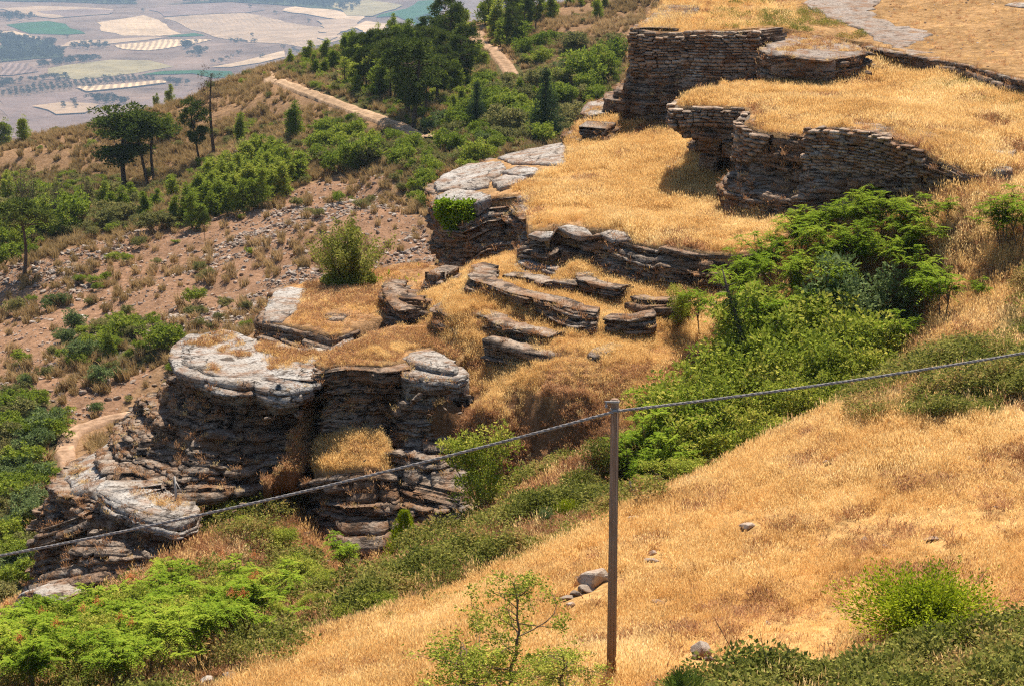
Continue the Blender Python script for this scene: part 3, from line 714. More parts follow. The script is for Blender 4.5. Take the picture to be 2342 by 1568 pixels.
cap('a3', 'terrace_ground', 'trampled dry grass shelf above the centre left cliff', [c[:3] for c in A3] + [(955, 845, 72.2), (1055, 842, 72.4), (1100, 790, 74), (1000, 742, 75.6), (900, 742, 75.8), (830, 762, 75.2), (770, 798, 74)], [(880, 790, 74)], thick=0.3, colour=(0.44, 0.265, 0.125))
A3L = [(745, 1075, 74, 700, 1190, 73.4), (702, 1100, 71, 668, 1215, 70.6), (732, 1092, 69.9, 705, 1220, 69.2), (800, 1086, 69.5, 785, 1292, 67.7), (865, 1080, 69.3, 870, 1292, 67.1), (910, 1085, 69.4, 925, 1262, 66.8)]
cliff('rock_cliff', 'dark lower cliff mass beneath a shelf of bright dry grass', 'cliff', A3L, 0.15, 0.15, 2.6, lambda f, u: 0.15 * math.sin(f * 5), 23, None, 0.7, mass=0.55)
A3R = [(868, 1020, 71.6, 872, 1090, 71), (880, 995, 70.7, 890, 1110, 69.6), (915, 985, 70.4, 920, 1128, 68.9), (970, 988, 70.3, 985, 1150, 68.1), (1040, 1000, 70, 1050, 1140, 67.8), (1085, 1020, 70, 1095, 1110, 68.4)]
cliff('rock_cliff', 'dark rock hollow right of the bright grass shelf', 'cliff', A3R, 0.15, 0.15, 2.2, lambda f, u: -0.25 + 0.2 * math.sin(f * 4), 27, None, 0.5, mass=0.5)
A3Q = [(885, 1105, 69.8, 890, 1292, 67.6), (925, 1128, 68.7, 930, 1268, 66.6), (1000, 1148, 67.9, 1005, 1248, 66.2), (1050, 1138, 67.6, 1075, 1200, 66), (1090, 1115, 68, 1100, 1160, 67)]
cliff('rock_cliff', 'lowest dark rock shoulder above the conical juniper', 'cliff', A3Q, 0.15, 0.15, 2.2, None, 28, None, 0.5, mass=0.5)
cap('a3l', 'terrace_ground', 'small sloping shelf of bright dry grass between two cliffs', [c[:3] for c in A3L] + [(905, 1030, 70.3), (890, 972, 70.9), (800, 984, 71.2), (742, 1008, 71.8), (735, 1040, 73)], [], step=0.35, colour=(0.44, 0.265, 0.125))
A4T = [(938, 805, 73.6, 938, 818, 73.5), (924, 818, 72.7, 926, 830, 72.6), (936, 829, 72, 938, 842, 71.9), (985, 843, 71.3, 985, 856, 71.2), (1040, 851, 71, 1040, 864, 70.9), (1050, 838, 71.6, 1050, 850, 71.6)]
cliff('rock_slab', 'flat grey table slab on top of the rock pedestal', 'rock slab', A4T, 0.12, 0.05, 1.4, None, 24, SLAB, 0.1, mass=0.05)
cap('a4', 'rock_top', 'top of grey table slab', [c[:3] for c in A4T] + [(1020, 812, 72.8), (985, 798, 73.8)], step=0.35, mat=SLAB, inset=0.06, cat='rock', rough=0.08)
A4M = [(930, 835, 72.4, 926, 862, 72.3), (914, 848, 71.6, 912, 870, 71.4), (925, 859, 71.1, 925, 884, 70.9), (980, 869, 70.7, 980, 893, 70.5), (1050, 869, 70.7, 1050, 887, 70.5), (1076, 856, 71.2, 1072, 870, 71)]
cliff('rock_slab', 'wider grey slab under the table slab of the pedestal', 'rock slab', A4M, 0.14, 0.06, 1.4, None, 25, SLAB, 0.1, mass=0.08)
cap('a4m', 'rock_top', 'top of wider grey slab', [c[:3] for c in A4M] + [(1060, 840, 72), (960, 820, 73)], step=0.35, mat=SLAB, inset=0.06, cat='rock', rough=0.08)
A4B = [(942, 868, 72.2, 915, 962, 72), (915, 878, 71.5, 880, 966, 71.2), (927, 886, 71, 888, 980, 70.5), (980, 894, 70.6, 942, 988, 70), (1038, 890, 70.6, 992, 978, 70.1), (1058, 880, 71, 1030, 925, 70.7)]
cliff('rock_cliff', 'narrow leaning rock pedestal of thin beds at centre', 'rock', A4B, 0.15, 0.12, 1.8, lambda f, u: -0.12, 26)

# ---- ledges and blocks scattered on the dry slope
def plus(t, dy, dD=0.35): return [(*c, c[0], c[1] + dy, c[2] - dD) for c in t]
cliff('rock_ledge', 'long broken ledge crossing middle of the dry slope', 'rock ledge', E1, 0.10, 0.09, 0.9, None, 31, None, 0.4)
cap('e1', 'rock_top', 'pale block top on long broken ledge', [(1110, 625, 80.4), (1085, 632, 79.9), (1062, 655, 77.9), (1070, 667, 77.3), (1140, 690, 75.9), (1145, 670, 77), (1120, 645, 79)], step=0.35, mat=SLAB, inset=0.04, cat='rock', thick=0.4)
cliff('rock_ledge', 'square pale block and ledge just above the table slab', 'rock ledge', E2, 0.10, 0.09, 0.9, None, 32, None, 0.4)
cap('e2', 'rock_top', 'white square block top', [(1018, 710, 76.9), (994, 728, 75.6), (992, 738, 74.9), (1030, 753, 74.4), (1046, 760, 74.2), (1086, 742, 74.8), (1060, 724, 76)], step=0.35, mat=SLAB, inset=0.04, cat='rock', thick=0.4)
cliff('rock_block', 'small rock corner poking from grass, second from the bushy shrub', 'rock', [(1008, 630, 82, 1008, 650, 82), (976, 643, 80.8, 974, 666, 80.5), (975, 650, 80.2, 975, 672, 79.9), (1000, 656, 79.6, 1000, 672, 79.4), (1016, 650, 80, 1016, 664, 80)], 0.14, 0.08, 0.7, None, 33, None, 0.3)
cliff('rock_ledge', 'short curved ledge left of the square pale block', 'rock ledge', plus(E3, 28), 0.10, 0.08, 0.8, None, 34, None, 0.3)
cliff('rock_block', 'low rock block with grass top between curved ledge and square block', 'rock', plus(E4, 30), 0.11, 0.08, 0.8, None, 35, None, 0.3)
cliff('rock_ledge', 'narrow pale slab edge under the long terrace ledge', 'rock ledge', plus(E5, 14, 0.2), 0.13, 0.06, 0.7, None, 36, SLAB, 0.3)
cliff('rock_ledge', 'dark ridge of rock in grass below the long terrace ledge', 'rock ledge', plus(E6, 22), 0.10, 0.09, 0.7, None, 37, None, 0.3)
cliff('rock_block', 'small rounded ledge with grass cap beside the dark ridge', 'rock', plus(E7, 20), 0.10, 0.08, 0.7, None, 38, None, 0.3)
cliff('rock_ledge', 'dark low outcrop under weeds right of the dry slope', 'rock ledge', plus(E8, 20), 0.10, 0.09, 0.7, None, 39, None, 0.3)

cliff('rock_ledge', 'low dark ledge in long grass right of the table slab', 'rock ledge', plus(E10, 22), 0.10, 0.10, 0.8, None, 42, None, 0.3)
cliff('rock_ledge', 'short low ledge under weeds right of the long broken ledge', 'rock ledge', plus(E11, 18), 0.09, 0.10, 0.8, None, 43, None, 0.3)
cliff('rock_ledge', 'short broken ledge behind the long broken ledge', 'rock ledge', plus(E12, 20), 0.09, 0.10, 0.8, None, 44, None, 0.3)
cap('gully', 'gully_ground', 'brown scrubby gully between the two lower cliffs', [(690, 905, 72.8), (726, 900, 74.6), (732, 1000, 73.2), (730, 1060, 72), (690, 1085, 70.4), (596, 1105, 69.2), (640, 1015, 70.2), (662, 950, 71.2)], [(690, 1000, 71.6)], step=0.22, colour=(0.19, 0.10, 0.05), inset=0.15, rough=1.1, thick=0.8)

# ------------------------------------------------------------------ dry stone walls
def stone_meshes(n, rounding=0.35, seed=5):
    out = []
    rng = np.random.default_rng(seed)
    g = [-0.5, 0.0, 0.5]
    base = [(x, y, z) for x in g for y in g for z in g if not (x == 0 and y == 0 and z == 0)]
    idx = {b: i for i, b in enumerate(base)}
    faces = []
    for ax in range(3):
        for sgn in (-0.5, 0.5):
            o = [a for a in range(3) if a != ax]
            for i in range(2):
                for j in range(2):
                    q = []
                    for di, dj in ((0, 0), (1, 0), (1, 1), (0, 1)):
                        v = [0, 0, 0]; v[ax] = sgn; v[o[0]] = g[i + di]; v[o[1]] = g[j + dj]; q.append(idx[tuple(v)])
                    if (sgn > 0) != (ax == 1): faces.append(q)
                    else: faces.append(q[::-1])
    for k in range(n):
        V = np.array(base, float)
        r = np.linalg.norm(V, axis=1, keepdims=True)
        V = V * (1 - rounding * np.clip(r - 0.5, 0, 1) / r * 1.1)
        V += rng.normal(0, 0.045, V.shape)
        out.append(mesh_np('stone', V, np.array(faces), STONE))
    return out
STONES = stone_meshes(10)

def wall(name, label, path, heights, sl, sh, seed, maxn=300, push=0.12, ragged=0.5, batter=0.06):
    rng = np.random.default_rng(seed)
    pts = np.array([P(*p) for p in path]); hs = np.array(heights, float)
    seg = np.hypot(*(pts[1:, :2] - pts[:-1, :2]).T); s = np.concatenate([[0], np.cumsum(seg)])
    at = lambda q: np.array([np.interp(q, s, pts[:, k]) for k in range(3)])
    hat = lambda q: float(np.interp(q, s, hs))
    ctr = pts.mean(0); ctr[2] -= hs.max()
    root = bpy.data.objects.new(name, None); COL.objects.link(root); root.location = ctr
    tag(root, label, 'stone wall', kind='thing')
    def frame(q):
        a, b = at(max(0, q - 0.15)), at(min(s[-1], q + 0.15)); t = b - a; t[2] = 0; t /= np.linalg.norm(t)
        return t, np.array([t[1], -t[0], 0])
    # earth and rubble core behind the stones
    q = np.linspace(0, s[-1], max(8, int(s[-1] / 0.3)))
    rows = []
    for x in q:
        t, n = frame(x); p = at(x); h = hat(x) + 0.25
        d = np.array([0, 0, 1.0])
        rows.append([p - n * 0.6 - d * 0.10, p + n * (push - 0.16) - d * 0.10, p + n * (push - 0.12 + batter) - d * h, p - n * 0.6 - d * h])
    A = np.array(rows); m = len(q)
    Vv = A.reshape(-1, 3) - ctr
    i = (np.arange(m - 1)[:, None] * 4 + np.arange(4)[None]).ravel(); j = (np.arange(m - 1)[:, None] * 4 + ((np.arange(4) + 1) % 4)[None]).ravel()
    link('wall_core', mesh_np('wall_core', Vv, [np.stack([i, i + 4, j + 4, j], 1), np.array([[3, 2, 1, 0], [4 * m - 4, 4 * m - 3, 4 * m - 2, 4 * m - 1]])], COREM), root)
    n_st = 0
    depth = 0.0
    hmax = hs.max()
    while depth < hmax and n_st < maxn:
        ch = sh * rng.uniform(0.7, 1.35)
        x = rng.uniform(-0.2, 0.0)
        while x < s[-1] and n_st < maxn:
            ln = sl * rng.uniform(0.55, 1.6)
            xc = np.clip(x + ln / 2, 0, s[-1])
            if depth + ch * 0.6 < hat(xc) and not (depth == 0 and rng.random() < ragged):
                t, n = frame(xc); p = at(xc)
                c = p + n * (push + batter * depth / hmax + rng.normal(0, 0.025)) - np.array([0, 0, depth + ch / 2 + rng.normal(0, 0.008)])
                link('stone', STONES[rng.integers(len(STONES))], root, c - ctr, (rng.normal(0, 0.06), rng.normal(0, 0.05), math.atan2(t[1], t[0]) + rng.normal(0, 0.08)), (ln * 1.02, 0.34 * rng.uniform(0.8, 1.2), ch * 1.0))
                n_st += 1
            x += ln
        depth += ch
    return root
COREM = rock_material('wall_earth', (0.13, 0.095, 0.065), (0.10, 0.07, 0.045), (0.045, 0.032, 0.024), 0.55, 0.5)

wall('dry_stone_wall', 'highest dry stone wall with many thin courses atop tall rear cliff', [(1447, 64, 103.1), (1500, 76, 102.6), (1566, 74, 102.4), (1574, 70, 102.1), (1650, 72, 101.1), (1732, 70, 100.1)], [2.2, 2.3, 2.0, 2.3, 2.3, 2.3], 0.40, 0.155, 51, 300)
wall('dry_stone_wall', 'short corner wall of flat stones above the dark hollow', [(1560, 226, 92.2), (1541, 238, 89.7), (1547, 247, 88.7), (1600, 243, 88.5), (1640, 244, 88.3), (1702, 246, 87.6)], [0.6, 0.8, 0.8, 0.85, 0.9, 0.9], 0.36, 0.13, 52, 170)
wall('dry_stone_wall', 'tumbled middle stretch of wall between corner wall and curving wall', [(1712, 255, 86.8), (1693, 278, 84.9), (1720, 297, 83.9), (1760, 304, 83.1)], [1.5, 1.7, 1.3, 0.5], 0.38, 0.16, 53, 110)
wall('dry_stone_wall', 'long curving dry stone wall above the green ailanthus thicket', [(1850, 291, 81.7), (1900, 288, 81.1), (1990, 300, 80.1), (2060, 323, 79.1), (2112, 344, 78.4)], [1.7, 1.75, 1.7, 1.45, 1.0], 0.36, 0.145, 54, 300)

# ------------------------------------------------------------------ plates, boulders, tracks
def hitf(h, vx, vy, d0=36, d1=130):
    u = P(vx, vy, 1.0)
    lo, hi = d0, d1
    for _ in range(40):
        m = (lo + hi) / 2
        if u[2] * m < float(h(np.array([u[0] * m]), np.array([u[1] * m]))[0]): hi = m
        else: lo = m
    return u * hi

def plate(name, label, poly_v, h, up=0.15, thick=0.45, mat=None, cat='rock slab', step=0.3, rough=0.10, kind=None, group=None, edge=0.10):
    pts = np.array([hitf(h, *p) for p in poly_v])
    rim = densify(pts, step)
    rng = np.random.default_rng(int(abs(pts[0, 0] * 1000)) % 9999)
    R2 = rim[:, :2] + rng.normal(0, edge * 0.5, (len(rim), 2))
    c = R2.mean(0)
    inner = c + (R2 - c) * 0.93
    gx, gy = np.meshgrid(np.arange(R2[:, 0].min(), R2[:, 0].max(), step), np.arange(R2[:, 1].min(), R2[:, 1].max(), step))
    gx = gx + (rng.random(gx.shape) - .5) * step * .5; gy = gy + (rng.random(gx.shape) - .5) * step * .5
    ins = inpoly(gx, gy, inner)
    Q = np.concatenate([inner, np.stack([gx[ins], gy[ins]], 1)])
    res = delaunay_2d_cdt([Vector(q) for q in Q], [], [list(range(len(inner)))], 1, 1e-5)
    v2 = np.array([list(v) for v in res[0]]); tri = np.array([f for f in res[2] if len(f) == 3])
    z = h(v2[:, 0], v2[:, 1]) + up * 0.6 + (fbm(v2[:, 0] * 1.3, v2[:, 1] * 1.3, 6, 3) - 0.5) * rough
    Vt = np.column_stack([v2, z])
    ec = {}
    for f in tri:
        for i in range(3):
            e = (f[i], f[(i + 1) % 3]); k = tuple(sorted(e)); ec[k] = ec.get(k, []) + [e]
    be = [v[0] for v in ec.values() if len(v) == 1]
    bv = sorted({a for e in be for a in e}); mp = {a: i for i, a in enumerate(bv)}
    n = len(Vt)
    rows = [Vt]
    prev = {a: a for a in bv}; Fs = [tri]; base = n
    for grow, dz in ((1.03, 0.18), (1.035, 0.55), (1.0, 1.0)):
        W = Vt[bv].copy(); W[:, :2] = c + (W[:, :2] - c) * grow; W[:, 2] -= thick * dz * (0.8 + 0.4 * rng.random(len(bv)))
        rows.append(W); cur = {a: base + mp[a] for a in bv}
        Fs.append(np.array([[prev[b], prev[a], cur[a], cur[b]] for a, b in be])); prev = cur; base += len(bv)
    Vall = np.concatenate(rows); o0 = np.array([c[0], c[1], Vall[:, 2].min()])
    o = link(name, mesh_np(name, Vall - o0, Fs, mat or SLAB), None, o0)
    tag(o, label, cat, group, kind or 'thing')
    return o

hm = CAPS['m'][1]
plate('rock_slab', 'large pale pinkish slab at outer end of middle terrace', [(990, 424), (1013, 404), (1070, 378), (1147, 374), (1160, 387), (1150, 402), (1122, 418), (1119, 432), (1083, 438), (1038, 437), (996, 444)], hm, 0.22, 0.5)
plate('rock_slab', 'farthest pale slab hanging over the wooded drop', [(1133, 366), (1210, 345), (1280, 329), (1296, 332), (1294, 383), (1238, 381), (1168, 379)], hm, 0.20, 0.5)
plate('rock_slab', 'white flat slab above the bright green ivy', [(992, 456), (1041, 438), (1105, 446), (1126, 457), (1098, 472), (1060, 478), (1010, 472)], hm, 0.30, 0.55)
plate('rock_slab', 'small white slab on the back of the large pinkish slab', [(1150, 401), (1185, 387), (1235, 395), (1230, 405), (1195, 411)], hm, 0.34, 0.4)
plate('rock_slab', 'small white slab at inner edge of the large pinkish slab', [(1122, 420), (1154, 408), (1206, 412), (1192, 428), (1143, 440)], hm, 0.32, 0.45)
plate('rock_slab', 'white slab on the long ledge, nearest its corner', [(1278, 520), (1300, 514), (1345, 524), (1360, 540), (1330, 545), (1290, 535)], hm, 0.06, 0.16)
plate('rock_slab', 'white slab on the long ledge, right of the corner slab', [(1368, 534), (1395, 527), (1438, 535), (1450, 550), (1400, 553)], hm, 0.06, 0.16)
plate('rock_slab', 'white broken slab on block at corner of long ledge', [(1206, 540), (1225, 530), (1262, 533), (1262, 545), (1235, 552)], hm, 0.06, 0.16)
ha1 = CAPS['a1'][1]
plate('rock_slab', 'pale rock rim on left edge of the grassy shelf', [(606, 700), (625, 668), (668, 657), (705, 662), (690, 690), (672, 720), (640, 742), (600, 738)], ha1, 0.10, 0.35)
plate('rock_slab', 'thin flat white stone beside the bushy shrub', [(866, 616), (885, 606), (930, 612), (920, 622), (880, 626)], H, 0.22, 0.4)
plate('rock_slab', 'tilted grey slab lying alone on the dry slope', [(1338, 822), (1350, 808), (1400, 793), (1425, 796), (1400, 816), (1362, 830)], H, 0.28, 0.5)
plate('rock_slab', 'pale rounded lip of rock at the front of trampled shelf', [(740, 812), (755, 795), (790, 778), (800, 785), (770, 808), (750, 826)], CAPS['a3'][1], 0.12, 0.4)
hs2 = CAPS['s2'][1]
plate('rock_slab', 'flat grey stone at right end of the upper terrace', [(2255, 362), (2270, 351), (2318, 352), (2322, 366), (2280, 372)], hs2, 0.30, 0.45)
plate('rock_slab', 'lowest of the three grey stones beside upper terrace', [(2266, 398), (2290, 388), (2318, 392), (2312, 404)], hs2, 0.25, 0.4)
plate('rock_slab', 'middle of the three grey stones beside upper terrace', [(2268, 384), (2290, 376), (2318, 379), (2310, 387)], hs2, 0.22, 0.35)
hs1 = CAPS['s1'][1]
plate('stony_path', 'pale stony path bending across the topmost plateau', [(1832, 8), (1880, -25), (2030, -25), (1992, 25), (2006, 40), (2060, 62), (2118, 74), (2128, 86), (2066, 114), (2010, 98), (1975, 72), (1890, 42)], hs1, 0.07, 0.3, mat=PATHM, cat='path', kind='structure', rough=0.15, step=0.5, edge=0.3)
plate('rock_slab', 'pale flat rock at upper right corner of plateau', [(2295, 14), (2320, 6), (2360, 10), (2350, 20)], hs1, 0.10, 0.3)
plate('rock_slab', 'pale flat rock on plateau above the rear wall', [(1620, 0), (1660, -12), (1720, -8), (1700, 4)], hs1, 0.15, 0.3)

def hull_rock(seed, flat=0.6, n=16):
    import bmesh
    rng = np.random.default_rng(seed)
    bm = bmesh.new()
    for _ in range(n):
        v = rng.normal(0, 1, 3); v /= np.linalg.norm(v); v *= rng.uniform(0.8, 1.0)
        bm.verts.new((v[0] * 0.5, v[1] * 0.42, v[2] * 0.5 * flat))
    r = bmesh.ops.convex_hull(bm, input=bm.verts)
    bmesh.ops.delete(bm, geom=list({e for e in list(r['geom_interior']) + list(r['geom_unused']) if isinstance(e, bmesh.types.BMVert)}), context='VERTS')
    bmesh.ops.bevel(bm, geom=list(bm.edges), offset=0.03, segments=1, affect='EDGES')
    me = bpy.data.meshes.new('boulder'); bm.to_mesh(me); bm.free(); me.materials.append(RUBBLE)
    return me
BOULD = [hull_rock(70 + i, 0.45 + 0.1 * (i % 4), 12 + 2 * (i % 3)) for i in range(6)]

BOULDER_PTS = []
def boulder(label, vx, vy, wpx, seed, flat=1.0, name='boulder', near=True, sink=0.25):
    p = ground(vx, vy, 36, 400)
    w = wpx * (1.5 if np.linalg.norm(p) < 70 else 1.0) * np.linalg.norm(p) / FPX
    BOULDER_PTS.append((p[0], p[1], w))
    rng = np.random.default_rng(seed)
    o = link(name, BOULD[seed % 6], None, p + np.array([0, 0, w * flat * 0.10]), (rng.normal(0, 0.15), rng.normal(0, 0.15), rng.uniform(0, 6)), (w, w * rng.uniform(0.8, 1.2), w * flat))
    tag(o, label, 'boulder')
    return o
boulder('white boulder at edge of the brambles by the fan palm', 1600, 1500, 52, 3, 1.2)
boulder('small white stone touching the boulder by the fan palm', 1622, 1508, 20, 4)
boulder('largest block in stone heap left of the pole', 1362, 1336, 62, 1, 1.3)
boulder('stone behind the largest block of the heap by the pole', 1385, 1326, 30, 2)
boulder('long flat stone below the largest block by the pole', 1345, 1352, 40, 5, 0.7)
boulder('pale stone at lower end of heap left of the pole', 1295, 1372, 30, 0)
boulder('middle stone in the heap left of the pole', 1318, 1362, 34, 2, 0.8)
boulder('lowest stone of the heap left of the pole', 1305, 1386, 22, 1)
boulder('small dark stone right of the pole in dry grass', 1492, 1268, 20, 3)
boulder('flat pale stone right of the pole in dry grass', 1490, 1282, 28, 4, 0.6)
boulder('pale stone alone in grass low right of pole', 1505, 1380, 26, 5, 0.7)
boulder('lone pale stone at top of the golden field', 1893, 1062, 24, 2)
boulder('weathered stone half sunk in middle of golden field', 1712, 1205, 32, 1, 0.7)
boulder('stone lying right of the half sunk one in golden field', 2130, 1234, 30, 0, 0.6)
boulder('white stone at very bottom edge of the golden field', 470, 1560, 34, 3, 0.8)
boulder('flat white stone near bottom edge of golden field', 530, 1548, 36, 5, 0.5)
boulder('pale stone above brambles at field edge beside black stake', 1452, 1186, 24, 4, 0.8)
boulder('pair of pale rocks below the scree, larger one', 190, 900, 26, 1, 1.1)
boulder('pair of pale rocks below the scree, smaller one', 205, 893, 20, 2)
boulder('large pale rock on scree above the leafy tree', 520, 692, 44, 3, 0.8)

TRACK_PTS = []
def ribbon(name, label, pts_v, width, h, colour, lift=0.06, smooth=6):
    q = np.array([ground(*p) for p in pts_v])
    k = np.linspace(0, 1, len(q)); kk = np.linspace(0, 1, len(q) * smooth)
    # Catmull-Rom through the surveyed points
    pts = []
    for i in range(len(q) - 1):
        p0, p1, p2, p3 = q[max(i - 1, 0)], q[i], q[i + 1], q[min(i + 2, len(q) - 1)]
        for t in np.linspace(0, 1, smooth, endpoint=False):
            pts.append(0.5 * (2 * p1 + (p2 - p0) * t + (2 * p0 - 5 * p1 + 4 * p2 - p3) * t * t + (3 * p1 - p0 - 3 * p2 + p3) * t ** 3))
    pts.append(q[-1]); A = np.array(pts)
    t = np.gradient(A[:, :2], axis=0); t /= np.linalg.norm(t, axis=1)[:, None] + 1e-9
    n = np.stack([t[:, 1], -t[:, 0]], 1)
    TRACK_PTS.append((A[:, :2], width))
    offs = np.array([-1, -0.75, -0.45, -0.15, 0.15, 0.45, 0.75, 1]) * width / 2
    XY = A[:, None, :2] + n[:, None] * (offs[None, :, None] + (noise2(A[:, 0:1] * 0.9 + offs * 3, A[:, 1:2] * 0.9, 2)[..., None] - 0.5) * 0.25)
    Z = h(XY[..., 0], XY[..., 1]) + lift
    Z[:, [0, -1]] -= lift * 2.5
    Vv = np.concatenate([XY, Z[..., None]], -1).reshape(-1, 3)
    m, w = len(A), len(offs)
    i = (np.arange(m - 1)[:, None] * w + np.arange(w - 1)[None]).ravel()
    rut = np.array([0.8, 1, 1.12, 0.95, 0.95, 1.12, 1, 0.8])
    col = (np.array(colour)[None, None] * rut[None, :, None] * np.ones((m, 1, 1))).reshape(-1, 3)
    o = link(name, mesh_np(name, Vv, np.stack([i, i + 1, i + w + 1, i + w], 1), TRACKM, True, col))
    tag(o, label, 'track', kind='structure')
ribbon('dirt_track', 'pale dirt track coming over the ridge past the young pines', TRACKS_V[0], 2.0, H, (0.42, 0.285, 0.175), 0.3)
ribbon('dirt_track', 'narrow footpath climbing through the pines at top centre', TRACKS_V[1], 2.3, H, (0.40, 0.265, 0.165), 0.25)
ribbon('dirt_track', 'curving dirt track behind the lower left cliff', TRACKS_V[2], 1.5, H, (0.38, 0.25, 0.16), 0.25)

# ------------------------------------------------------------------ pole and cable
def tube(pts, radii, sides=8, cap_ends=True):
    pts = np.asarray(pts, float); n = len(pts)
    radii = np.broadcast_to(radii, (n,)).astype(float)
    t = np.gradient(pts, axis=0); t /= np.linalg.norm(t, axis=1)[:, None] + 1e-12
    ref = np.array([0.31, 0.95, 0.05]); ref = np.where(abs(t @ ref)[:, None] > 0.95, np.array([1.0, 0, 0.1]), ref)
    a = np.cross(t, ref); a /= np.linalg.norm(a, axis=1)[:, None]; b = np.cross(t, a)
    th = np.arange(sides) / sides * 2 * np.pi
    Vv = pts[:, None] + radii[:, None, None] * (a[:, None] * np.cos(th)[None, :, None] + b[:, None] * np.sin(th)[None, :, None])
    i = (np.arange(n - 1)[:, None] * sides + np.arange(sides)[None]).ravel(); j = (np.arange(n - 1)[:, None] * sides + ((np.arange(sides) + 1) % sides)[None]).ravel()
    F = [np.stack([i, i + sides, j + sides, j], 1)]
    if cap_ends and sides > 4:
        F += [np.array([list(range(sides))]), np.array([[(n - 1) * sides + k for k in range(sides)][::-1]])]
    return Vv.reshape(-1, 3), F

def join(parts):
    Vs, Fs, o = [], [], 0
    for V_, F_ in parts:
        F_ = F_ if isinstance(F_, list) else [F_]
        Vs.append(V_); Fs += [np.asarray(f) + o for f in F_]; o += len(V_)
    by = {}
    for f in Fs:
        if len(f): by.setdefault(f.shape[1], []).append(f)
    return np.concatenate(Vs), [np.concatenate(v) for v in by.values()]

pbase = ground(1398, 1545) - np.array([0, 0, 0.3])
_lo, _hi = 0.0, 12.0
for _ in range(40):
    _m = (_lo + _hi) / 2
    if proj(pbase + np.array([0, 0, _m]))[1] > 912: _lo = _m
    else: _hi = _m
ptop = pbase + np.array([0, 0, _hi])
pole = bpy.data.objects.new('utility_pole', None); COL.objects.link(pole); pole.location = pbase
tag(pole, 'slim brown utility pole standing in the golden field', 'pole')
hp = ptop[2] - pbase[2]
Vv, Ff = tube([(0, 0, 0), (0, 0, hp * 0.5), (0, 0, hp * 0.985), (0, 0, hp)], [0.100, 0.090, 0.080, 0.072], 10)
link('shaft', mesh_np('shaft', Vv, Ff, POLEM), pole)
for sx in (-0.045, 0.045):
    Vv, Ff = tube([(sx * 1.15, -0.088, 0), (sx * 0.85, -0.064, hp * 0.97)], [0.016, 0.013], 6)
    link('rib', mesh_np('rib', Vv, Ff, POLEM), pole)
Vv, Ff = join([tube([(-0.20, -0.07, hp - 0.035), (0.05, -0.09, hp - 0.035)], [0.022, 0.022], 8), tube([(-0.17, -0.075, hp - 0.035), (-0.17, -0.09, hp - 0.15)], [0.018, 0.014], 8), tube([(-0.17, -0.085, hp - 0.10), (-0.17, -0.09, hp - 0.15)], [0.03, 0.024], 8)])
link('bracket', mesh_np('bracket', Vv, Ff, METAL), pole)
for dz in (0.05, 0.20):
    Vv, Ff = tube([(0, 0, hp - dz - 0.02), (0, 0, hp - dz + 0.02)], [0.088, 0.088], 12)
    link('steel_band', mesh_np('steel_band', Vv, Ff, METAL), pole)
Vv, Ff = join([tube([(-0.04, -0.13, hp - 0.205), (0.03, -0.13, hp - 0.195)], [0.03, 0.03], 8)])
link('cable_clamp', mesh_np('cable_clamp', Vv, Ff, METAL), pole)

catt = np.array([ptop[0], ptop[1] - 0.145, ptop[2] - 0.20])
def span(a, b, sag, n):
    t = np.linspace(0, 1, n)[:, None]
    c = a + (b - a) * t
    c[:, 2] -= 4 * sag * (t * (1 - t))[:, 0]
    return c
dp = float(np.linalg.norm(ptop)); ca = P(-600, 1370, dp + 5.5); cb = P(3300, 610, dp + 9)
c1 = span(ca, catt, 0.30, 520); c2 = span(catt, cb, 0.28, 520)
cl = np.concatenate([c1, c2[1:]])
L = np.concatenate([[0], np.cumsum(np.linalg.norm(np.diff(cl, axis=0), axis=1))])
cable = bpy.data.objects.new('overhead_cable', None); COL.objects.link(cable); cable.location = catt
tag(cable, 'twisted grey overhead cable slung across the whole view from the pole', 'cable')
tt = np.gradient(cl, axis=0); tt /= np.linalg.norm(tt, axis=1)[:, None]
aa = np.cross(tt, np.array([0, 0, 1.0])); aa /= np.linalg.norm(aa, axis=1)[:, None]; bb = np.cross(tt, aa)
for k in range(3):
    ph = L / 0.36 * 2 * np.pi + k * 2 * np.pi / 3
    off = 0.0155 * (aa * np.cos(ph)[:, None] + bb * np.sin(ph)[:, None])
    Vv, Ff = tube(cl + off - catt, 0.0150, 6)
    link('cable_strand', mesh_np('cable_strand', Vv, Ff, CABLEM, True), cable)

def stick(name, label, pts, r0, r1, mat, cat, extra=()):
    pts = np.array(pts); n = len(pts)
    parts = [tube(pts - pts[0], np.linspace(r0, r1, n), 6)]
    for a, b, ra in extra: parts.append(tube([np.array(a) - pts[0], np.array(b) - pts[0]], [ra, ra * 0.5], 5))
    Vv, Ff = join(parts)
    o = link(name, mesh_np(name, Vv, Ff, mat), None, pts[0]); tag(o, label, cat)
stick('wooden_post', 'bleached upright stick on the jutting slab', [P(403, 1150, 69.6), P(402, 1120, 69.6), P(399, 1088, 69.6)], 0.06, 0.035, DEADWOOD, 'post', [(P(402, 1100, 69.6), P(418, 1128, 69.4), 0.02)])
stick('black_stake', 'thin black leaning stake in brambles right of the pole', [P(1460, 1162, 57.6), P(1451, 1135, 57.8), P(1440, 1100, 58)], 0.05, 0.04, DARKWOOD, 'stake')
stick('fallen_branch', 'bleached branch lying on the grassy shelf', [P(820, 720, 77.8), P(838, 705, 78.7), P(855, 683, 80)], 0.04, 0.015, DEADWOOD, 'branch', [(P(838, 705, 78.7), P(870, 690, 79.6), 0.02)])

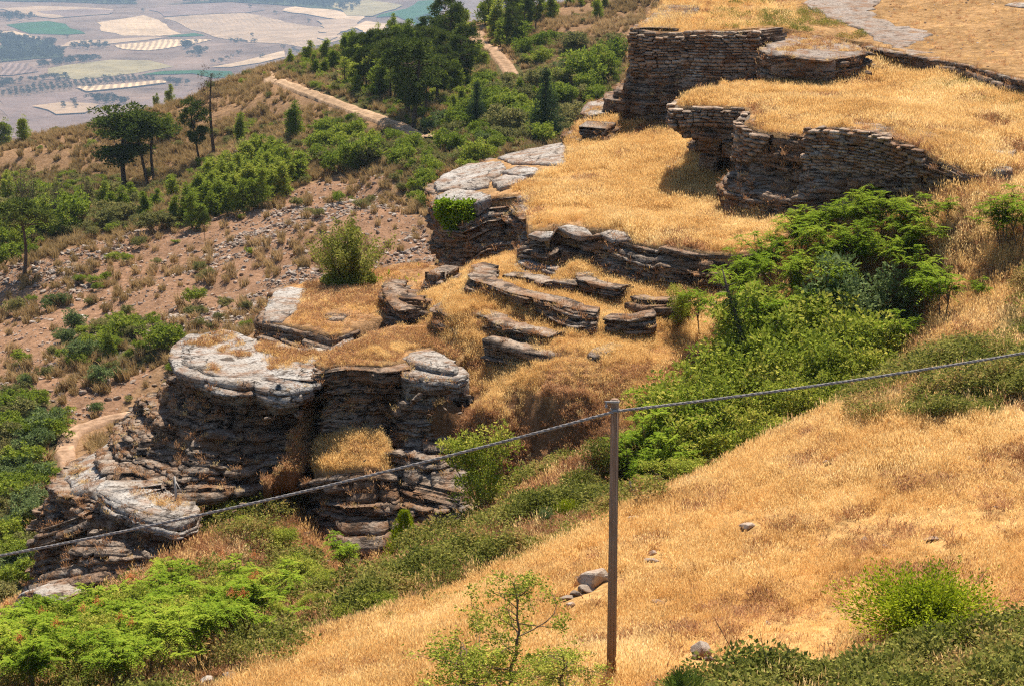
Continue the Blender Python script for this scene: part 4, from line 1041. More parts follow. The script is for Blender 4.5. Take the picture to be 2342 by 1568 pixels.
# ------------------------------------------------------------------ scattered plants and stones
def leaf_quads(C, Dv, Ln, Wd, rng, fold=0.25):
    """Diamond leaves: base C, direction Dv (unit), length Ln, width Wd."""
    n = len(C)
    r = rng.normal(0, 1, (n, 3))
    s = np.cross(Dv, r); s /= np.linalg.norm(s, axis=1)[:, None] + 1e-9
    u = np.cross(s, Dv)
    Ln = np.broadcast_to(Ln, (n,))[:, None]; Wd = np.broadcast_to(Wd, (n,))[:, None]
    mid = C + Dv * Ln * 0.45 + u * Ln * fold * 0.3
    V_ = np.stack([C, mid + s * Wd * 0.5, C + Dv * Ln - u * Ln * fold * 0.2, mid - s * Wd * 0.5], 1).reshape(-1, 3)
    F_ = np.arange(4 * n).reshape(n, 4)
    return V_, F_

def unit(v): return v / (np.linalg.norm(v, axis=-1, keepdims=True) + 1e-9)

def blades(n, rad, hmin, hmax, width, lean, seed, head=0.0, headw=0.02):
    """A tuft of bent blades; some carry a seed head."""
    rng = np.random.default_rng(seed)
    a = rng.uniform(0, 2 * np.pi, n); r = rad * np.sqrt(rng.random(n))
    B = np.stack([r * np.cos(a), r * np.sin(a), np.full(n, -0.04)], 1)
    h = rng.uniform(hmin, hmax, n)[:, None]
    az = rng.uniform(0, 2 * np.pi, n)
    ld = np.stack([np.cos(az), np.sin(az), np.zeros(n)], 1) * rng.uniform(0.1, 1.0, n)[:, None] * lean
    up = np.array([[0, 0, 1.0]])
    M_ = B + up * h * 0.55 + ld * h * 0.3
    T_ = B + up * h + ld * h
    w = np.stack([-np.sin(az + 0.8), np.cos(az + 0.8), np.zeros(n)], 1) * width
    V_ = np.stack([B - w * 0.5, B + w * 0.5, M_ + w * 0.4, M_ - w * 0.4, T_], 1).reshape(-1, 3)
    k = np.arange(n)[:, None] * 5
    Q = k + np.array([[0, 1, 2, 3]]); T3 = k + np.array([[3, 2, 4]])
    parts = [(V_, [Q, T3])]
    hd = rng.random(n) < head
    if hd.any():
        C = T_[hd] - up * 0.03
        dv = unit(up * 0.8 + ld[hd] * 1.2)
        parts.append(leaf_quads(C, dv, rng.uniform(0.08, 0.16, hd.sum()), headw, rng))
    return join(parts)

def proto(name, VF, mat):
    o = bpy.data.objects.new(name, mesh_np(name, VF[0], VF[1], mat))
    return o            # kept out of the scene; only its mesh is instanced

def scatter(name, label, cat, pts, rot, scl, idx, protos, kind='stuff'):
    pts = np.asarray(pts, np.float32)
    n = len(pts)
    me = bpy.data.meshes.new(name); me.vertices.add(n); me.vertices.foreach_set('co', pts.ravel())
    a = me.attributes.new('rot', 'FLOAT_VECTOR', 'POINT'); a.data.foreach_set('vector', np.asarray(rot, np.float32).ravel())
    a = me.attributes.new('scl', 'FLOAT_VECTOR', 'POINT'); a.data.foreach_set('vector', np.asarray(scl, np.float32).ravel())
    a = me.attributes.new('idx', 'INT', 'POINT'); a.data.foreach_set('value', np.asarray(idx, np.int32))
    me.update()
    o = link(name, me); tag(o, label, cat, kind=kind)
    ng = bpy.data.node_groups.new(name, 'GeometryNodeTree')
    ng.interface.new_socket('Geometry', in_out='INPUT', socket_type='NodeSocketGeometry')
    ng.interface.new_socket('Geometry', in_out='OUTPUT', socket_type='NodeSocketGeometry')
    gi = ng.nodes.new('NodeGroupInput'); go = ng.nodes.new('NodeGroupOutput')
    ip = ng.nodes.new('GeometryNodeInstanceOnPoints')
    jg = ng.nodes.new('GeometryNodeJoinGeometry')
    for p in reversed(protos):
        oi = ng.nodes.new('GeometryNodeObjectInfo'); oi.inputs['Object'].default_value = p; oi.inputs['As Instance'].default_value = True
        ng.links.new(oi.outputs['Geometry'], jg.inputs[0])
    def attr(nm, dt):
        x = ng.nodes.new('GeometryNodeInputNamedAttribute'); x.data_type = dt; x.inputs['Name'].default_value = nm
        return x.outputs['Attribute']
    ng.links.new(gi.outputs[0], ip.inputs['Points']); ng.links.new(jg.outputs[0], ip.inputs['Instance'])
    ip.inputs['Pick Instance'].default_value = True
    ng.links.new(attr('idx', 'INT'), ip.inputs['Instance Index'])
    ng.links.new(attr('rot', 'FLOAT_VECTOR'), ip.inputs['Rotation'])
    ng.links.new(attr('scl', 'FLOAT_VECTOR'), ip.inputs['Scale'])
    ng.links.new(ip.outputs[0], go.inputs[0])
    md = o.modifiers.new('scatter', 'NODES'); md.node_group = ng
    return o

def place(n, box, h, mask, rng, margin=120, base=None):
    """n random points in the box (x0,x1,y0,y1), on height h, kept where mask(x,y,vx,vy) beats a die."""
    x = rng.uniform(box[0], box[1], n); y = rng.uniform(box[2], box[3], n)
    z0 = h(x, y)
    vx, vy = proj(np.stack([x, y, z0], 1))
    k = (vx > -margin * 2.2) & (vx < 2342 + margin * 3.2) & (vy > -margin) & (vy < 1568 + margin * 2)
    x, y, z0, vx, vy = x[k], y[k], z0[k], vx[k], vy[k]
    k = rng.random(len(x)) < mask(x, y, vx, vy)
    return np.stack([x[k], y[k], z0[k]], 1)

def off_track(x, y):
    k = np.ones(x.shape, bool)
    for A, w in TRACK_PTS:
        for q in A: k &= (x - q[0]) ** 2 + (y - q[1]) ** 2 > (w * 0.62 + 0.35) ** 2
    return k

def rs(pts, rng, smin, smax, tilt=0.15, zs=(0.8, 1.2)):
    n = len(pts)
    rot = np.stack([rng.normal(0, tilt, n), rng.normal(0, tilt, n), rng.uniform(0, 6.283, n)], 1)
    s = rng.uniform(smin, smax, n)[:, None] * np.ones((1, 3)); s[:, 2] *= rng.uniform(*zs, n)
    return rot, s

TALL = [proto('tall_tuft', blades(34, 0.19, 0.14, 0.44, 0.0085, 0.40, 80 + i, 0.7, 0.022), STRAW) for i in range(4)]
SHORT = [proto('short_tuft', blades(36, 0.22, 0.05, 0.18, 0.010, 0.8, 90 + i, 0.35, 0.020), STRAW) for i in range(4)]
BROWN = [proto('brown_tuft', blades(34, 0.20, 0.06, 0.26, 0.014, 0.9, 100 + i, 0.5, 0.035), DRYBROWN) for i in range(4)]
TUSS = [proto('tussock', blades(60, 0.28, 0.35, 0.85, 0.05, 0.75, 110 + i), TUSSOCK) for i in range(4)]

def bramble_clump(seed, n=85, r=0.30, h=0.30, ll=0.06):
    rng = np.random.default_rng(seed)
    a = rng.uniform(0, 6.283, n); q = r * np.sqrt(rng.random(n))
    C = np.stack([q * np.cos(a), q * np.sin(a), h * rng.random(n) ** 0.6 * (1 - 0.5 * (q / r) ** 2)], 1)
    dv = unit(np.stack([np.cos(a) + rng.normal(0, .6, n), np.sin(a) + rng.normal(0, .6, n), rng.normal(0.25, .5, n)], 1))
    parts = [leaf_quads(C, dv, rng.uniform(0.7, 1.3, n) * ll, rng.uniform(0.5, 0.8, n) * ll, rng)]
    return join(parts)
BRAM = [proto('bramble_clump', bramble_clump(120 + i), BRAMBLE) for i in range(5)]

rng = np.random.default_rng(7)
def in_any(vx, vy, zs):
    m = np.zeros(vx.shape, bool)
    for z in zs: m |= inpoly(vx, vy, z)
    return m
near_bramble = lambda vx, vy: in_any(vx, vy, BRAMBLE_Z)

# golden field
def right_thin(x, y, vx, vy):   # taller straw on the far rim, shorter towards the lower right
    return np.clip((vx - 1500) / 800 + (vy - 1150) / 500, 0, 1)
def m_field(x, y, vx, vy):
    j = (fbm(x * 0.6, y * 0.6, 41, 3) - 0.5) * 60
    m = inpoly(vx + j, vy + j, FIELD)
    for bx_, by_, bw in BOULDER_PTS: m &= (x - bx_) ** 2 + ((y - by_ + bw * 0.6) * 0.55) ** 2 > (bw * 0.75) ** 2
    return m * np.clip(0.80 + 2.4 * (fbm(x * 0.35, y * 0.35, 43, 4) - 0.5) - 0.35 * right_thin(x, y, vx, vy) * np.clip((fbm(x * 0.9, y * 0.9, 44, 3) - 0.35) * 3, 0, 1), 0.22, 1)
pf = place(185000, (-14, 32, 30, 72), H, m_field, rng)
vx, vy = proj(pf); t = np.clip(right_thin(0, 0, vx, vy) * 0.85 + (fbm(pf[:, 0] * 0.4, pf[:, 1] * 0.4, 47, 3) - 0.5) * 0.9, 0.03, 0.93)
short = rng.random(len(pf)) < t
rot, sc = rs(pf, rng, 0.55, 1.0, 0.2); sc *= (0.6 + 0.6 * fbm(pf[:, 0] * 0.5, pf[:, 1] * 0.5, 48, 3))[:, None]
lod = rng.random(len(pf)) < np.clip((fbm(pf[:, 0] * 0.6, pf[:, 1] * 0.6, 49, 3) - 0.55) * 3, 0, 0.8); idx = rng.integers(0, 4, len(pf)) + np.where(lod, 8, np.where(short, 4, 0))
scatter('golden_grass', 'tall dry golden grass covering the sloping field in front', 'grass', pf, rot, sc, idx, TALL + SHORT + BROWN)

# grass on terraces
def cap_points(key, n, dens, rngs, excl=()):
    R2, hf = CAPS[key]
    box = (R2[:, 0].min(), R2[:, 0].max(), R2[:, 1].min(), R2[:, 1].max())
    def m(x, y, vx, vy):
        k = inpoly(x, y, R2).astype(float)
        a, b = R2, np.roll(R2, -1, 0); dmin = np.full(x.shape, 9.0)
        for i in range(len(a)):
            e = b[i] - a[i]; tt_ = np.clip(((x - a[i][0]) * e[0] + (y - a[i][1]) * e[1]) / (e @ e + 1e-9), 0, 1)
            dmin = np.minimum(dmin, np.hypot(x - a[i][0] - tt_ * e[0], y - a[i][1] - tt_ * e[1]))
        k *= 1.0 if key in ('a3l', 'gully') else np.clip((dmin + (noise2(x * 2.3, y * 2.3, 9) - 0.6) * 0.7) / 0.6, 0.05, 1)
        for e in excl: k *= ~inpoly(vx, vy, e)
        return k * dens(x, y, vx, vy)
    return place(n, box, hf, m, rngs, 60)
one = lambda x, y, vx, vy: 1.0
patchy = lambda lo: (lambda x, y, vx, vy: np.clip((fbm(x * 0.5, y * 0.5, 61, 4) - lo) * 5, 0.05, 1))
SLABS_M = [[(985, 424), (1013, 402), (1135, 360), (1296, 325), (1298, 384), (1236, 405), (1206, 415), (1130, 460), (1060, 482), (990, 475)], [(1203, 560), (1203, 528), (1300, 512), (1440, 532), (1450, 553), (1330, 548), (1265, 545)]]
pm = cap_points('m', 42000, lambda x, y, vx, vy: np.clip(0.35 + 0.65 * (vx > 1180), 0, 1) * np.clip(1.0 + 0 * x, 0, 1), rng, SLABS_M)
ps = cap_points('s2', 60000, lambda x, y, vx, vy: np.clip(1.1 - (vx - 2150) / 500, 0.5, 1) * np.clip((fbm(x * 0.3, y * 0.3, 62, 3) - 0.2) * 4, 0.3, 1), rng)
pr = cap_points('r2b', 900, one, rng)
p1 = cap_points('s1', 26000, lambda x, y, vx, vy: np.where(vx < 1660, 1.0, np.where(vx < 1830, 0.5, 0.16)), rng, [[(1825, 8), (1880, -30), (2035, -30), (2000, 25), (2010, 38), (2064, 60), (2125, 74), (2132, 88), (2066, 118), (2005, 100), (1970, 74), (1885, 44)]])
pa = cap_points('a3', 12000, one, rng, [[(910, 850), (925, 800), (985, 790), (1060, 830), (1085, 860), (1000, 880)]])
pb = cap_points('a1', 14000, patchy(0.35), rng, [[(580, 760), (600, 690), (640, 655), (700, 655), (690, 690), (665, 735), (640, 748)]])
pc = cap_points('a2', 9000, lambda x, y, vx, vy: np.where(inpoly(vx, vy, [(600, 770), (720, 770), (830, 780), (800, 815), (725, 838), (640, 815), (585, 800)]), 1.0, np.clip((fbm(x * 1.2, y * 1.2, 66, 3) - 0.62) * 8, 0, 0.5)), rng)
pk = np.concatenate([cap_points(k_, 2500, lambda x, y, vx, vy: np.clip((fbm(x * 1.1, y * 1.1, 67, 3) - 0.55) * 6, 0.02, 0.6), rng) for k_ in ('l0', 'r2a')] + [cap_points('s1b', 6000, lambda x, y, vx, vy: np.clip((fbm(x * 0.8, y * 0.8, 68, 3) - 0.38) * 4, 0.05, 0.8) * (vy < 118), rng)])
pd = cap_points('a3l', 2600, one, rng)
pe = cap_points('l1', 900, lambda x, y, vx, vy: 0.6 * inpoly(vx, vy, [(300, 1105), (460, 1120), (440, 1165), (400, 1168), (300, 1130)]), rng)
tallp = np.concatenate([pm, ps, pr, p1[proj(p1)[0] < 1830], pd]); shortp = np.concatenate([p1[proj(p1)[0] >= 1830], pa, pb, pc, pe, pk])
allp = np.concatenate([tallp, shortp]); n_t = len(tallp)
rot, sc = rs(allp, rng, 0.5, 1.05, 0.2); sc *= (0.55 + 0.85 * fbm(allp[:, 0] * 0.45, allp[:, 1] * 0.45, 73, 3))[:, None]
tall_flag = np.arange(len(allp)) < n_t
tf = np.where(tall_flag, fbm(allp[:, 0] * 0.35, allp[:, 1] * 0.35, 71, 3) < 0.66, fbm(allp[:, 0] * 0.5, allp[:, 1] * 0.5, 72, 3) < 0.22)
idx = rng.integers(0, 4, len(allp)) + np.where(tf, 0, 4)
mat_ = np.arange(len(allp)) >= n_t
idx = np.where(~mat_ & (rng.random(len(allp)) < np.clip((fbm(allp[:, 0] * 0.55, allp[:, 1] * 0.55, 74, 4) - 0.52) * 4, 0, 0.75)), rng.integers(8, 12, len(allp)), idx)
sc[mat_] *= 0.75
idx = np.where(mat_ & (rng.random(len(allp)) < 0.3), rng.integers(8, 12, len(allp)), idx)
scatter('terrace_grass', 'dry golden grass on the rock terraces', 'grass', allp, rot, sc, idx, TALL + SHORT + BROWN)

# dry slope between the ledges
def m_dry(x, y, vx, vy):
    j = (fbm(x * 0.6, y * 0.6, 51, 3) - 0.5) * 50
    return inpoly(vx + j, vy + j, DRYSLOPE) * (~near_bramble(vx, vy)) * np.where(inpoly(vx + j, vy + j, BANK), np.clip((fbm(x * 0.9, y * 0.9, 52, 3) - 0.40) * 5, 0.08, 0.9), 1.0)
pdry = place(62000, (-8, 12, 62, 88), H, m_dry, rng)
vx, vy = proj(pdry)
low = np.clip((vy - 880) / 110 + (fbm(pdry[:, 0] * 0.7, pdry[:, 1] * 0.7, 53, 3) - 0.5) * 3, 0.05, 0.95)
br = rng.random(len(pdry)) < low
tl = fbm(pdry[:, 0] * 0.5, pdry[:, 1] * 0.5, 54, 3) > np.where(vx > 1150, 0.40, 0.60)
idx = rng.integers(0, 4, len(pdry)) + np.where(br, 8, np.where(tl, 0, 4))
rot, sc = rs(pdry, rng, 0.4, 0.75)
scatter('slope_grass', 'golden and rust brown dry grass on the slope of ledges', 'grass', pdry, rot, sc, idx, TALL + SHORT + BROWN)

# weeds on rock ledges
pl = np.concatenate([np.array(LEDGE_PTS), cap_points('gully', 2400, one, rng)])
rot, sc = rs(pl, rng, 0.35, 0.95)
idx = np.where(rng.random(len(pl)) < 0.35, rng.integers(4, 8, len(pl)), rng.integers(8, 12, len(pl)))
scatter('ledge_weeds', 'dry brown weeds clinging to the rock ledges', 'weeds', pl, rot, sc, idx, TALL + SHORT + BROWN)

# other near ground: sparse straw and brown weeds under the thickets and right slope
def m_other(x, y, vx, vy):
    d = np.hypot(x, y)
    k = (d < 92) & (d > 30) & ~inpoly(vx, vy, FIELD) & ~inpoly(vx, vy, DRYSLOPE)
    b = near_bramble(vx, vy)
    return k * np.where(b, 0.4, 0.85)
po = place(110000, (-24, 34, 30, 92), H, m_other, rng)
vx, vy = proj(po)
br = rng.random(len(po)) < np.where(vx > 1700, 0.25, 0.75)
idx = rng.integers(0, 4, len(po)) + np.where(br, 8, np.where(rng.random(len(po)) < 0.5, 0, 4))
rot, sc = rs(po, rng, 0.7, 1.2)
scatter('bank_grass', 'dry grass on the bank under the trees', 'grass', po, rot, sc, idx, TALL + SHORT + BROWN)

# brambles
def m_br(x, y, vx, vy):
    j = (fbm(x * 0.8, y * 0.8, 56, 3) - 0.5) * 90
    b = near_bramble(vx + j, vy + j * 0.6)
    for bx_, by_, bw in BOULDER_PTS: b &= (x - bx_) ** 2 + ((y - by_ + bw * 0.6) * 0.5) ** 2 > (bw * 0.9) ** 2
    f = np.clip((fbm(x * 0.45, y * 0.45, 57, 4) - 0.36) * 7, 0.06, 1)
    f = np.where((vy > 1440) & (vx > 1300), np.maximum(f, 0.35), f)
    f = np.where((vx < 740) & (vy > 1250), f * 0.35, f)
    f = np.where((vx < 720) & (vy < 1250), f * 0.45, f)
    return b * f
pbm = place(105000, (-24, 31, 26, 76), H, m_br, rng)
d = np.hypot(pbm[:, 0], pbm[:, 1])
rot, sc = rs(pbm, rng, 0.7, 1.6)
bump = np.clip((fbm(pbm[:, 0] * 0.75, pbm[:, 1] * 0.75, 58, 3) - 0.42) * 4.5, 0, 1)
pbm[:, 2] += bump * np.where(d > 46, 0.42, 0.22) * rng.random(len(pbm)) ** 0.45
sc *= (0.6 + 0.6 * bump)[:, None]
idx = rng.integers(0, 5, len(pbm))
scatter('brambles', 'low tangled green and olive brambles', 'brambles', pbm, rot, sc, idx, BRAM, 'stuff')

# green weeds along the plateau edge and behind the rear wall
pw = np.concatenate([cap_points('s2', 9000, lambda x, y, vx, vy: inpoly(vx, vy, [(1990, 135), (2120, 160), (2342, 200), (2420, 270), (2342, 275), (2180, 225), (2090, 205), (2030, 180)]) * np.clip((fbm(x * 0.7, y * 0.7, 95, 3) - 0.40) * 5, 0.02, 0.8), rng),
                     cap_points('s1', 16000, lambda x, y, vx, vy: inpoly(vx, vy, [(1590, 50), (1660, 10), (1760, -10), (1860, 20), (1970, 80), (1985, 100), (1880, 80), (1760, 62), (1650, 70)]) * np.clip((fbm(x * 0.7, y * 0.7, 96, 3) - 0.42) * 5, 0.02, 0.8), rng)])
rot, sc = rs(pw, rng, 0.5, 1.1)
scatter('green_weeds', 'olive green weeds along the edge of the topmost plateau', 'weeds', pw, rot, sc, rng.integers(0, 5, len(pw)), BRAM)

# hillside tussocks, scree
def m_tus(x, y, vx, vy):
    d = np.hypot(x, y)
    s = inpoly(vx, vy, SCREE)
    g = in_any(vx, vy, GREENZ)
    f = np.clip((fbm(x * 0.10, y * 0.10, 81, 4) - 0.38) * 6, 0.08, 1)
    return (d > 105) * off_track(x, y) * np.where(s, 0.32 * f, np.where(g, 0.5, f))
pt = place(75000, (-85, 75, 100, 345), H, m_tus, rng, 60)
rot, sc = rs(pt, rng, 0.6, 1.5)
scatter('tussock_grass', 'olive brown grass tussocks over the far hillside', 'grass', pt, rot, sc, rng.integers(0, 4, len(pt)), TUSS)
ROCKP = []
for b in BOULD:
    o = bpy.data.objects.new('scree_rock', b); ROCKP.append(o)
def m_scree(x, y, vx, vy):
    d = np.hypot(x, y)
    s = inpoly(vx, vy, SCREE)
    f = np.clip((fbm(x * 0.12, y * 0.12, 83, 4) - 0.45) * 7, 0.12, 1)
    return (d > 105) * off_track(x, y) * np.where(s, f, 0.025)
pq = place(210000, (-75, 20, 110, 240), H, m_scree, rng, 60)
n = len(pq); s = (0.13 + 0.6 * rng.random(n) ** 5 + 0.13 * rng.random(n))[:, None] * np.ones((1, 3))
rot = np.stack([rng.normal(0, .3, n), rng.normal(0, .3, n), rng.uniform(0, 6.28, n)], 1)
scatter('scree', 'pale loose stones scattered over the bare hillside', 'scree', pq, rot, s, rng.integers(0, 6, n), ROCKP)
# fallen blocks at the cliff feet
pz = np.array(FOOT_PTS); pz[:, 2] = np.maximum(H(pz[:, 0], pz[:, 1]), pz[:, 2] - 0.6)
n = len(pz); s = (0.14 + 0.45 * rng.random(n) ** 2.5)[:, None] * np.array([[1.2, 1.0, 0.9]])
FALLP = []
for b in BOULD:
    b2 = b.copy(); b2.materials.clear(); b2.materials.append(ROCK); FALLP.append(bpy.data.objects.new('fallen_block', b2))
scatter('fallen_blocks', 'broken rock blocks fallen along the foot of the cliffs', 'rubble', pz, np.stack([rng.normal(0, .4, n), rng.normal(0, .4, n), rng.uniform(0, 6.28, n)], 1), s, rng.integers(0, 6, n), FALLP)
# small stones on plateau and field
pz = np.concatenate([cap_points('s1', 5000, lambda x, y, vx, vy: 0.25 * (vx > 1800), rng), cap_points('s2', 500, lambda x, y, vx, vy: 0.5 * (vx > 2100), rng), place(1200, (-12, 22, 34, 64), H, lambda x, y, vx, vy: 0.5 * inpoly(vx, vy, FIELD), rng)])
n = len(pz); s = (0.06 + 0.20 * rng.random(n) ** 3)[:, None] * np.ones((1, 3))
rot = np.stack([rng.normal(0, .3, n), rng.normal(0, .3, n), rng.uniform(0, 6.28, n)], 1)
scatter('loose_stones', 'small pale stones lying among dry grass', 'stones', pz, rot, s, rng.integers(0, 6, n), ROCKP)

# ------------------------------------------------------------------ trees and shrubs
def limb(p0, p1, r0, r1, rng, bend=0.12, n=5, sides=6):
    p0, p1 = np.array(p0, float), np.array(p1, float)
    t = np.linspace(0, 1, n)[:, None]
    L_ = np.linalg.norm(p1 - p0)
    off = rng.normal(0, bend * L_, 3) * np.sin(t * np.pi)
    return tube(p0 + (p1 - p0) * t + off, np.linspace(r0, r1, n), sides, False)

def tufted(C, m, rad, ln, wd, rng, up=0.3, squash=0.8):
    """m leaf blades round every clump centre C, pointing outwards."""
    n = len(C)
    d = unit(rng.normal(0, 1, (n, m, 3)) + np.array([0, 0, up]))
    base = C[:, None] + d * np.array([1, 1, squash]) * rad[:, None, None] * rng.random((n, m, 1)) ** 0.5
    d2 = unit(d + rng.normal(0, 0.4, d.shape))
    k = n * m
    return leaf_quads(base.reshape(k, 3), d2.reshape(k, 3), rng.uniform(0.7, 1.3, k) * ln, rng.uniform(0.7, 1.3, k) * wd, rng)

def tree_parts(seed, kind):
    """Returns (trunk VF, crown VF, trunk material, crown material); nominal height 1 scaled up when placed (built in metres, height HT)."""
    rng = np.random.default_rng(seed)
    tr, cr = [], []
    if kind == 'umbrella_pine':            # tall bare trunk, domed tufted crown
        HT = 9.0; lean = rng.normal(0, 0.5, 2)
        topc = np.array([lean[0], lean[1], 6.6])
        tr.append(limb((0, 0, -0.4), topc, 0.20, 0.10, rng, 0.04, 8))
        C, R = [], []
        for i in range(78):
            a = rng.uniform(0, 6.28); q = 2.9 * math.sqrt(rng.random()); 
            z = 6.4 + 2.5 * (1 - (q / 3.1) ** 2) * rng.uniform(0.5, 1.0) - 0.5 + rng.normal(0, 0.2)
            c = np.array([topc[0] + q * math.cos(a), topc[1] + q * math.sin(a), z]); C.append(c); R.append(rng.uniform(0.45, 0.75))
            if i % 3 == 0: tr.append(limb(topc * np.array([1, 1, rng.uniform(0.72, 1.0)]), c, 0.06, 0.02, rng, 0.1, 5, 4))
        cr.append(tufted(np.array(C), 60, np.array(R), 0.38, 0.13, rng, 0.5, 0.6)); m = PINE_D
    elif kind == 'tiered_pine':            # irregular old pine with foliage plates down the trunk
        HT = 10.0
        tr.append(limb((0, 0, -0.4), (rng.normal(0, .5), rng.normal(0, .5), 9.2), 0.24, 0.06, rng, 0.03, 9))
        C, R = [], []
        for i in range(42):
            z = rng.uniform(2.8, 9.5); a = rng.uniform(0, 6.28); L_ = rng.uniform(0.6, 1.0) * (2.9 - abs(z - 6.4) * 0.55 + 0.5)
            e = np.array([L_ * math.cos(a), L_ * math.sin(a), z + rng.uniform(-0.1, 0.7)])
            tr.append(limb((0, 0, z - 0.3), e, 0.06, 0.02, rng, 0.08, 5, 4))
            for k in range(4):
                C.append(e * np.array([rng.uniform(0.55, 1.05), rng.uniform(0.55, 1.05), 1]) + rng.normal(0, .25, 3) * np.array([1, 1, .5])); R.append(rng.uniform(0.40, 0.7))
        cr.append(tufted(np.array(C), 34, np.array(R), 0.38, 0.14, rng, 0.5, 0.5)); m = PINE_D
    elif kind == 'young_pine':             # bushy, one to four upright leaders of unequal height
        HT = 4.0
        C, R = [], []
        nlead = int(rng.integers(1, 5)); wid = rng.uniform(0.75, 1.25)
        lead = [(0.0, 0.0, 4.0)] + [(rng.normal(0, .65), rng.normal(0, .65), rng.uniform(2.0, 3.6)) for _ in range(nlead)]
        for lx, ly, lh in lead:
            tr.append(limb((lx * 0.3, ly * 0.3, -0.3), (lx, ly, lh * 0.9), 0.08, 0.02, rng, 0.05, 6, 5))
            for i in range(int(62 / len(lead) * 1.6)):
                z = lh * rng.uniform(0.08, 0.99); w = wid * (0.95 * (1 - (z / lh) ** rng.uniform(1.1, 2.4)) + 0.10) * rng.uniform(0.5, 1.25)
                a = rng.uniform(0, 6.28); q = w * math.sqrt(rng.random())
                C.append([lx * min(1, z / lh + .3) + q * math.cos(a), ly * min(1, z / lh + .3) + q * math.sin(a), z]); R.append(rng.uniform(0.20, 0.42))
                if i % 8 == 0: tr.append(limb((lx * 0.6, ly * 0.6, max(0.2, z - 0.5)), C[-1], 0.03, 0.012, rng, 0.08, 4, 4))
        cr.append(tufted(np.array(C), 30, np.array(R), 0.30, 0.085, rng, 1.1, 0.9)); m = PINE_L
    elif kind == 'fir':                    # dark cone with drooping tiers
        HT = 9.0
        tr.append(limb((0, 0, -0.3), (0, 0, 8.8), 0.18, 0.03, rng, 0.01, 6))
        C, R = [], []
        for z in np.arange(0.9, 8.8, 0.42):
            w = 2.5 * (1 - z / 9.3) ** 0.85
            for a in np.arange(0, 6.28, 6.28 / max(5, int(9 * w / 1.6))):
                a2 = a + rng.normal(0, .3); L_ = w * rng.uniform(0.75, 1.12)
                for f in np.linspace(0.3, 1, max(2, int(L_ / 0.4))):
                    C.append([L_ * f * math.cos(a2), L_ * f * math.sin(a2), z - 0.35 * f * f + rng.normal(0, .06)]); R.append(0.22 + 0.1 * rng.random())
        cr.append(tufted(np.array(C), 15, np.array(R), 0.30, 0.10, rng, -0.1, 0.45)); m = FIR
    elif kind in ('round_bush', 'olive_bush', 'grey_bush'):
        HT = 3.0
        C, R = [], []
        lob = [(rng.normal(0, .6), rng.normal(0, .6), rng.uniform(1.2, 2.0), rng.uniform(0.8, 1.2)) for _ in range(6)]
        for i in range(95):
            l = lob[rng.integers(6)]; d = unit(rng.normal(0, 1, 3)); 
            c = np.array(l[:3]) + d * l[3] * rng.uniform(0.55, 1.0) * np.array([1.15, 1.15, 0.9]); c[2] = max(c[2], 0.2)
            C.append(c); R.append(rng.uniform(0.22, 0.38))
            if i % 10 == 0: tr.append(limb((rng.normal(0, .1), rng.normal(0, .1), -0.2), c, 0.06, 0.015, rng, 0.1, 5, 4))
        cr.append(tufted(np.array(C), 24, np.array(R), 0.24, 0.15, rng, 0.4, 0.8)); m = {'round_bush': OAK, 'olive_bush': OLIVE, 'grey_bush': GREYLEAF}[kind]
    elif kind == 'bare_tree':              # leafless grey branches with a thin haze of leaves
        HT = 6.0
        C, R = [], []
        for i in range(9):
            a = rng.uniform(0, 6.28); b = np.array([rng.normal(0, .3), rng.normal(0, .3), -0.3]); e = np.array([1.6 * math.cos(a) * rng.random(), 1.6 * math.sin(a) * rng.random(), rng.uniform(3.8, 6)])
            tr.append(limb(b, e, 0.07, 0.02, rng, 0.06, 6, 4))
            for k in range(9):
                s = b + (e - b) * rng.uniform(0.35, 1); e2 = s + np.array([rng.normal(0, .6), rng.normal(0, .6), rng.uniform(0.3, 1.0)])
                tr.append(limb(s, e2, 0.025, 0.008, rng, 0.08, 4, 3)); C.append(e2); R.append(0.3)
        cr.append(tufted(np.array(C), 6, np.array(R), 0.2, 0.09, rng, 0.3, 0.9)); m = OLIVE
    elif kind == 'dead_pine':
        HT = 10.0
        tr.append(limb((0, 0, -0.4), (0, 0, 9.6), 0.24, 0.05, rng, 0.015, 8))
        C, R = [], []
        for i in range(34):
            z = rng.uniform(5.6, 9.8) if i > 8 else rng.uniform(3.0, 6); a = rng.uniform(1.6, 5.2); L_ = rng.uniform(0.7, 2.1) * (1.1 - (z - 5.5) * 0.1)
            e = np.array([L_ * math.cos(a), L_ * math.sin(a), z + rng.uniform(-0.4, 0.5)])
            tr.append(limb((0, 0, z - 0.2), e, 0.035, 0.01, rng, 0.1, 5, 3))
            if i > 8:
                for k in range(5): C.append(e * np.array([1, 1, 1]) + rng.normal(0, .25, 3)); R.append(0.25)
        cr.append(tufted(np.array(C), 10, np.array(R), 0.28, 0.05, rng, 0.2, 0.7)); m = DEADNEEDLE
    elif kind == 'ailanthus':              # forked stems ending in whorls of long feathered leaves
        HT = 3.2
        tips = []
        stems = rng.integers(2, 4)
        for i in range(stems):
            a = rng.uniform(0, 6.28); f = np.array([0.25 * math.cos(a), 0.25 * math.sin(a), 1.1])
            tr.append(limb((0.05 * math.cos(a), 0.05 * math.sin(a), -0.3), f, 0.035, 0.025, rng, 0.04, 5, 5))
            for k in range(rng.integers(3, 6)):
                e = f + np.array([rng.normal(0, .55), rng.normal(0, .55), rng.uniform(0.5, 1.75)])
                tr.append(limb(f, e, 0.022, 0.012, rng, 0.08, 5, 4)); tips.append(e)
                if rng.random() < 0.7: tips.append(f + (e - f) * rng.uniform(0.45, 0.75) + rng.normal(0, .12, 3))
        V4 = []
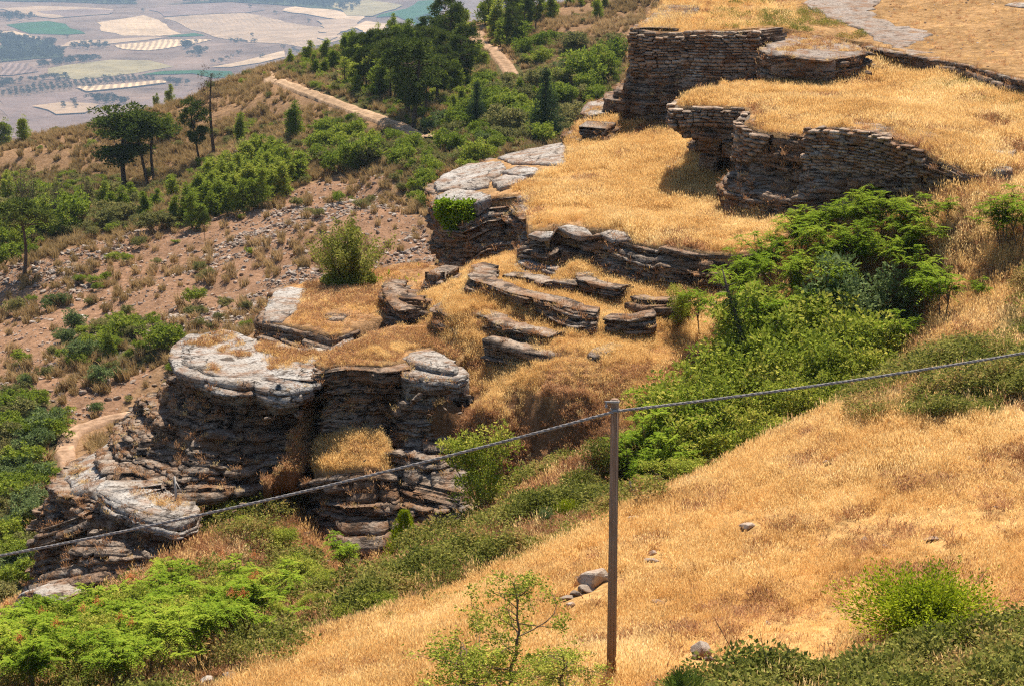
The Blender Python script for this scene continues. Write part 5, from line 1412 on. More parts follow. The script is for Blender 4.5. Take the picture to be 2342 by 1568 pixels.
        for tp in tips:
            for q in range(rng.integers(9, 14)):
                a = rng.uniform(0, 6.28); L_ = rng.uniform(0.38, 0.72); el = rng.uniform(-0.15, 1.15)
                d = np.array([math.cos(a) * math.cos(el), math.sin(a) * math.cos(el), math.sin(el)])
                side = np.array([-math.sin(a), math.cos(a), 0])
                ks = np.linspace(0.22, 1.0, 9)
                cen = tp + d * (ks * L_)[:, None] + np.array([0, 0, -rng.uniform(0.25, 0.8)]) * (ks ** 2 * L_)[:, None]
                for sg in (-1, 1):
                    dv = unit(side * sg + d * 0.45 + rng.normal(0, .12, (9, 3)) + np.array([0, 0, -0.15]))
                    ll = L_ * 0.26 * (1.15 - 0.45 * ks)
                    wdt = np.cross(dv, np.array([0, 0, 1.0])); wdt = unit(wdt + rng.normal(0, .25, wdt.shape)) * (ll * 0.36)[:, None]
                    mid = cen + dv * (ll * 0.45)[:, None]
                    V4.append(np.stack([cen, mid + wdt * 0.5, cen + dv * ll[:, None] + np.array([0, 0, -0.02]), mid - wdt * 0.5], 1).reshape(-1, 3))
        V4 = np.concatenate(V4)
        cr.append((V4, np.arange(len(V4)).reshape(-1, 4))); m = AILANTH
    elif kind in ('elm', 'elm_grey', 'dense_shrub'):  # near broadleaf with real small leaves
        HT = 3.0
        C, R = [], []
        lob = [(rng.normal(0, .5), rng.normal(0, .5), rng.uniform(0.9, 2.3), rng.uniform(0.5, 0.8)) for _ in range(9)]
        for i in range(150):
            l = lob[rng.integers(9)]; d = unit(rng.normal(0, 1, 3) + np.array([0, 0, .2]))
            c = np.array(l[:3]) + d * l[3] * rng.uniform(0.45, 1.1); c[2] = max(c[2], 0.1)
            C.append(c); R.append(rng.uniform(0.16, 0.30))
            if i % 7 == 0: tr.append(limb((rng.normal(0, .08), rng.normal(0, .08), -0.2), c, 0.035, 0.008, rng, 0.08, 6, 4))
        cr.append(tufted(np.array(C), 44, np.array(R), 0.10, 0.060, rng, 0.3, 0.9)); m = {'elm': ELM, 'elm_grey': GREYLEAF, 'dense_shrub': ELM}[kind]
    elif kind == 'broom':                  # many fine upright sprays
        HT = 2.0
        C, D_ = [], []
        for i in range(420):
            a = rng.uniform(0, 6.28); el = rng.uniform(0.25, 1.4); L_ = rng.uniform(1.0, 1.9) * (0.75 + 0.35 * math.cos(el) )
            d = np.array([math.cos(a) * math.cos(el), math.sin(a) * math.cos(el), math.sin(el)]); e = d * L_ + np.array([0, 0, 0.1])
            if i % 4 == 0: tr.append(limb((rng.normal(0, .08), rng.normal(0, .08), -0.1), e, 0.014, 0.004, rng, 0.06, 5, 3))
            for k in range(40):
                f = rng.uniform(0.3, 1.0); C.append(e * f + rng.normal(0, .075, 3)); D_.append(unit(d + rng.normal(0, .5, 3)))
        k = len(C)
        cr.append(leaf_quads(np.array(C), np.array(D_), rng.uniform(0.06, 0.11, k), rng.uniform(0.025, 0.042, k), rng)); m = BROOM
    elif kind == 'cone_bush':              # juniper-like cone of upright sprays
        HT = 1.9
        C, D_ = [], []
        tr.append(limb((0, 0, -0.2), (0, 0, 1.6), 0.04, 0.01, rng, 0.02, 5, 5))
        for i in range(5200):
            z = 1.85 * rng.random() ** 1.1; w = 0.72 * (1 - (z / 1.95) ** 1.3) + 0.03; a = rng.uniform(0, 6.28); lobe = 0.75 + 0.3 * math.sin(a * 5 + z * 4)
            q = w * lobe * math.sqrt(rng.uniform(0.2, 1)); C.append([q * math.cos(a), q * math.sin(a), z]); D_.append(unit(np.array([math.cos(a) * .5, math.sin(a) * .5, 1.0]) + rng.normal(0, .25, 3)))
        k = len(C)
        cr.append(leaf_quads(np.array(C), np.array(D_), rng.uniform(0.07, 0.15, k), rng.uniform(0.016, 0.026, k), rng)); m = BROOM
    elif kind == 'open_tree':              # young spreading tree, sparse leaves, crooked branches visible
        HT = 3.4
        zz = np.linspace(-0.3, 3.2, 12); tk = np.stack([np.cumsum(rng.normal(0, 0.05, 12)), np.cumsum(rng.normal(0, 0.05, 12)), zz], 1)
        tr.append(tube(tk, np.linspace(0.055, 0.010, 12), 6, False))
        C = []
        for i in range(30):
            z = np.clip(0.2 + 2.9 * rng.random() ** 1.15, 0.2, 3.1); a = rng.uniform(0, 6.28)
            L_ = np.interp(z, [0.2, 0.8, 1.5, 2.2, 3.2], [1.5, 1.7, 1.25, 0.8, 0.3]) * rng.uniform(0.25, 1.15)
            b = np.array([np.interp(z, zz, tk[:, 0]), np.interp(z, zz, tk[:, 1]), z])
            e = b + np.array([L_ * math.cos(a), L_ * math.sin(a), rng.uniform(-0.1, 0.75) * L_])
            tr.append(limb(b, e, 0.017, 0.006, rng, 0.13, 7, 4))
            nc = max(2, int(L_ * 5))
            for k in range(nc):
                f = rng.uniform(0.35, 1.0); s = b + (e - b) * f + rng.normal(0, 0.06, 3); e2 = s + rng.normal(0, .16, 3) + np.array([0, 0, .10])
                tr.append(limb(s, e2, 0.006, 0.003, rng, 0.05, 3, 3))
                for q in range(rng.integers(26, 60)): C.append(e2 + rng.normal(0, .085, 3))
        C = np.array(C); k = len(C)
        cr.append(leaf_quads(C, unit(rng.normal(0, 1, (k, 3)) + np.array([0, 0, .2])), rng.uniform(0.05, 0.09, k), rng.uniform(0.03, 0.05, k), rng)); m = ELM
    elif kind == 'stemmy_shrub':           # fan of bare stems, leaves thin above and dense at the foot
        HT = 4.2
        C = []
        for i in range(70):
            a = rng.uniform(0, 6.28); el = rng.uniform(0.75, 1.5); L_ = rng.uniform(2.4, 4.2); b = np.array([rng.normal(0, .35), rng.normal(0, .35), -0.2])
            e = b + L_ * np.array([math.cos(a) * math.cos(el), math.sin(a) * math.cos(el), math.sin(el)])
            tr.append(limb(b, e, 0.03, 0.006, rng, 0.08, 6, 3))
            for k in range(190):
                f = rng.random() ** 1.1; C.append(b + (e - b) * f + rng.normal(0, .14 + .1 * (1 - f), 3))
        for i in range(6500):
            a = rng.uniform(0, 6.28); q = 1.7 * math.sqrt(rng.random()); C.append(np.array([q * math.cos(a), q * math.sin(a), rng.uniform(0, 1.1) * (1.15 - q / 2)]))
        C = np.array(C); k = len(C)
        cr.append(leaf_quads(C, unit(rng.normal(0, 1, (k, 3))), rng.uniform(0.12, 0.20, k), rng.uniform(0.07, 0.11, k), rng)); m = BROOM2
    return join(tr), join(cr), (BARK if 'pine' in kind or kind == 'fir' else TWIG), m, HT

DEADNEEDLE = plant_material('dead_needle', [(0.0, (0.07, 0.045, 0.03)), (0.5, (0.13, 0.085, 0.055)), (1.0, (0.2, 0.14, 0.09))], 0.2, 0.3)
BROOM2 = plant_material('shrub_leaf', [(0.0, (0.09, 0.11, 0.018)), (0.5, (0.21, 0.22, 0.04)), (1.0, (0.38, 0.34, 0.09))], 0.35, 0.8)
PROTO = {}
NVAR = {'umbrella_pine': 4, 'tiered_pine': 3, 'young_pine': 9, 'fir': 1, 'round_bush': 5, 'olive_bush': 4, 'grey_bush': 3, 'bare_tree': 3, 'dead_pine': 1, 'ailanthus': 6, 'elm': 5, 'elm_grey': 2, 'dense_shrub': 1, 'broom': 1, 'cone_bush': 1, 'open_tree': 3, 'stemmy_shrub': 1}
def get_proto(kind, i):
    k = (kind, i % NVAR[kind])
    if k not in PROTO:
        t, c, tm, cm, HT = tree_parts(500 + 37 * list(NVAR).index(kind) + k[1], kind)
        PROTO[k] = (mesh_np(kind + '_trunk', t[0], t[1], tm, True), mesh_np(kind + '_crown', c[0], c[1], cm), HT)
    return PROTO[k]

def plant(kind, name, label, cat, base, height, var=0, width=1.0, rotz=None, group=None, lean=(0, 0), tname='trunk', cname='crown'):
    tm, cm, HT = get_proto(kind, var)
    s = height / HT
    e = bpy.data.objects.new(name, None); COL.objects.link(e)
    e.location = base
    e.rotation_euler = (lean[0], lean[1], 0)
    tag(e, label, cat, group)
    r = rotz if rotz is not None else (var * 2.4 + base[0] * 3.1) % 6.28
    for nm, me in ((tname, tm), (cname, cm)):
        link(nm, me, e, (0, 0, 0), (0, 0, r), (s * width, s * width, s))
    return e

def top_height(p, vy):
    """Height at which something standing at p reaches survey row vy."""
    lo, hi = 0.05, 40.0
    for _ in range(40):
        m = (lo + hi) / 2
        if proj(p + np.array([0, 0, m]))[1] > vy: lo = m
        else: hi = m
    return hi

def far_tree(kind, vx, vbase, hpx, label, group=None, var=None, width=1.0, name=None, cat='tree', lean=(0, 0)):
    p = ground(vx, vbase, 95, 420)
    h = top_height(p, vbase - hpx)
    v = int(vx * 7 + vbase * 3) if var is None else var
    nm = name or {'umbrella_pine': 'pine_tree', 'tiered_pine': 'pine_tree', 'young_pine': 'young_pine', 'fir': 'fir_tree', 'round_bush': 'leafy_bush', 'olive_bush': 'olive_bush', 'grey_bush': 'grey_bush', 'bare_tree': 'bare_tree', 'dead_pine': 'dead_pine'}[kind]
    return plant(kind, nm, label, cat, p, h, v, width, None, group, lean, 'trunk' if cat == 'tree' else 'stems', 'crown')

# named trees of the far hillside
far_tree('tiered_pine', 286, 431, 188, 'broad dark pine leaning left, largest of the tall pines on the hillside', width=1.5, var=0)
far_tree('umbrella_pine', 339, 422, 174, 'slender dark pine, left one of the close pair of tall pines', width=1.15, var=1, lean=(0, -0.06))
far_tree('umbrella_pine', 355, 415, 165, 'slender dark pine, right one of the close pair of tall pines', width=1.15, var=2)
far_tree('tiered_pine', 457, 372, 148, 'dark pine with flat foliage plates beside the dead pine', width=0.8, var=0, lean=(0, -0.08))
far_tree('dead_pine', 490, 352, 190, 'tall dead pine with bare brown top above the valley', width=1.0)
far_tree('umbrella_pine', 54, 630, 183, 'lone pine with long bare trunk at far left edge', width=1.15, var=2, lean=(0, 0.02))
far_tree('umbrella_pine', 894, 228, 146, 'flat topped pine with bare trunk above the dirt track', width=0.9, var=1)
far_tree('tiered_pine', 945, 290, 195, 'massive dark pine standing above the dirt track', width=1.25, var=1)
far_tree('tiered_pine', 935, 262, 170, 'dark pine crowding behind the massive pine by the track', width=1.0, var=2)
far_tree('fir', 1249, 330, 180, 'dark conical fir below the footpath, tallest of the hollow', width=1.0)
far_tree('fir', 1091, 298, 115, 'smaller dark conical fir left of the tallest fir', width=1.1)
far_tree('umbrella_pine', 470, 563, 82, 'small lone pine on the scree below the pine thicket', width=0.55, var=2)
far_tree('round_bush', 180, 520, 90, 'dark ivy covered bush among the bare trees', width=1.0, cat='bush')
far_tree('young_pine', 14, 338, 64, 'young pine on the ridge at far left edge', width=1.2)
far_tree('young_pine', 56, 324, 58, 'second young pine on the ridge from far left', width=1.1)
far_tree('young_pine', 360, 248, 32, 'small young pine on skyline left of the dead pine', width=0.9)
far_tree('young_pine', 392, 238, 42, 'young pine on skyline beside the dead pine', width=1.0)
far_tree('young_pine', 388, 320, 66, 'dark young pine behind the close pair of tall pines', width=1.1)
far_tree('young_pine', 552, 330, 70, 'uppermost young pine of the thicket below the track', width=1.1)
far_tree('young_pine', 676, 315, 78, 'round young pine alone under the bend of dirt track', width=1.2)
far_tree('young_pine', 901, 110, 84, 'pointed young pine rising above the skyline', width=0.75)
far_tree('bare_tree', 60, 500, 115, 'grey bare branched tree above the lone pine', width=1.2)
far_tree('bare_tree', 130, 510, 110, 'grey bare branched tree, middle one of three', width=1.2)
far_tree('bare_tree', 205, 495, 108, 'grey bare branched tree beside the broad dark pine', width=1.1)
far_tree('round_bush', 1351, 200, 92, 'bright yellow green bush beside the rear cliff', width=1.0, cat='bush')
far_tree('round_bush', 1386, 178, 80, 'bright green bush close against the rear cliff', width=0.9, cat='bush')
far_tree('round_bush', 1418, 150, 66, 'green bush touching the corner of rear cliff', width=0.9, cat='bush')
far_tree('olive_bush', 1330, 116, 52, 'olive coloured bush above the yellow green bush', width=1.2, cat='bush')
far_tree('grey_bush', 1291, 165, 34, 'pale grey bush beside the fir top', width=1.2, cat='bush')

G1 = 'young pines in the thicket below the dirt track'
for x, b, h in [(585, 380, 70), (620, 400, 78), (655, 420, 96), (560, 402, 82), (520, 422, 72), (482, 432, 70), (600, 472, 82), (648, 428, 62), (440, 522, 76), (475, 492, 84), (500, 482, 72), (536, 462, 68), (402, 512, 62), (430, 502, 78), (392, 455, 52), (572, 452, 74), (520, 490, 66),
                (282, 502, 72), (242, 474, 56), (466, 452, 42), (620, 452, 60), (686, 408, 58), (640, 380, 66), (600, 420, 72), (546, 430, 74), (455, 470, 70), (330, 500, 60), (300, 470, 50), (360, 480, 46)]:
    far_tree('young_pine', x, b, h, 'bushy young pine in the thicket below the dirt track', G1, width=1.25)
G2 = 'young pines on the wooded knoll above the dirt track'
for x, b, h in [(664, 149, 34), (710, 138, 42), (749, 136, 48), (790, 122, 44), (806, 122, 54), (845, 128, 50), (870, 150, 66), (936, 128, 78), (975, 125, 62), (1000, 120, 88), (1024, 108, 82), (1057, 56, 28), (790, 198, 72), (842, 192, 62), (866, 222, 82), (767, 162, 52), (720, 165, 40), (1059, 160, 76),
                (1094, 157, 52), (989, 172, 72), (1000, 142, 52), (1013, 220, 56), (820, 162, 56), (745, 175, 40), (960, 200, 66), (1041, 210, 70), (1030, 160, 60), (905, 165, 60), (815, 215, 46), (1075, 190, 50)]:
    far_tree('young_pine', x, b, h, 'bushy young pine on the wooded knoll above the dirt track', G2, width=1.3)
G3 = 'pines at the top edge beside the footpath'
for x, b, h in [(1115, 60, 72), (1140, 92, 92), (1162, 110, 84), (1187, 52, 62), (1145, 106, 64), (1170, 60, 70), (1125, 40, 50), (1210, 40, 55), (1262, 46, 58), (1240, 22, 34), (1300, 14, 30), (1365, 48, 52), (1190, 20, 40), (1330, 15, 25), (1385, 20, 30)]:
    far_tree('young_pine', x, b, h, 'dark bushy pine at the top edge beside the footpath', G3, width=1.3)
G4 = 'round bushes in the hollow below the track'
for x, b, h in [(753, 341, 52), (820, 380, 78), (767, 397, 58), (838, 338, 48), (799, 327, 62), (1017, 352, 62), (1084, 380, 66), (1048, 354, 50), (1119, 374, 52), (929, 352, 52), (957, 442, 44), (978, 476, 54), (873, 352, 44), (735, 372, 46), (905, 330, 40), (1000, 400, 40), (1130, 345, 44), (985, 430, 40)]:
    far_tree('round_bush', x, b, h, 'round green bush in the hollow below the dirt track', G4, cat='bush', width=0.95)
G5 = 'mixed bushes around the firs'
for x, b, h, k in [(1110, 270, 56, 'round_bush'), (1180, 262, 50, 'round_bush'), (1154, 318, 84, 'olive_bush'), (1205, 300, 70, 'round_bush'), (1200, 240, 50, 'olive_bush'), (1220, 215, 60, 'olive_bush'), (1290, 240, 60, 'round_bush'), (1310, 280, 56, 'olive_bush'), (1200, 132, 48, 'round_bush'), (1231, 118, 48, 'round_bush'), (1273, 96, 30, 'round_bush'),
                   (1231, 150, 44, 'round_bush'), (1203, 146, 24, 'round_bush'), (1066, 268, 44, 'round_bush'), (978, 303, 34, 'grey_bush'), (1340, 240, 50, 'olive_bush'), (1130, 230, 44, 'round_bush'), (1160, 200, 36, 'olive_bush'), (1040, 320, 46, 'olive_bush'), (1000, 290, 40, 'grey_bush'), (1300, 320, 40, 'olive_bush'), (1370, 225, 36, 'round_bush'), (1280, 200, 44, 'olive_bush'), (1400, 110, 40, 'olive_bush'), (1250, 190, 40, 'round_bush'), (1180, 330, 40, 'olive_bush'), (1110, 335, 36, 'grey_bush')]:
    far_tree(k, x, b, h, 'bush crowded round the dark conical firs', G5, cat='bush', width=1.05)
G6 = 'bushes at the foot of the pine thicket'
for x, b, h, k in [(30, 570, 66, 'round_bush'), (100, 545, 60, 'round_bush'), (350, 530, 48, 'olive_bush'), (385, 522, 38, 'olive_bush'), (150, 540, 46, 'round_bush'), (215, 545, 30, 'olive_bush'), (60, 590, 40, 'round_bush'), (5, 610, 60, 'round_bush'), (260, 525, 26, 'olive_bush'), (310, 520, 30, 'olive_bush'), (325, 565, 30, 'olive_bush'), (120, 500, 60, 'round_bush'), (10, 520, 60, 'round_bush'), (180, 450, 30, 'round_bush')]:
    far_tree(k, x, b, h, 'bush at the foot of the pine thicket', G6, cat='bush', width=1.1)
G7 = 'low bushes dotted over the scree slope'
for x, b, h, k in [(165, 757, 52, 'grey_bush'), (250, 815, 66, 'young_pine'), (290, 770, 56, 'round_bush'), (372, 808, 74, 'round_bush'), (395, 800, 50, 'round_bush'), (330, 805, 36, 'round_bush'), (185, 822, 50, 'grey_bush'), (215, 815, 36, 'grey_bush'), (150, 790, 44, 'grey_bush'), (290, 725, 30, 'olive_bush'), (447, 697, 42, 'round_bush'), (236, 643, 22, 'round_bush'),
                   (475, 640, 28, 'olive_bush'), (146, 697, 28, 'grey_bush'), (115, 706, 36, 'grey_bush'), (118, 702, 20, 'olive_bush'), (50, 838, 40, 'round_bush'), (455, 720, 22, 'olive_bush'), (560, 706, 22, 'olive_bush'), (562, 755, 28, 'round_bush'), (230, 880, 50, 'grey_bush'), (270, 870, 34, 'grey_bush'), (340, 830, 26, 'olive_bush'), (60, 885, 34, 'grey_bush'), (455, 750, 26, 'olive_bush'), (500, 735, 22, 'olive_bush'), (35, 720, 40, 'olive_bush'), (200, 700, 20, 'olive_bush')]:
    far_tree(k, x, b, h, 'low bush dotted on the scree slope', G7, cat='bush', width=1.0)
G8 = 'dense bushes down the far left slope'
rng8 = np.random.default_rng(88)
for x, b, h, k in [(30, 950, 60, 'round_bush'), (70, 935, 50, 'round_bush'), (110, 1000, 70, 'grey_bush'), (60, 1010, 60, 'round_bush'), (20, 1020, 60, 'olive_bush'), (50, 1080, 66, 'round_bush'), (10, 1100, 60, 'grey_bush'), (90, 1120, 60, 'round_bush'), (40, 1150, 66, 'round_bush'), (5, 1180, 60, 'olive_bush'), (70, 1190, 60, 'grey_bush'),
                   (30, 1230, 66, 'round_bush'), (10, 1290, 70, 'round_bush'), (60, 1270, 60, 'olive_bush'), (30, 1340, 70, 'round_bush'), (10, 1390, 60, 'olive_bush'), (225, 945, 30, 'grey_bush'), (-20, 1000, 70, 'round_bush'), (-15, 1140, 70, 'round_bush'), (80, 970, 46, 'grey_bush'), (45, 900, 30, 'olive_bush')]:
    far_tree(k, x, b, h, 'bush in the dense scrub down the far left slope', G8, cat='bush', width=1.15)

rf = np.random.default_rng(404)
def fillers(poly, n, mind, kinds, hr, label, group, cat, width):
    poly = np.array(poly, float); got = []
    x0, y0 = poly.min(0); x1, y1 = poly.max(0)
    for _ in range(n * 30):
        q = (rf.uniform(x0, x1), rf.uniform(y0, y1))
        if not inpoly(np.array([q[0]]), np.array([q[1]]), poly)[0]: continue
        if any(abs(q[0] - g[0]) < mind and abs(q[1] - g[1]) < mind * 0.5 for g in got): continue
        p = ground(q[0], q[1], 95, 420)
        if not off_track(p[0:1], p[1:2])[0]: continue
        got.append(q)
        far_tree(kinds[rf.integers(len(kinds))], q[0], q[1], rf.uniform(*hr), label, group, cat=cat, width=width)
        if len(got) >= n: break
G9 = 'tall dark pines on the wooded knoll'
fillers([(800, 200), (880, 150), (1040, 110), (1090, 180), (1040, 240), (950, 270), (860, 230)], 20, 28, ['tiered_pine', 'umbrella_pine', 'tiered_pine'], (95, 135), 'tall dark pine on the wooded knoll', G9, 'tree', 1.0)
fillers([(1130, 60), (1200, 20), (1260, 40), (1180, 120)], 5, 30, ['tiered_pine'], (80, 105), 'dark bushy pine at the top edge beside the footpath', G3, 'tree', 0.9)
fillers([(740, 150), (860, 120), (1050, 80), (1100, 160), (1060, 220), (960, 250), (850, 200)], 26, 26, ['young_pine', 'young_pine', 'umbrella_pine', 'tiered_pine'], (50, 78), 'bushy young pine on the wooded knoll above the dirt track', G2, 'tree', 1.2)
fillers([(700, 330), (760, 300), (900, 320), (1000, 350), (1120, 380), (1000, 420), (980, 490), (920, 440), (850, 400), (730, 395)], 24, 30, ['round_bush', 'round_bush', 'olive_bush'], (30, 55), 'round green bush in the hollow below the dirt track', G4, 'bush', 1.1)
fillers([(1000, 230), (1110, 200), (1160, 230), (1320, 190), (1400, 180), (1320, 320), (1180, 350), (1020, 310)], 34, 28, ['round_bush', 'olive_bush', 'round_bush', 'young_pine'], (38, 62), 'bush crowded round the dark conical firs', G5, 'bush', 1.1)
fillers([(0, 440), (200, 420), (330, 460), (420, 500), (300, 530), (100, 560), (0, 590)], 24, 30, ['round_bush', 'olive_bush', 'young_pine'], (36, 60), 'bush at the foot of the pine thicket', G6, 'bush', 1.15)
fillers([(440, 440), (560, 380), (660, 360), (690, 420), (600, 480), (470, 510)], 28, 20, ['young_pine'], (55, 80), 'bushy young pine in the thicket below the dirt track', G1, 'tree', 1.25)
fillers([(0, 960), (80, 930), (100, 1000), (95, 1180), (50, 1330), (0, 1400)], 22, 24, ['round_bush', 'grey_bush', 'round_bush', 'olive_bush'], (40, 66), 'bush in the dense scrub down the far left slope', G8, 'bush', 1.2)

# undergrowth mass between the trees
UND = [bpy.data.objects.new('undergrowth_clump', get_proto('round_bush', i)[1]) for i in range(3)] + [bpy.data.objects.new('undergrowth_clump', get_proto('olive_bush', i)[1]) for i in range(3)]
def m_und(x, y, vx, vy):
    d = np.hypot(x, y)
    g = in_any(vx, vy, GREENZ)
    f = np.clip((fbm(x * 0.09, y * 0.09, 91, 4) - 0.40) * 7, 0.0, 1)
    return (d > 102) * off_track(x, y) * np.where(g, np.clip(f + 0.3, 0, 1), 0.06 * f)
pu = place(17000, (-85, 75, 100, 340), H, m_und, rng, 60)
rot, sc = rs(pu, rng, 0.18, 0.48, 0.1, (0.6, 1.0))
scatter('undergrowth', 'low green undergrowth filling between the trees of the far hillside', 'undergrowth', pu, rot, sc, rng.integers(0, 6, len(pu)), UND)

# ---- near trees and shrubs
def near_tree(kind, vx, vtop, D, label, group=None, width=1.0, var=None, name=None, cat='tree', minh=0.6, sink=0.0):
    u = P(vx, vtop, D)
    p = np.array([u[0], u[1], float(H(u[0:1], u[1:2])[0]) - sink])
    h = max(minh, u[2] - p[2])
    v = int(vx * 7 + vtop * 3) if var is None else var
    nm = name or {'ailanthus': 'ailanthus_tree', 'elm': 'leafy_tree', 'elm_grey': 'grey_leafy_tree', 'dense_shrub': 'leafy_shrub', 'broom': 'broom_bush', 'cone_bush': 'juniper_bush', 'open_tree': 'young_tree', 'stemmy_shrub': 'stemmy_shrub'}[kind]
    HT = get_proto(kind, v)[2]
    w = width * max(1.0, min(1.6, HT / h * 0.8)) if kind in ('ailanthus', 'elm') else width
    return plant(kind, nm, label, cat, p, h, v, w, None, group, (0, 0), 'trunk' if cat == 'tree' else 'stems', 'crown')

GA = 'ailanthus trees in the bright thicket below the curving wall'
for x, t, D in [(1790, 505, 77), (1850, 455, 78.2), (1925, 442, 77.8), (1985, 408, 77.6), (2035, 432, 76.6), (2095, 436, 75.5), (1895, 505, 75.5), (1975, 500, 75), (2050, 505, 74.5), (1745, 560, 74.5), (1820, 560, 74), (1700, 600, 73.5), (1900, 570, 73.5), (1690, 660, 71.5), (1780, 630, 71.8), (2090, 500, 74.5), (1840, 500, 76), (1960, 450, 77), (1820, 470, 78), (1890, 470, 77.5), (2010, 470, 76.2), (2070, 470, 75.8), (1940, 500, 75.6), (1760, 530, 76), (1700, 570, 75.2), (1860, 540, 75), (2130, 480, 74.6), (1655, 640, 73)]:
    near_tree('ailanthus', x, t, D, 'bright green ailanthus in the thicket below the curving wall', GA, 1.0)
near_tree('ailanthus', 2165, 440, 75.5, 'ailanthus with flat spreading top, rightmost of the thicket under wall')
near_tree('ailanthus', 2300, 436, 73.5, 'ailanthus at right edge of the view on the dry bank', width=1.2, minh=2.2)
near_tree('ailanthus', 2335, 455, 73, 'ailanthus cut off by the right edge of the view', width=1.1, minh=2.0)
near_tree('ailanthus', 2165, 592, 70, 'small forked ailanthus alone on the dry grass bank', width=1.25, minh=2.4)
near_tree('ailanthus', 2245, 628, 70, 'tiny ailanthus right of the small forked one', width=0.7)
near_tree('ailanthus', 2120, 560, 72.5, 'ailanthus sapling between the thicket and the forked one')
near_tree('ailanthus', 1605, 640, 73.5, 'small ailanthus sapling left of the dead ivy trunk', width=0.7)
near_tree('ailanthus', 2065, 700, 69, 'low yellow green ailanthus shoot below the grey leafy tree', width=0.8)
near_tree('elm_grey', 1985, 535, 72.5, 'dark grey green leafy tree within the bright ailanthus thicket', width=1.05)
GE = 'olive green leafy trees in front of the ailanthus thicket'
for x, t, D in [(1760, 640, 70.5), (1700, 700, 69.5), (1830, 690, 69.5), (1905, 700, 69.2), (1965, 692, 69), (1640, 790, 67.2), (1740, 790, 67.5), (1850, 790, 67), (1930, 785, 67), (1600, 850, 65.8), (1690, 860, 65.6), (1780, 870, 65), (1850, 860, 65.2), (1640, 930, 64.2), (1740, 940, 63.5), (1570, 960, 63.8), (1900, 850, 66)]:
    near_tree('elm', x, t - 12, D, 'olive green leafy tree between ailanthus thicket and golden field', GE, 1.1)
GA2 = 'ailanthus shoots just behind the pole'
for x, t, D in [(1560, 885, 65.2), (1505, 895, 65), (1480, 935, 64.2), (1530, 940, 63.6), (1450, 985, 63), (1590, 900, 64.8)]:
    near_tree('ailanthus', x, t, D, 'bright ailanthus shoot just behind the pole', GA2, 1.0)
GA3 = 'ailanthus trees in the lower left thicket'
for x, t, D in [(60, 1455, 57), (150, 1425, 58), (250, 1375, 59.5), (330, 1345, 60.5), (420, 1325, 61.5), (120, 1490, 55.5), (225, 1455, 56.5), (330, 1425, 57.5), (450, 1390, 58.5), (530, 1335, 60.5), (500, 1455, 55.5), (400, 1490, 54.5), (290, 1510, 53.5), (165, 1530, 53), (40, 1520, 54), (590, 1410, 57), (5, 1480, 56), (360, 1530, 52.5), (80, 1560, 52), (460, 1520, 53), (260, 1560, 51.5), (550, 1480, 54), (400, 1420, 57.5), (200, 1400, 59)]:
    near_tree('ailanthus', x, t, D, 'bright green ailanthus in the lower left thicket', GA3, 1.05, minh=1.9)
SEEDM = plant_material('seed_cluster', [(0.0, (0.36, 0.09, 0.03)), (0.5, (0.52, 0.17, 0.06)), (1.0, (0.62, 0.30, 0.12))], 0.3, 1.0)
_r = np.random.default_rng(9); _c = _r.normal(0, 0.07, (70, 3)); _v = leaf_quads(_c, unit(_r.normal(0, 1, (70, 3))), 0.06, 0.025, _r)
SEED = mesh_np('seed_cluster', _v[0], _v[1], SEEDM)
for e in [o for o in COL.objects if o.get('group') == GA3][::3]:
    hh = e.children[0].scale[2] * 3.2
    for _ in range(2): link('seed_cluster', SEED, e, (_r.normal(0, .35), _r.normal(-.2, .3), hh * _r.uniform(0.82, 0.97)))
near_tree('ailanthus', 775, 1212, 62.5, 'taller ailanthus rising on thin stem right of lower left thicket', width=0.75)
for x, t, D, lab in [(120, 1440, 58.2, 'dull leafy tree between ailanthus near lower left corner'), (300, 1400, 58.6, 'dull leafy tree in middle of the lower left thicket'), (440, 1450, 56.3, 'dull leafy tree in lower left thicket near the field edge'), (520, 1400, 58, 'dull leafy tree at right of the lower left thicket'), (60, 1500, 55.2, 'dull leafy tree at the lower left corner'), (240, 1500, 54.6, 'dull leafy tree at bottom of the lower left thicket')]:
    near_tree('elm', x, t, D, lab, minh=1.9)
GE2 = 'grey green leafy trees beside the lower left thicket'
for x, t, D in [(690, 1255, 61.5), (640, 1290, 61), (735, 1300, 60), (585, 1290, 62), (700, 1360, 58), (640, 1390, 57.5), (740, 1380, 57), (600, 1340, 60)]:
    near_tree('elm', x, t, D, 'grey green leafy tree beside the lower left thicket', GE2, 1.0)
near_tree('elm', 1115, 1018, 63.6, 'rounded leafy tree below the dry slope left of the pole', width=0.95, var=2, minh=3.0)
near_tree('cone_bush', 925, 1166, 64, 'conical yellow green juniper under the dark lower cliff', cat='bush', width=1.15)
near_tree('broom', 1110, 1262, 57.5, 'small bright yellow green bush at field edge left of pole', cat='bush', width=0.9)
near_tree('elm_grey', 1250, 1205, 58.5, 'dark grey shrub at field edge left of pole', cat='bush', name='grey_shrub', width=0.9)
near_tree('elm', 870, 1395, 54, 'green shrub at field edge below the juniper', cat='bush', name='leafy_shrub', var=1, width=1.3)
near_tree('elm', 800, 1410, 54, 'green shrub at field edge, next left of the one below the juniper', cat='bush', name='leafy_shrub', var=3, width=1.2)
near_tree('broom', 2125, 1275, 41.5, 'broad bright green broom bush in lower right of golden field', cat='bush', width=1.4, minh=1.6)
near_tree('elm_grey', 2315, 1385, 42, 'dark bush beside the broad broom at right edge', cat='bush', name='dark_bush', width=0.7)
near_tree('open_tree', 1170, 1310, 38.5, 'young spreading tree with thin leaves in front of golden field', width=1.2, var=0)
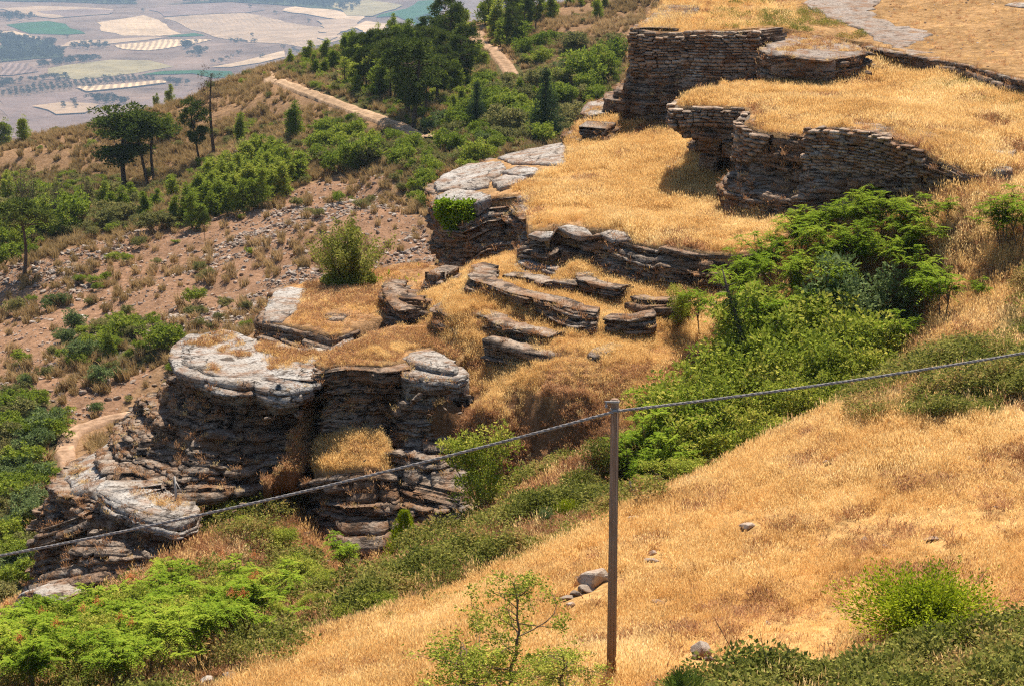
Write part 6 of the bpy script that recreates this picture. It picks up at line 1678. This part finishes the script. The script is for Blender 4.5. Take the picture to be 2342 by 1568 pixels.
near_tree('open_tree', 1070, 1455, 37.8, 'low leafy bush under left branches of young spreading tree', cat='bush', name='leafy_shrub', var=1, width=2.0)
near_tree('open_tree', 1290, 1460, 37.5, 'low leafy bush under right branches of young spreading tree', cat='bush', name='leafy_shrub', var=2, width=2.0)
_b = P(798, 640, 82.8); plant('stemmy_shrub', 'stemmy_shrub', 'large bushy shrub with bare upright stems behind the grassy shelf', 'bush', _b - np.array([0, 0, 0.15]), top_height(_b, 476), 0, 0.95, None, None, (0, 0), 'stems', 'crown')
near_tree('broom', 905, 582, 83, 'small light green shrub beside the large bushy shrub', cat='bush', width=0.8)
near_tree('elm', 1550, 650, 74.5, 'thin brownish shrub at right end of dry slope', cat='bush', name='leafy_shrub', var=2, width=0.5)

# small shrubs along the bramble belt at the field edge
for x, t, D, k, w, lab in [(960, 1325, 58, 'elm', 1.2, 'low olive shrub in bramble belt under the juniper'), (1010, 1275, 59.5, 'broom', 0.9, 'light green shrub in bramble belt right of the juniper'), 
                           (1180, 1165, 60.5, 'broom', 1.0, 'bright yellow green shrub in middle of the bramble belt'), (1300, 1130, 59.5, 'broom', 0.9, 'yellow green shrub in bramble belt nearing the pole'),
                           (1480, 1080, 59, 'elm', 1.1, 'low shrub in bramble belt behind the black stake'), (1560, 1040, 60, 'elm', 1.2, 'low shrub at right end of bramble belt behind stake'),
                           (920, 1340, 56.5, 'broom', 0.8, 'bright shrub at lower end of bramble belt'), (1040, 1320, 57, 'elm', 1.0, 'rusty olive shrub in lower bramble belt by the small bright bush'), (560, 1180, 68, 'elm', 1.2, 'green shrub in recess between the two cliffs'), (640, 1200, 66.5, 'elm', 1.1, 'lower green shrub in recess between the two cliffs'), (600, 1130, 70, 'elm_grey', 1.0, 'grey shrub highest in recess between the two cliffs')]:
    near_tree(k, x, t, D, lab, cat='bush', width=w, name='leafy_shrub' if k != 'broom' else 'broom_bush', minh=0.5)

# ivy on the slab cliff
rngi = np.random.default_rng(33)
n = 5200
a = rngi.random((n, 2))
C = np.array([P(1000 + 85 * q[0] + rngi.normal(0, 4), 462 + (85 * (1 - 0.55 * abs(q[0] - 0.55) * 2)) * q[1] + rngi.normal(0, 4), 91.8 - 0.9 * q[0] + rngi.normal(0, 0.22)) for q in a])
o0 = C.mean(0)
VF = leaf_quads(C - o0, unit(rngi.normal(0, 1, (n, 3)) + np.array([0, -0.8, 0.3])), 0.16, 0.11, rngi)
tag(link('ivy', mesh_np('ivy', VF[0], VF[1], IVY), None, o0), 'bright green ivy hanging below the white flat slab', 'ivy')

# dead trunk wrapped in ivy
base = P(1712, 850, 68.8); pts = [base, P(1700, 780, 69.2), P(1675, 700, 69.8), P(1662, 655, 70.2), P(1652, 615, 70.4)]
dt = bpy.data.objects.new('dead_tree', None); COL.objects.link(dt); dt.location = base
tag(dt, 'dark leaning dead trunk with ivy among the leafy trees', 'tree')
VF = join([tube(np.array(pts) - base, [0.10, 0.09, 0.065, 0.045, 0.02], 6), limb(P(1662, 655, 70.2) - base, P(1690, 645, 70) - base, 0.03, 0.01, rngi), limb(P(1665, 665, 70.2) - base, P(1645, 640, 70.4) - base, 0.025, 0.008, rngi)])
link('trunk', mesh_np('trunk', VF[0], VF[1], DARKWOOD), dt)
k = 1300
f = rngi.random(k); PT = np.array(pts); C = np.stack([np.interp(f * 0.62, np.linspace(0, 1, 5), PT[:, q]) for q in range(3)], 1) - base + rngi.normal(0, 0.12, (k, 3))
VF = leaf_quads(C, unit(rngi.normal(0, 1, (k, 3))), 0.09, 0.07, rngi)
link('ivy_leaves', mesh_np('ivy_leaves', VF[0], VF[1], PINE_D), dt)

# fan palms in the brambles
def fan_palm(vx, vy, D, label, s=1.0):
    u = P(vx, vy, D); p = np.array([u[0], u[1], float(H(u[0:1], u[1:2])[0])])
    r = np.random.default_rng(int(vx))
    parts = []
    for i in range(26):
        a = r.uniform(0, 6.28); el = r.uniform(0.2, 1.3); L_ = r.uniform(0.35, 0.6) * s
        d = np.array([math.cos(a) * math.cos(el), math.sin(a) * math.cos(el), math.sin(el)]); tip = d * L_
        sd = unit(np.cross(d, np.array([0, 0, 1.0]))); up = np.cross(sd, d)
        parts.append(tube([(0, 0, 0.05), tip * 0.5, tip], [0.008, 0.007, 0.005], 4, False))
        ang = np.linspace(-1.25, 1.25, 15)
        dv = unit(d[None] * np.cos(ang)[:, None] + sd[None] * np.sin(ang)[:, None] + up * 0.15)
        parts.append(leaf_quads(np.repeat(tip[None], 15, 0), dv, 0.34 * s, 0.035 * s, r, 0.05))
    VF = join(parts)
    e = bpy.data.objects.new('fan_palm', None); COL.objects.link(e); e.location = p + np.array([0, 0, 0.35])
    tag(e, label, 'palm')
    link('fronds', mesh_np('fronds', VF[0], VF[1], PALM), e)
    VF = tube([(0, 0, -0.5), (0, 0, 0.05)], [0.09, 0.07], 8)
    link('trunk', mesh_np('trunk', VF[0], VF[1], TWIG), e)
PALM = plant_material('palm_frond', [(0.0, (0.04, 0.07, 0.01)), (0.5, (0.09, 0.13, 0.02)), (1.0, (0.24, 0.24, 0.06))], 0.3, 0.8)
fan_palm(1572, 1590, 36.2, 'spiky fan palm below the white boulder at the bottom edge', 0.85)

# dry stems in front
rngd = np.random.default_rng(12)
for lab, vx, vb, hpx, cv in [('bare arching stem rising from brambles left of the fan palm', 1690, 1560, 150, -60), ('bare dark stem in brambles right of the white boulder', 1755, 1568, 130, -22), ('thin bare stem in brambles, right of the dark stem', 1790, 1560, 100, 14)]:
    b = ground(vx, vb); hgt = top_height(b, vb - hpx); w = cv * np.linalg.norm(b) / FPX
    pts = [b, b + np.array([0, 0, hgt * 0.5]) + np.array([w * 0.3, 0, 0]), b + np.array([w, 0, hgt])]
    stick('bare_shrub', lab, pts, 0.014, 0.004, DARKWOOD, 'shrub', [(pts[1], pts[1] + np.array([0.12, 0.05, 0.2]), 0.006), (pts[1] * 0.5 + pts[2] * 0.5, pts[1] * 0.4 + pts[2] * 0.6 + np.array([-0.1, 0, 0.15]), 0.005)])

# every member of a row or thicket is told apart by its place, counted from the left
ONES = ['', 'first', 'second', 'third', 'fourth', 'fifth', 'sixth', 'seventh', 'eighth', 'ninth', 'tenth', 'eleventh', 'twelfth', 'thirteenth', 'fourteenth', 'fifteenth', 'sixteenth', 'seventeenth', 'eighteenth', 'nineteenth']
TENS = {2: ('twentieth', 'twenty'), 3: ('thirtieth', 'thirty'), 4: ('fortieth', 'forty'), 5: ('fiftieth', 'fifty'), 6: ('sixtieth', 'sixty'), 7: ('seventieth', 'seventy'), 8: ('eightieth', 'eighty'), 9: ('ninetieth', 'ninety')}
def ordinal(n): return ONES[n] if n < 20 else (TENS[n // 10][0] if n % 10 == 0 else TENS[n // 10][1] + '-' + ONES[n % 10])
bpy.context.view_layer.update()
groups = {}
for o in COL.objects:
    if o.parent is None and 'group' in o: groups.setdefault(o['group'], []).append(o)
for g, ob in groups.items():
    ob.sort(key=lambda o: proj(np.array(o.location))[0])
    for k, o in enumerate(ob): o['label'] = o['label'] + ', ' + ordinal(k + 1) + ' from left'

# ------------------------------------------------------------------ the valley far below
def HP(x, y):
    x = np.asarray(x, float); y = np.asarray(y, float)
    return -560 + 34 * (fbm(x / 900, y / 900, 3, 3) - 0.5) + 60 * np.exp(-(((x - 500) / 900) ** 2 + ((y - 6300) / 700) ** 2)) + 30 * np.exp(-(((x + 300) / 500) ** 2 + ((y - 5200) / 350) ** 2))
gx, gy = np.meshgrid(np.linspace(-5000, 5000, 160), np.concatenate([np.linspace(600, 8200, 240), np.linspace(8300, 14000, 20)]))
nx = gx.shape[1]
Vp = np.stack([gx, gy, HP(gx, gy)], -1).reshape(-1, 3)
i = (np.arange(gx.shape[0] - 1)[:, None] * nx + np.arange(nx - 1)[None]).ravel()
nzp = fbm(Vp[:, 0] / 500, Vp[:, 1] / 500, 6, 3)[:, None]
VALLEY = ground_material('valley_fields', 0.02, (0.75, 1.25), 0.0)
o = link('valley_plain', mesh_np('valley_plain', Vp, np.stack([i, i + 1, i + nx + 1, i + nx], 1), VALLEY, True, np.array([0.195, 0.13, 0.09]) * (0.8 + 0.4 * nzp)))
tag(o, 'broad farmed plain far below the mountain', 'plain', kind='structure')

def plain_hit(vx, vy):
    u = P(vx, vy, 1.0); lo, hi = 1500.0, 12000.0
    for _ in range(40):
        m = (lo + hi) / 2
        if u[2] * m < float(HP(np.array([u[0] * m]), np.array([u[1] * m]))[0]): hi = m
        else: lo = m
    return u * hi

def field_material(name, stripes=None):
    m, nt, out = newmat(name)
    at = N(nt, 'ShaderNodeVertexColor', layer_name='Col')
    p = worldpos(nt)
    c = mixc(nt, at.outputs[0], ramp(nt, nz(nt, p, 0.015, 6, 0.7), [(0.3, (0.66, 0.66, 0.66)), (0.7, (1.3, 1.3, 1.3))]), 1.0, 'MULTIPLY')
    if stripes:
        mp = N(nt, 'ShaderNodeMapping'); mp.inputs['Rotation'].default_value = (0, 0, stripes); nt.links.new(p, mp.inputs['Vector'])
        w = N(nt, 'ShaderNodeTexWave', i_Scale=0.02, i_Distortion=4.0, i_Detail=2.0); w.inputs['Detail Scale'].default_value = 0.3
        nt.links.new(mp.outputs[0], w.inputs['Vector'])
        c = mixc(nt, c, ramp(nt, w.outputs['Fac'], [(0.2, (0.68, 0.68, 0.68)), (0.8, (1.25, 1.25, 1.22))]), 0.9, 'MULTIPLY')
    b = N(nt, 'ShaderNodeBsdfDiffuse'); nt.links.new(c, b.inputs[0]); nt.links.new(b.outputs[0], out.inputs[0])
    return m
FM = field_material('field_plain'); FS1 = field_material('field_striped', 0.5); FS2 = field_material('field_ploughed', -0.15)
COLS = {'pale': (0.34, 0.235, 0.14), 'tan': (0.25, 0.17, 0.105), 'green': (0.018, 0.060, 0.020), 'plough': (0.14, 0.095, 0.075), 'olive': (0.19, 0.15, 0.075), 'scrub': (0.035, 0.043, 0.02), 'wood': (0.04, 0.05, 0.025)}
def k1(pts): return [(x * 0.3516, y * 0.3516) for x, y in pts]
def k2(pts): return [(732 + x * 0.3516, y * 0.3516) for x, y in pts]
FIELDS = [('plough', FM, k1([(0, 640), (300, 610), (520, 600), (860, 690), (1000, 640), (1250, 580), (1250, 700), (800, 760), (0, 900)]), 'dull ploughed field nearest the mountain foot'),
          ('olive', FM, k1([(290, 450), (480, 425), (700, 395), (960, 400), (1130, 435), (900, 480), (500, 525), (330, 490)]), 'broad olive tan field in middle of the plain'),
          ('pale', FS1, k1([(630, 150), (930, 105), (1000, 120), (1200, 225), (1040, 236), (830, 235), (680, 205)]), 'pale striped stubble field on the plain'),
          ('tan', FS1, k1([(1080, 120), (1350, 95), (1600, 90), (2100, 180), (2250, 260), (2000, 310), (1800, 290), (1400, 245), (1200, 180)]), 'streaked tan hillside field, widest on the plain'),
          ('green', FM, k1([(50, 165), (300, 140), (420, 160), (545, 222), (420, 232), (200, 225)]), 'dark green field at left of the plain'),
          ('pale', FM, k1([(0, 212), (100, 205), (300, 265), (180, 272), (60, 240)]), 'pale arc of field below the dark green one'),
          ('tan', FM, k1([(360, 312), (480, 265), (1000, 242), (1060, 250), (700, 290), (480, 302)]), 'curved tan field left of centre on the plain'),
          ('pale', FS2, k1([(740, 300), (1060, 260), (1380, 262), (1300, 288), (960, 335), (800, 325)]), 'pale stubble field beneath the green strip'),
          ('green', FM, k1([(1050, 238), (1250, 220), (1320, 236), (1200, 242)]), 'thin green strip field below the striped stubble'),
          ('green', FM, k1([(900, 490), (1100, 460), (1500, 470), (1520, 500), (1350, 512), (1240, 490)]), 'green strip field behind the dead pine'),
          ('pale', FM, k1([(1400, 440), (1700, 372), (1870, 335), (1860, 380), (1500, 442)]), 'pale wedge field left of the skyline young pines'),
          ('plough', FM, k1([(980, 60), (1500, 25), (1750, 70), (1620, 88), (1060, 110)]), 'dull brown field on the rise at top of the plain'),
          ('plough', FS2, k1([(0, 420), (200, 415), (260, 470), (100, 500), (0, 500)]), 'ploughed field at left edge of the plain'),
          ('tan', FM, k1([(0, 60), (250, 45), (730, 65), (700, 95), (350, 125), (120, 100)]), 'tan field at upper left of the plain'),
          ('plough', FM, k1([(240, 80), (560, 62), (735, 70), (720, 92), (420, 118)]), 'dark ploughed patch at upper left of the plain'),
          ('scrub', FM, k1([(0, 235), (180, 255), (370, 275), (350, 320), (430, 330), (400, 380), (240, 390), (0, 410)]), 'scrubby wooded ground at left edge of the plain'),
          ('pale', FM, k1([(1830, 78), (1920, 48), (2342, 95), (2342, 150), (2050, 110)]), 'pale field at top of the plain near the knoll'),
          ('scrub', FM, k1([(0, -60), (820, -60), (900, 30), (700, 30), (300, 15), (0, 12)]), 'dark scrub band along top left of the plain'),
          ('scrub', FM, k1([(950, 45), (1300, 15), (1900, -60), (2342, -60), (2342, 70), (2300, 82), (1900, 42), (1500, 15)]), 'green scrub band along top of the plain'),
          ('green', FM, k2([(340, 120), (560, 60), (640, 15), (720, 8), (820, 55), (760, 130), (640, 175), (520, 110)]), 'green conical rise covered by groves beside the knoll'),
          ('pale', FM, k2([(210, 180), (300, 145), (430, 165), (400, 225), (330, 225)]), 'pale field just left of the pointed young pine'),
          ('tan', FM, k2([(0, 130), (250, 140), (200, 200), (60, 290), (0, 270)]), 'tan field behind the wooded knoll'),
          ('olive', FM, k2([(60, 30), (300, 10), (560, 40), (340, 110), (180, 110)]), 'pale olive field at top of the plain left of the conical rise'),
          ('tan', FM, k1([(230, 700), (430, 672), (640, 690), (560, 740), (360, 752)]), 'pale patch around the small grove near the mountain foot'),
          ('pale', FS2, k1([(500, 575), (740, 560), (1050, 530), (1080, 545), (850, 575), (600, 600)]), 'narrow pale strip below the long band of groves')]
for n_, (ck, mat, poly, lab) in enumerate(FIELDS):
    pts = np.array([plain_hit(*p) for p in poly])
    rim = densify(pts, 60)
    rr = np.random.default_rng(n_ + 5)
    R2 = rim[:, :2] + rr.normal(0, 6, (len(rim), 2))
    gx, gy = np.meshgrid(np.arange(R2[:, 0].min(), R2[:, 0].max(), 60), np.arange(R2[:, 1].min(), R2[:, 1].max(), 60))
    ins = inpoly(gx, gy, R2)
    Q = np.concatenate([R2, np.stack([gx[ins], gy[ins]], 1)])
    res = delaunay_2d_cdt([Vector(q) for q in Q], [], [list(range(len(R2)))], 1, 1e-4)
    v2 = np.array([list(v) for v in res[0]]); tri = np.array([f for f in res[2] if len(f) == 3])
    Vf = np.column_stack([v2, HP(v2[:, 0], v2[:, 1]) + 0.8 + 0.12 * n_])
    o = link('field', mesh_np('field', Vf, tri, mat, True, np.tile(np.array(COLS[ck]), (len(Vf), 1))))
    tag(o, lab, 'field', kind='structure')

# groves and hedges on the plain
def grove(label, polys, spacing, rows=True, size=(4, 7), seed=0, dens=1.0):
    r = np.random.default_rng(seed)
    pts = []
    for poly in polys:
        pp = np.array([plain_hit(*p) for p in poly])[:, :2]
        x0, y0 = pp.min(0); x1, y1 = pp.max(0)
        if rows:
            gx, gy = np.meshgrid(np.arange(x0, x1, spacing), np.arange(y0, y1, spacing * 1.6))
            gx = (gx + gy * 0.35 - (y0 * 0.35)).ravel() + r.normal(0, spacing * 0.08, gx.size); gy = gy.ravel() + r.normal(0, spacing * 0.08, gy.size)
        else:
            n = int((x1 - x0) * (y1 - y0) / spacing ** 2); gx = r.uniform(x0, x1, n); gy = r.uniform(y0, y1, n)
        k = inpoly(gx, gy, pp) & (r.random(len(gx)) < dens)
        pts.append(np.stack([gx[k], gy[k], HP(gx[k], gy[k]) + 2.5], 1))
    p = np.concatenate(pts)
    rot, sc = rs(p, r, size[0] / 1.8, size[1] / 1.8, 0.05, (0.7, 1.1))
    scatter('olive_grove', label, 'grove', p, rot, sc, r.integers(0, 2, len(p)), FARP)
GROVE_LEAF = plant_material('grove_leaf', [(0.0, (0.012, 0.022, 0.010)), (0.5, (0.022, 0.038, 0.016)), (1.0, (0.045, 0.06, 0.028))], 0.15, 0.01)
FARP = []
for i in range(2):
    t_, c_, _, _, _ = tree_parts(900 + i, 'round_bush')
    FARP.append(proto('grove_tree', (c_[0][:2400], c_[1][0][:600] if isinstance(c_[1], list) else c_[1][:600]), GROVE_LEAF))
grove('long band of dotted groves across the plain', [k1([(0, 590), (300, 560), (700, 520), (1010, 508), (1000, 535), (700, 560), (350, 600), (100, 640), (0, 635)])], 14, True, (5, 8), 1)
grove('dark wood at left edge of the plain', [k1([(0, 235), (180, 255), (370, 275), (350, 320), (430, 330), (400, 380), (240, 390), (0, 410)])], 14, False, (5, 9), 2)
grove('dark grove strip above the long band', [k1([(230, 425), (500, 385), (620, 378), (660, 400), (480, 425), (260, 445)]), k1([(150, 530), (480, 495), (470, 510), (200, 540)]), k1([(0, 520), (170, 545), (0, 585)])], 13, False, (5, 9), 3)
grove('groves in rows right of the long band', [k1([(1360, 425), (1550, 350), (1600, 362), (1420, 432)]), k1([(1390, 260), (1500, 265), (1690, 297), (1500, 292)]), k1([(1780, 305), (1950, 345), (1940, 360), (1790, 318)])], 20, True, (6, 9), 4)
grove('small wood in middle of the plain', [k1([(1220, 370), (1290, 330), (1350, 345), (1260, 392)]), k1([(1190, 300), (1260, 290), (1250, 320), (1200, 325)])], 14, False, (7, 12), 5)
grove('small groves near the mountain foot', [k1([(540, 655), (720, 630), (845, 682), (700, 688)]), k1([(1060, 540), (1110, 515), (1230, 555), (1170, 565)])], 11, False, (5, 8), 6)
grove('dotted trees in pale patch near the mountain foot', [k1([(320, 700), (520, 675), (535, 715), (420, 728)])], 24, True, (7, 9), 7)
grove('wood band at top of the plain', [k1([(0, -40), (820, -40), (900, 30), (700, 30), (300, 15), (0, 12)]), k1([(950, 45), (1300, 15), (1900, -40), (2342, -40), (2342, 70), (2300, 82), (1900, 42), (1500, 15)]), k1([(0, 112), (220, 105), (230, 128), (0, 160)])], 20, False, (6, 11), 8)
grove('grove covering the conical rise', [k2([(500, 120), (640, 15), (720, 8), (820, 55), (760, 130), (640, 175)])], 22, True, (6, 9), 9)
grove('hedge trees along field edges', [k1([(440, 300), (650, 285), (720, 300), (700, 320), (460, 330)]), k1([(340, 535), (460, 525), (455, 545), (345, 548)])], 18, False, (5, 9), 10)
LONE = [(432, 250, 'lone dark tree beside the dark green field'), (930, 80, 'lone tree on skyline of the striped stubble field'), (1625, 55, 'lone tree at top of the streaked tan field'), (1790, 95, 'lone tree right of top of the streaked tan field'), (2008, 148, 'lone tree low on right side of streaked field'), (1640, 242, 'lone tree in the lower streaked field'), (1705, 380, 'lone tree in the pale wedge field'), (1275, 283, 'lone tree right above the small wood'), (590, 580, 'lone tree on the narrow pale strip'), (705, 520, 'lone pointed tree in the long band')]
for x, y, lab in LONE:
    q = plain_hit(x * 0.3516, y * 0.3516)
    o = link('field_tree', FARP[0].data, None, q, (0, 0, x), (4.5, 4.5, 4.5)); tag(o, lab, 'tree')

# ------------------------------------------------------------------ air over the valley
hz = bpy.data.materials.new('haze_air'); hz.use_nodes = True
hz.node_tree.nodes.clear()
ho = hz.node_tree.nodes.new('ShaderNodeOutputMaterial'); pv = hz.node_tree.nodes.new('ShaderNodeVolumePrincipled')
pv.inputs['Color'].default_value = (0.57, 0.76, 1.0, 1); pv.inputs['Density'].default_value = 5.4e-5; pv.inputs['Anisotropy'].default_value = 0.2
hz.node_tree.links.new(pv.outputs[0], ho.inputs['Volume'])
zb, zt = -620.0, 6.0
bx = np.array([(x, y, z) for x in (-5600, 5600) for y in (-300, 14600) for z in (zb, zt)], float)
hzo = link('haze', mesh_np('haze', bx, np.array([[0, 1, 3, 2], [4, 6, 7, 5], [0, 4, 5, 1], [2, 3, 7, 6], [0, 2, 6, 4], [1, 5, 7, 3]]), hz))
tag(hzo, 'thin blue summer haze over the valley', 'haze', kind='stuff')
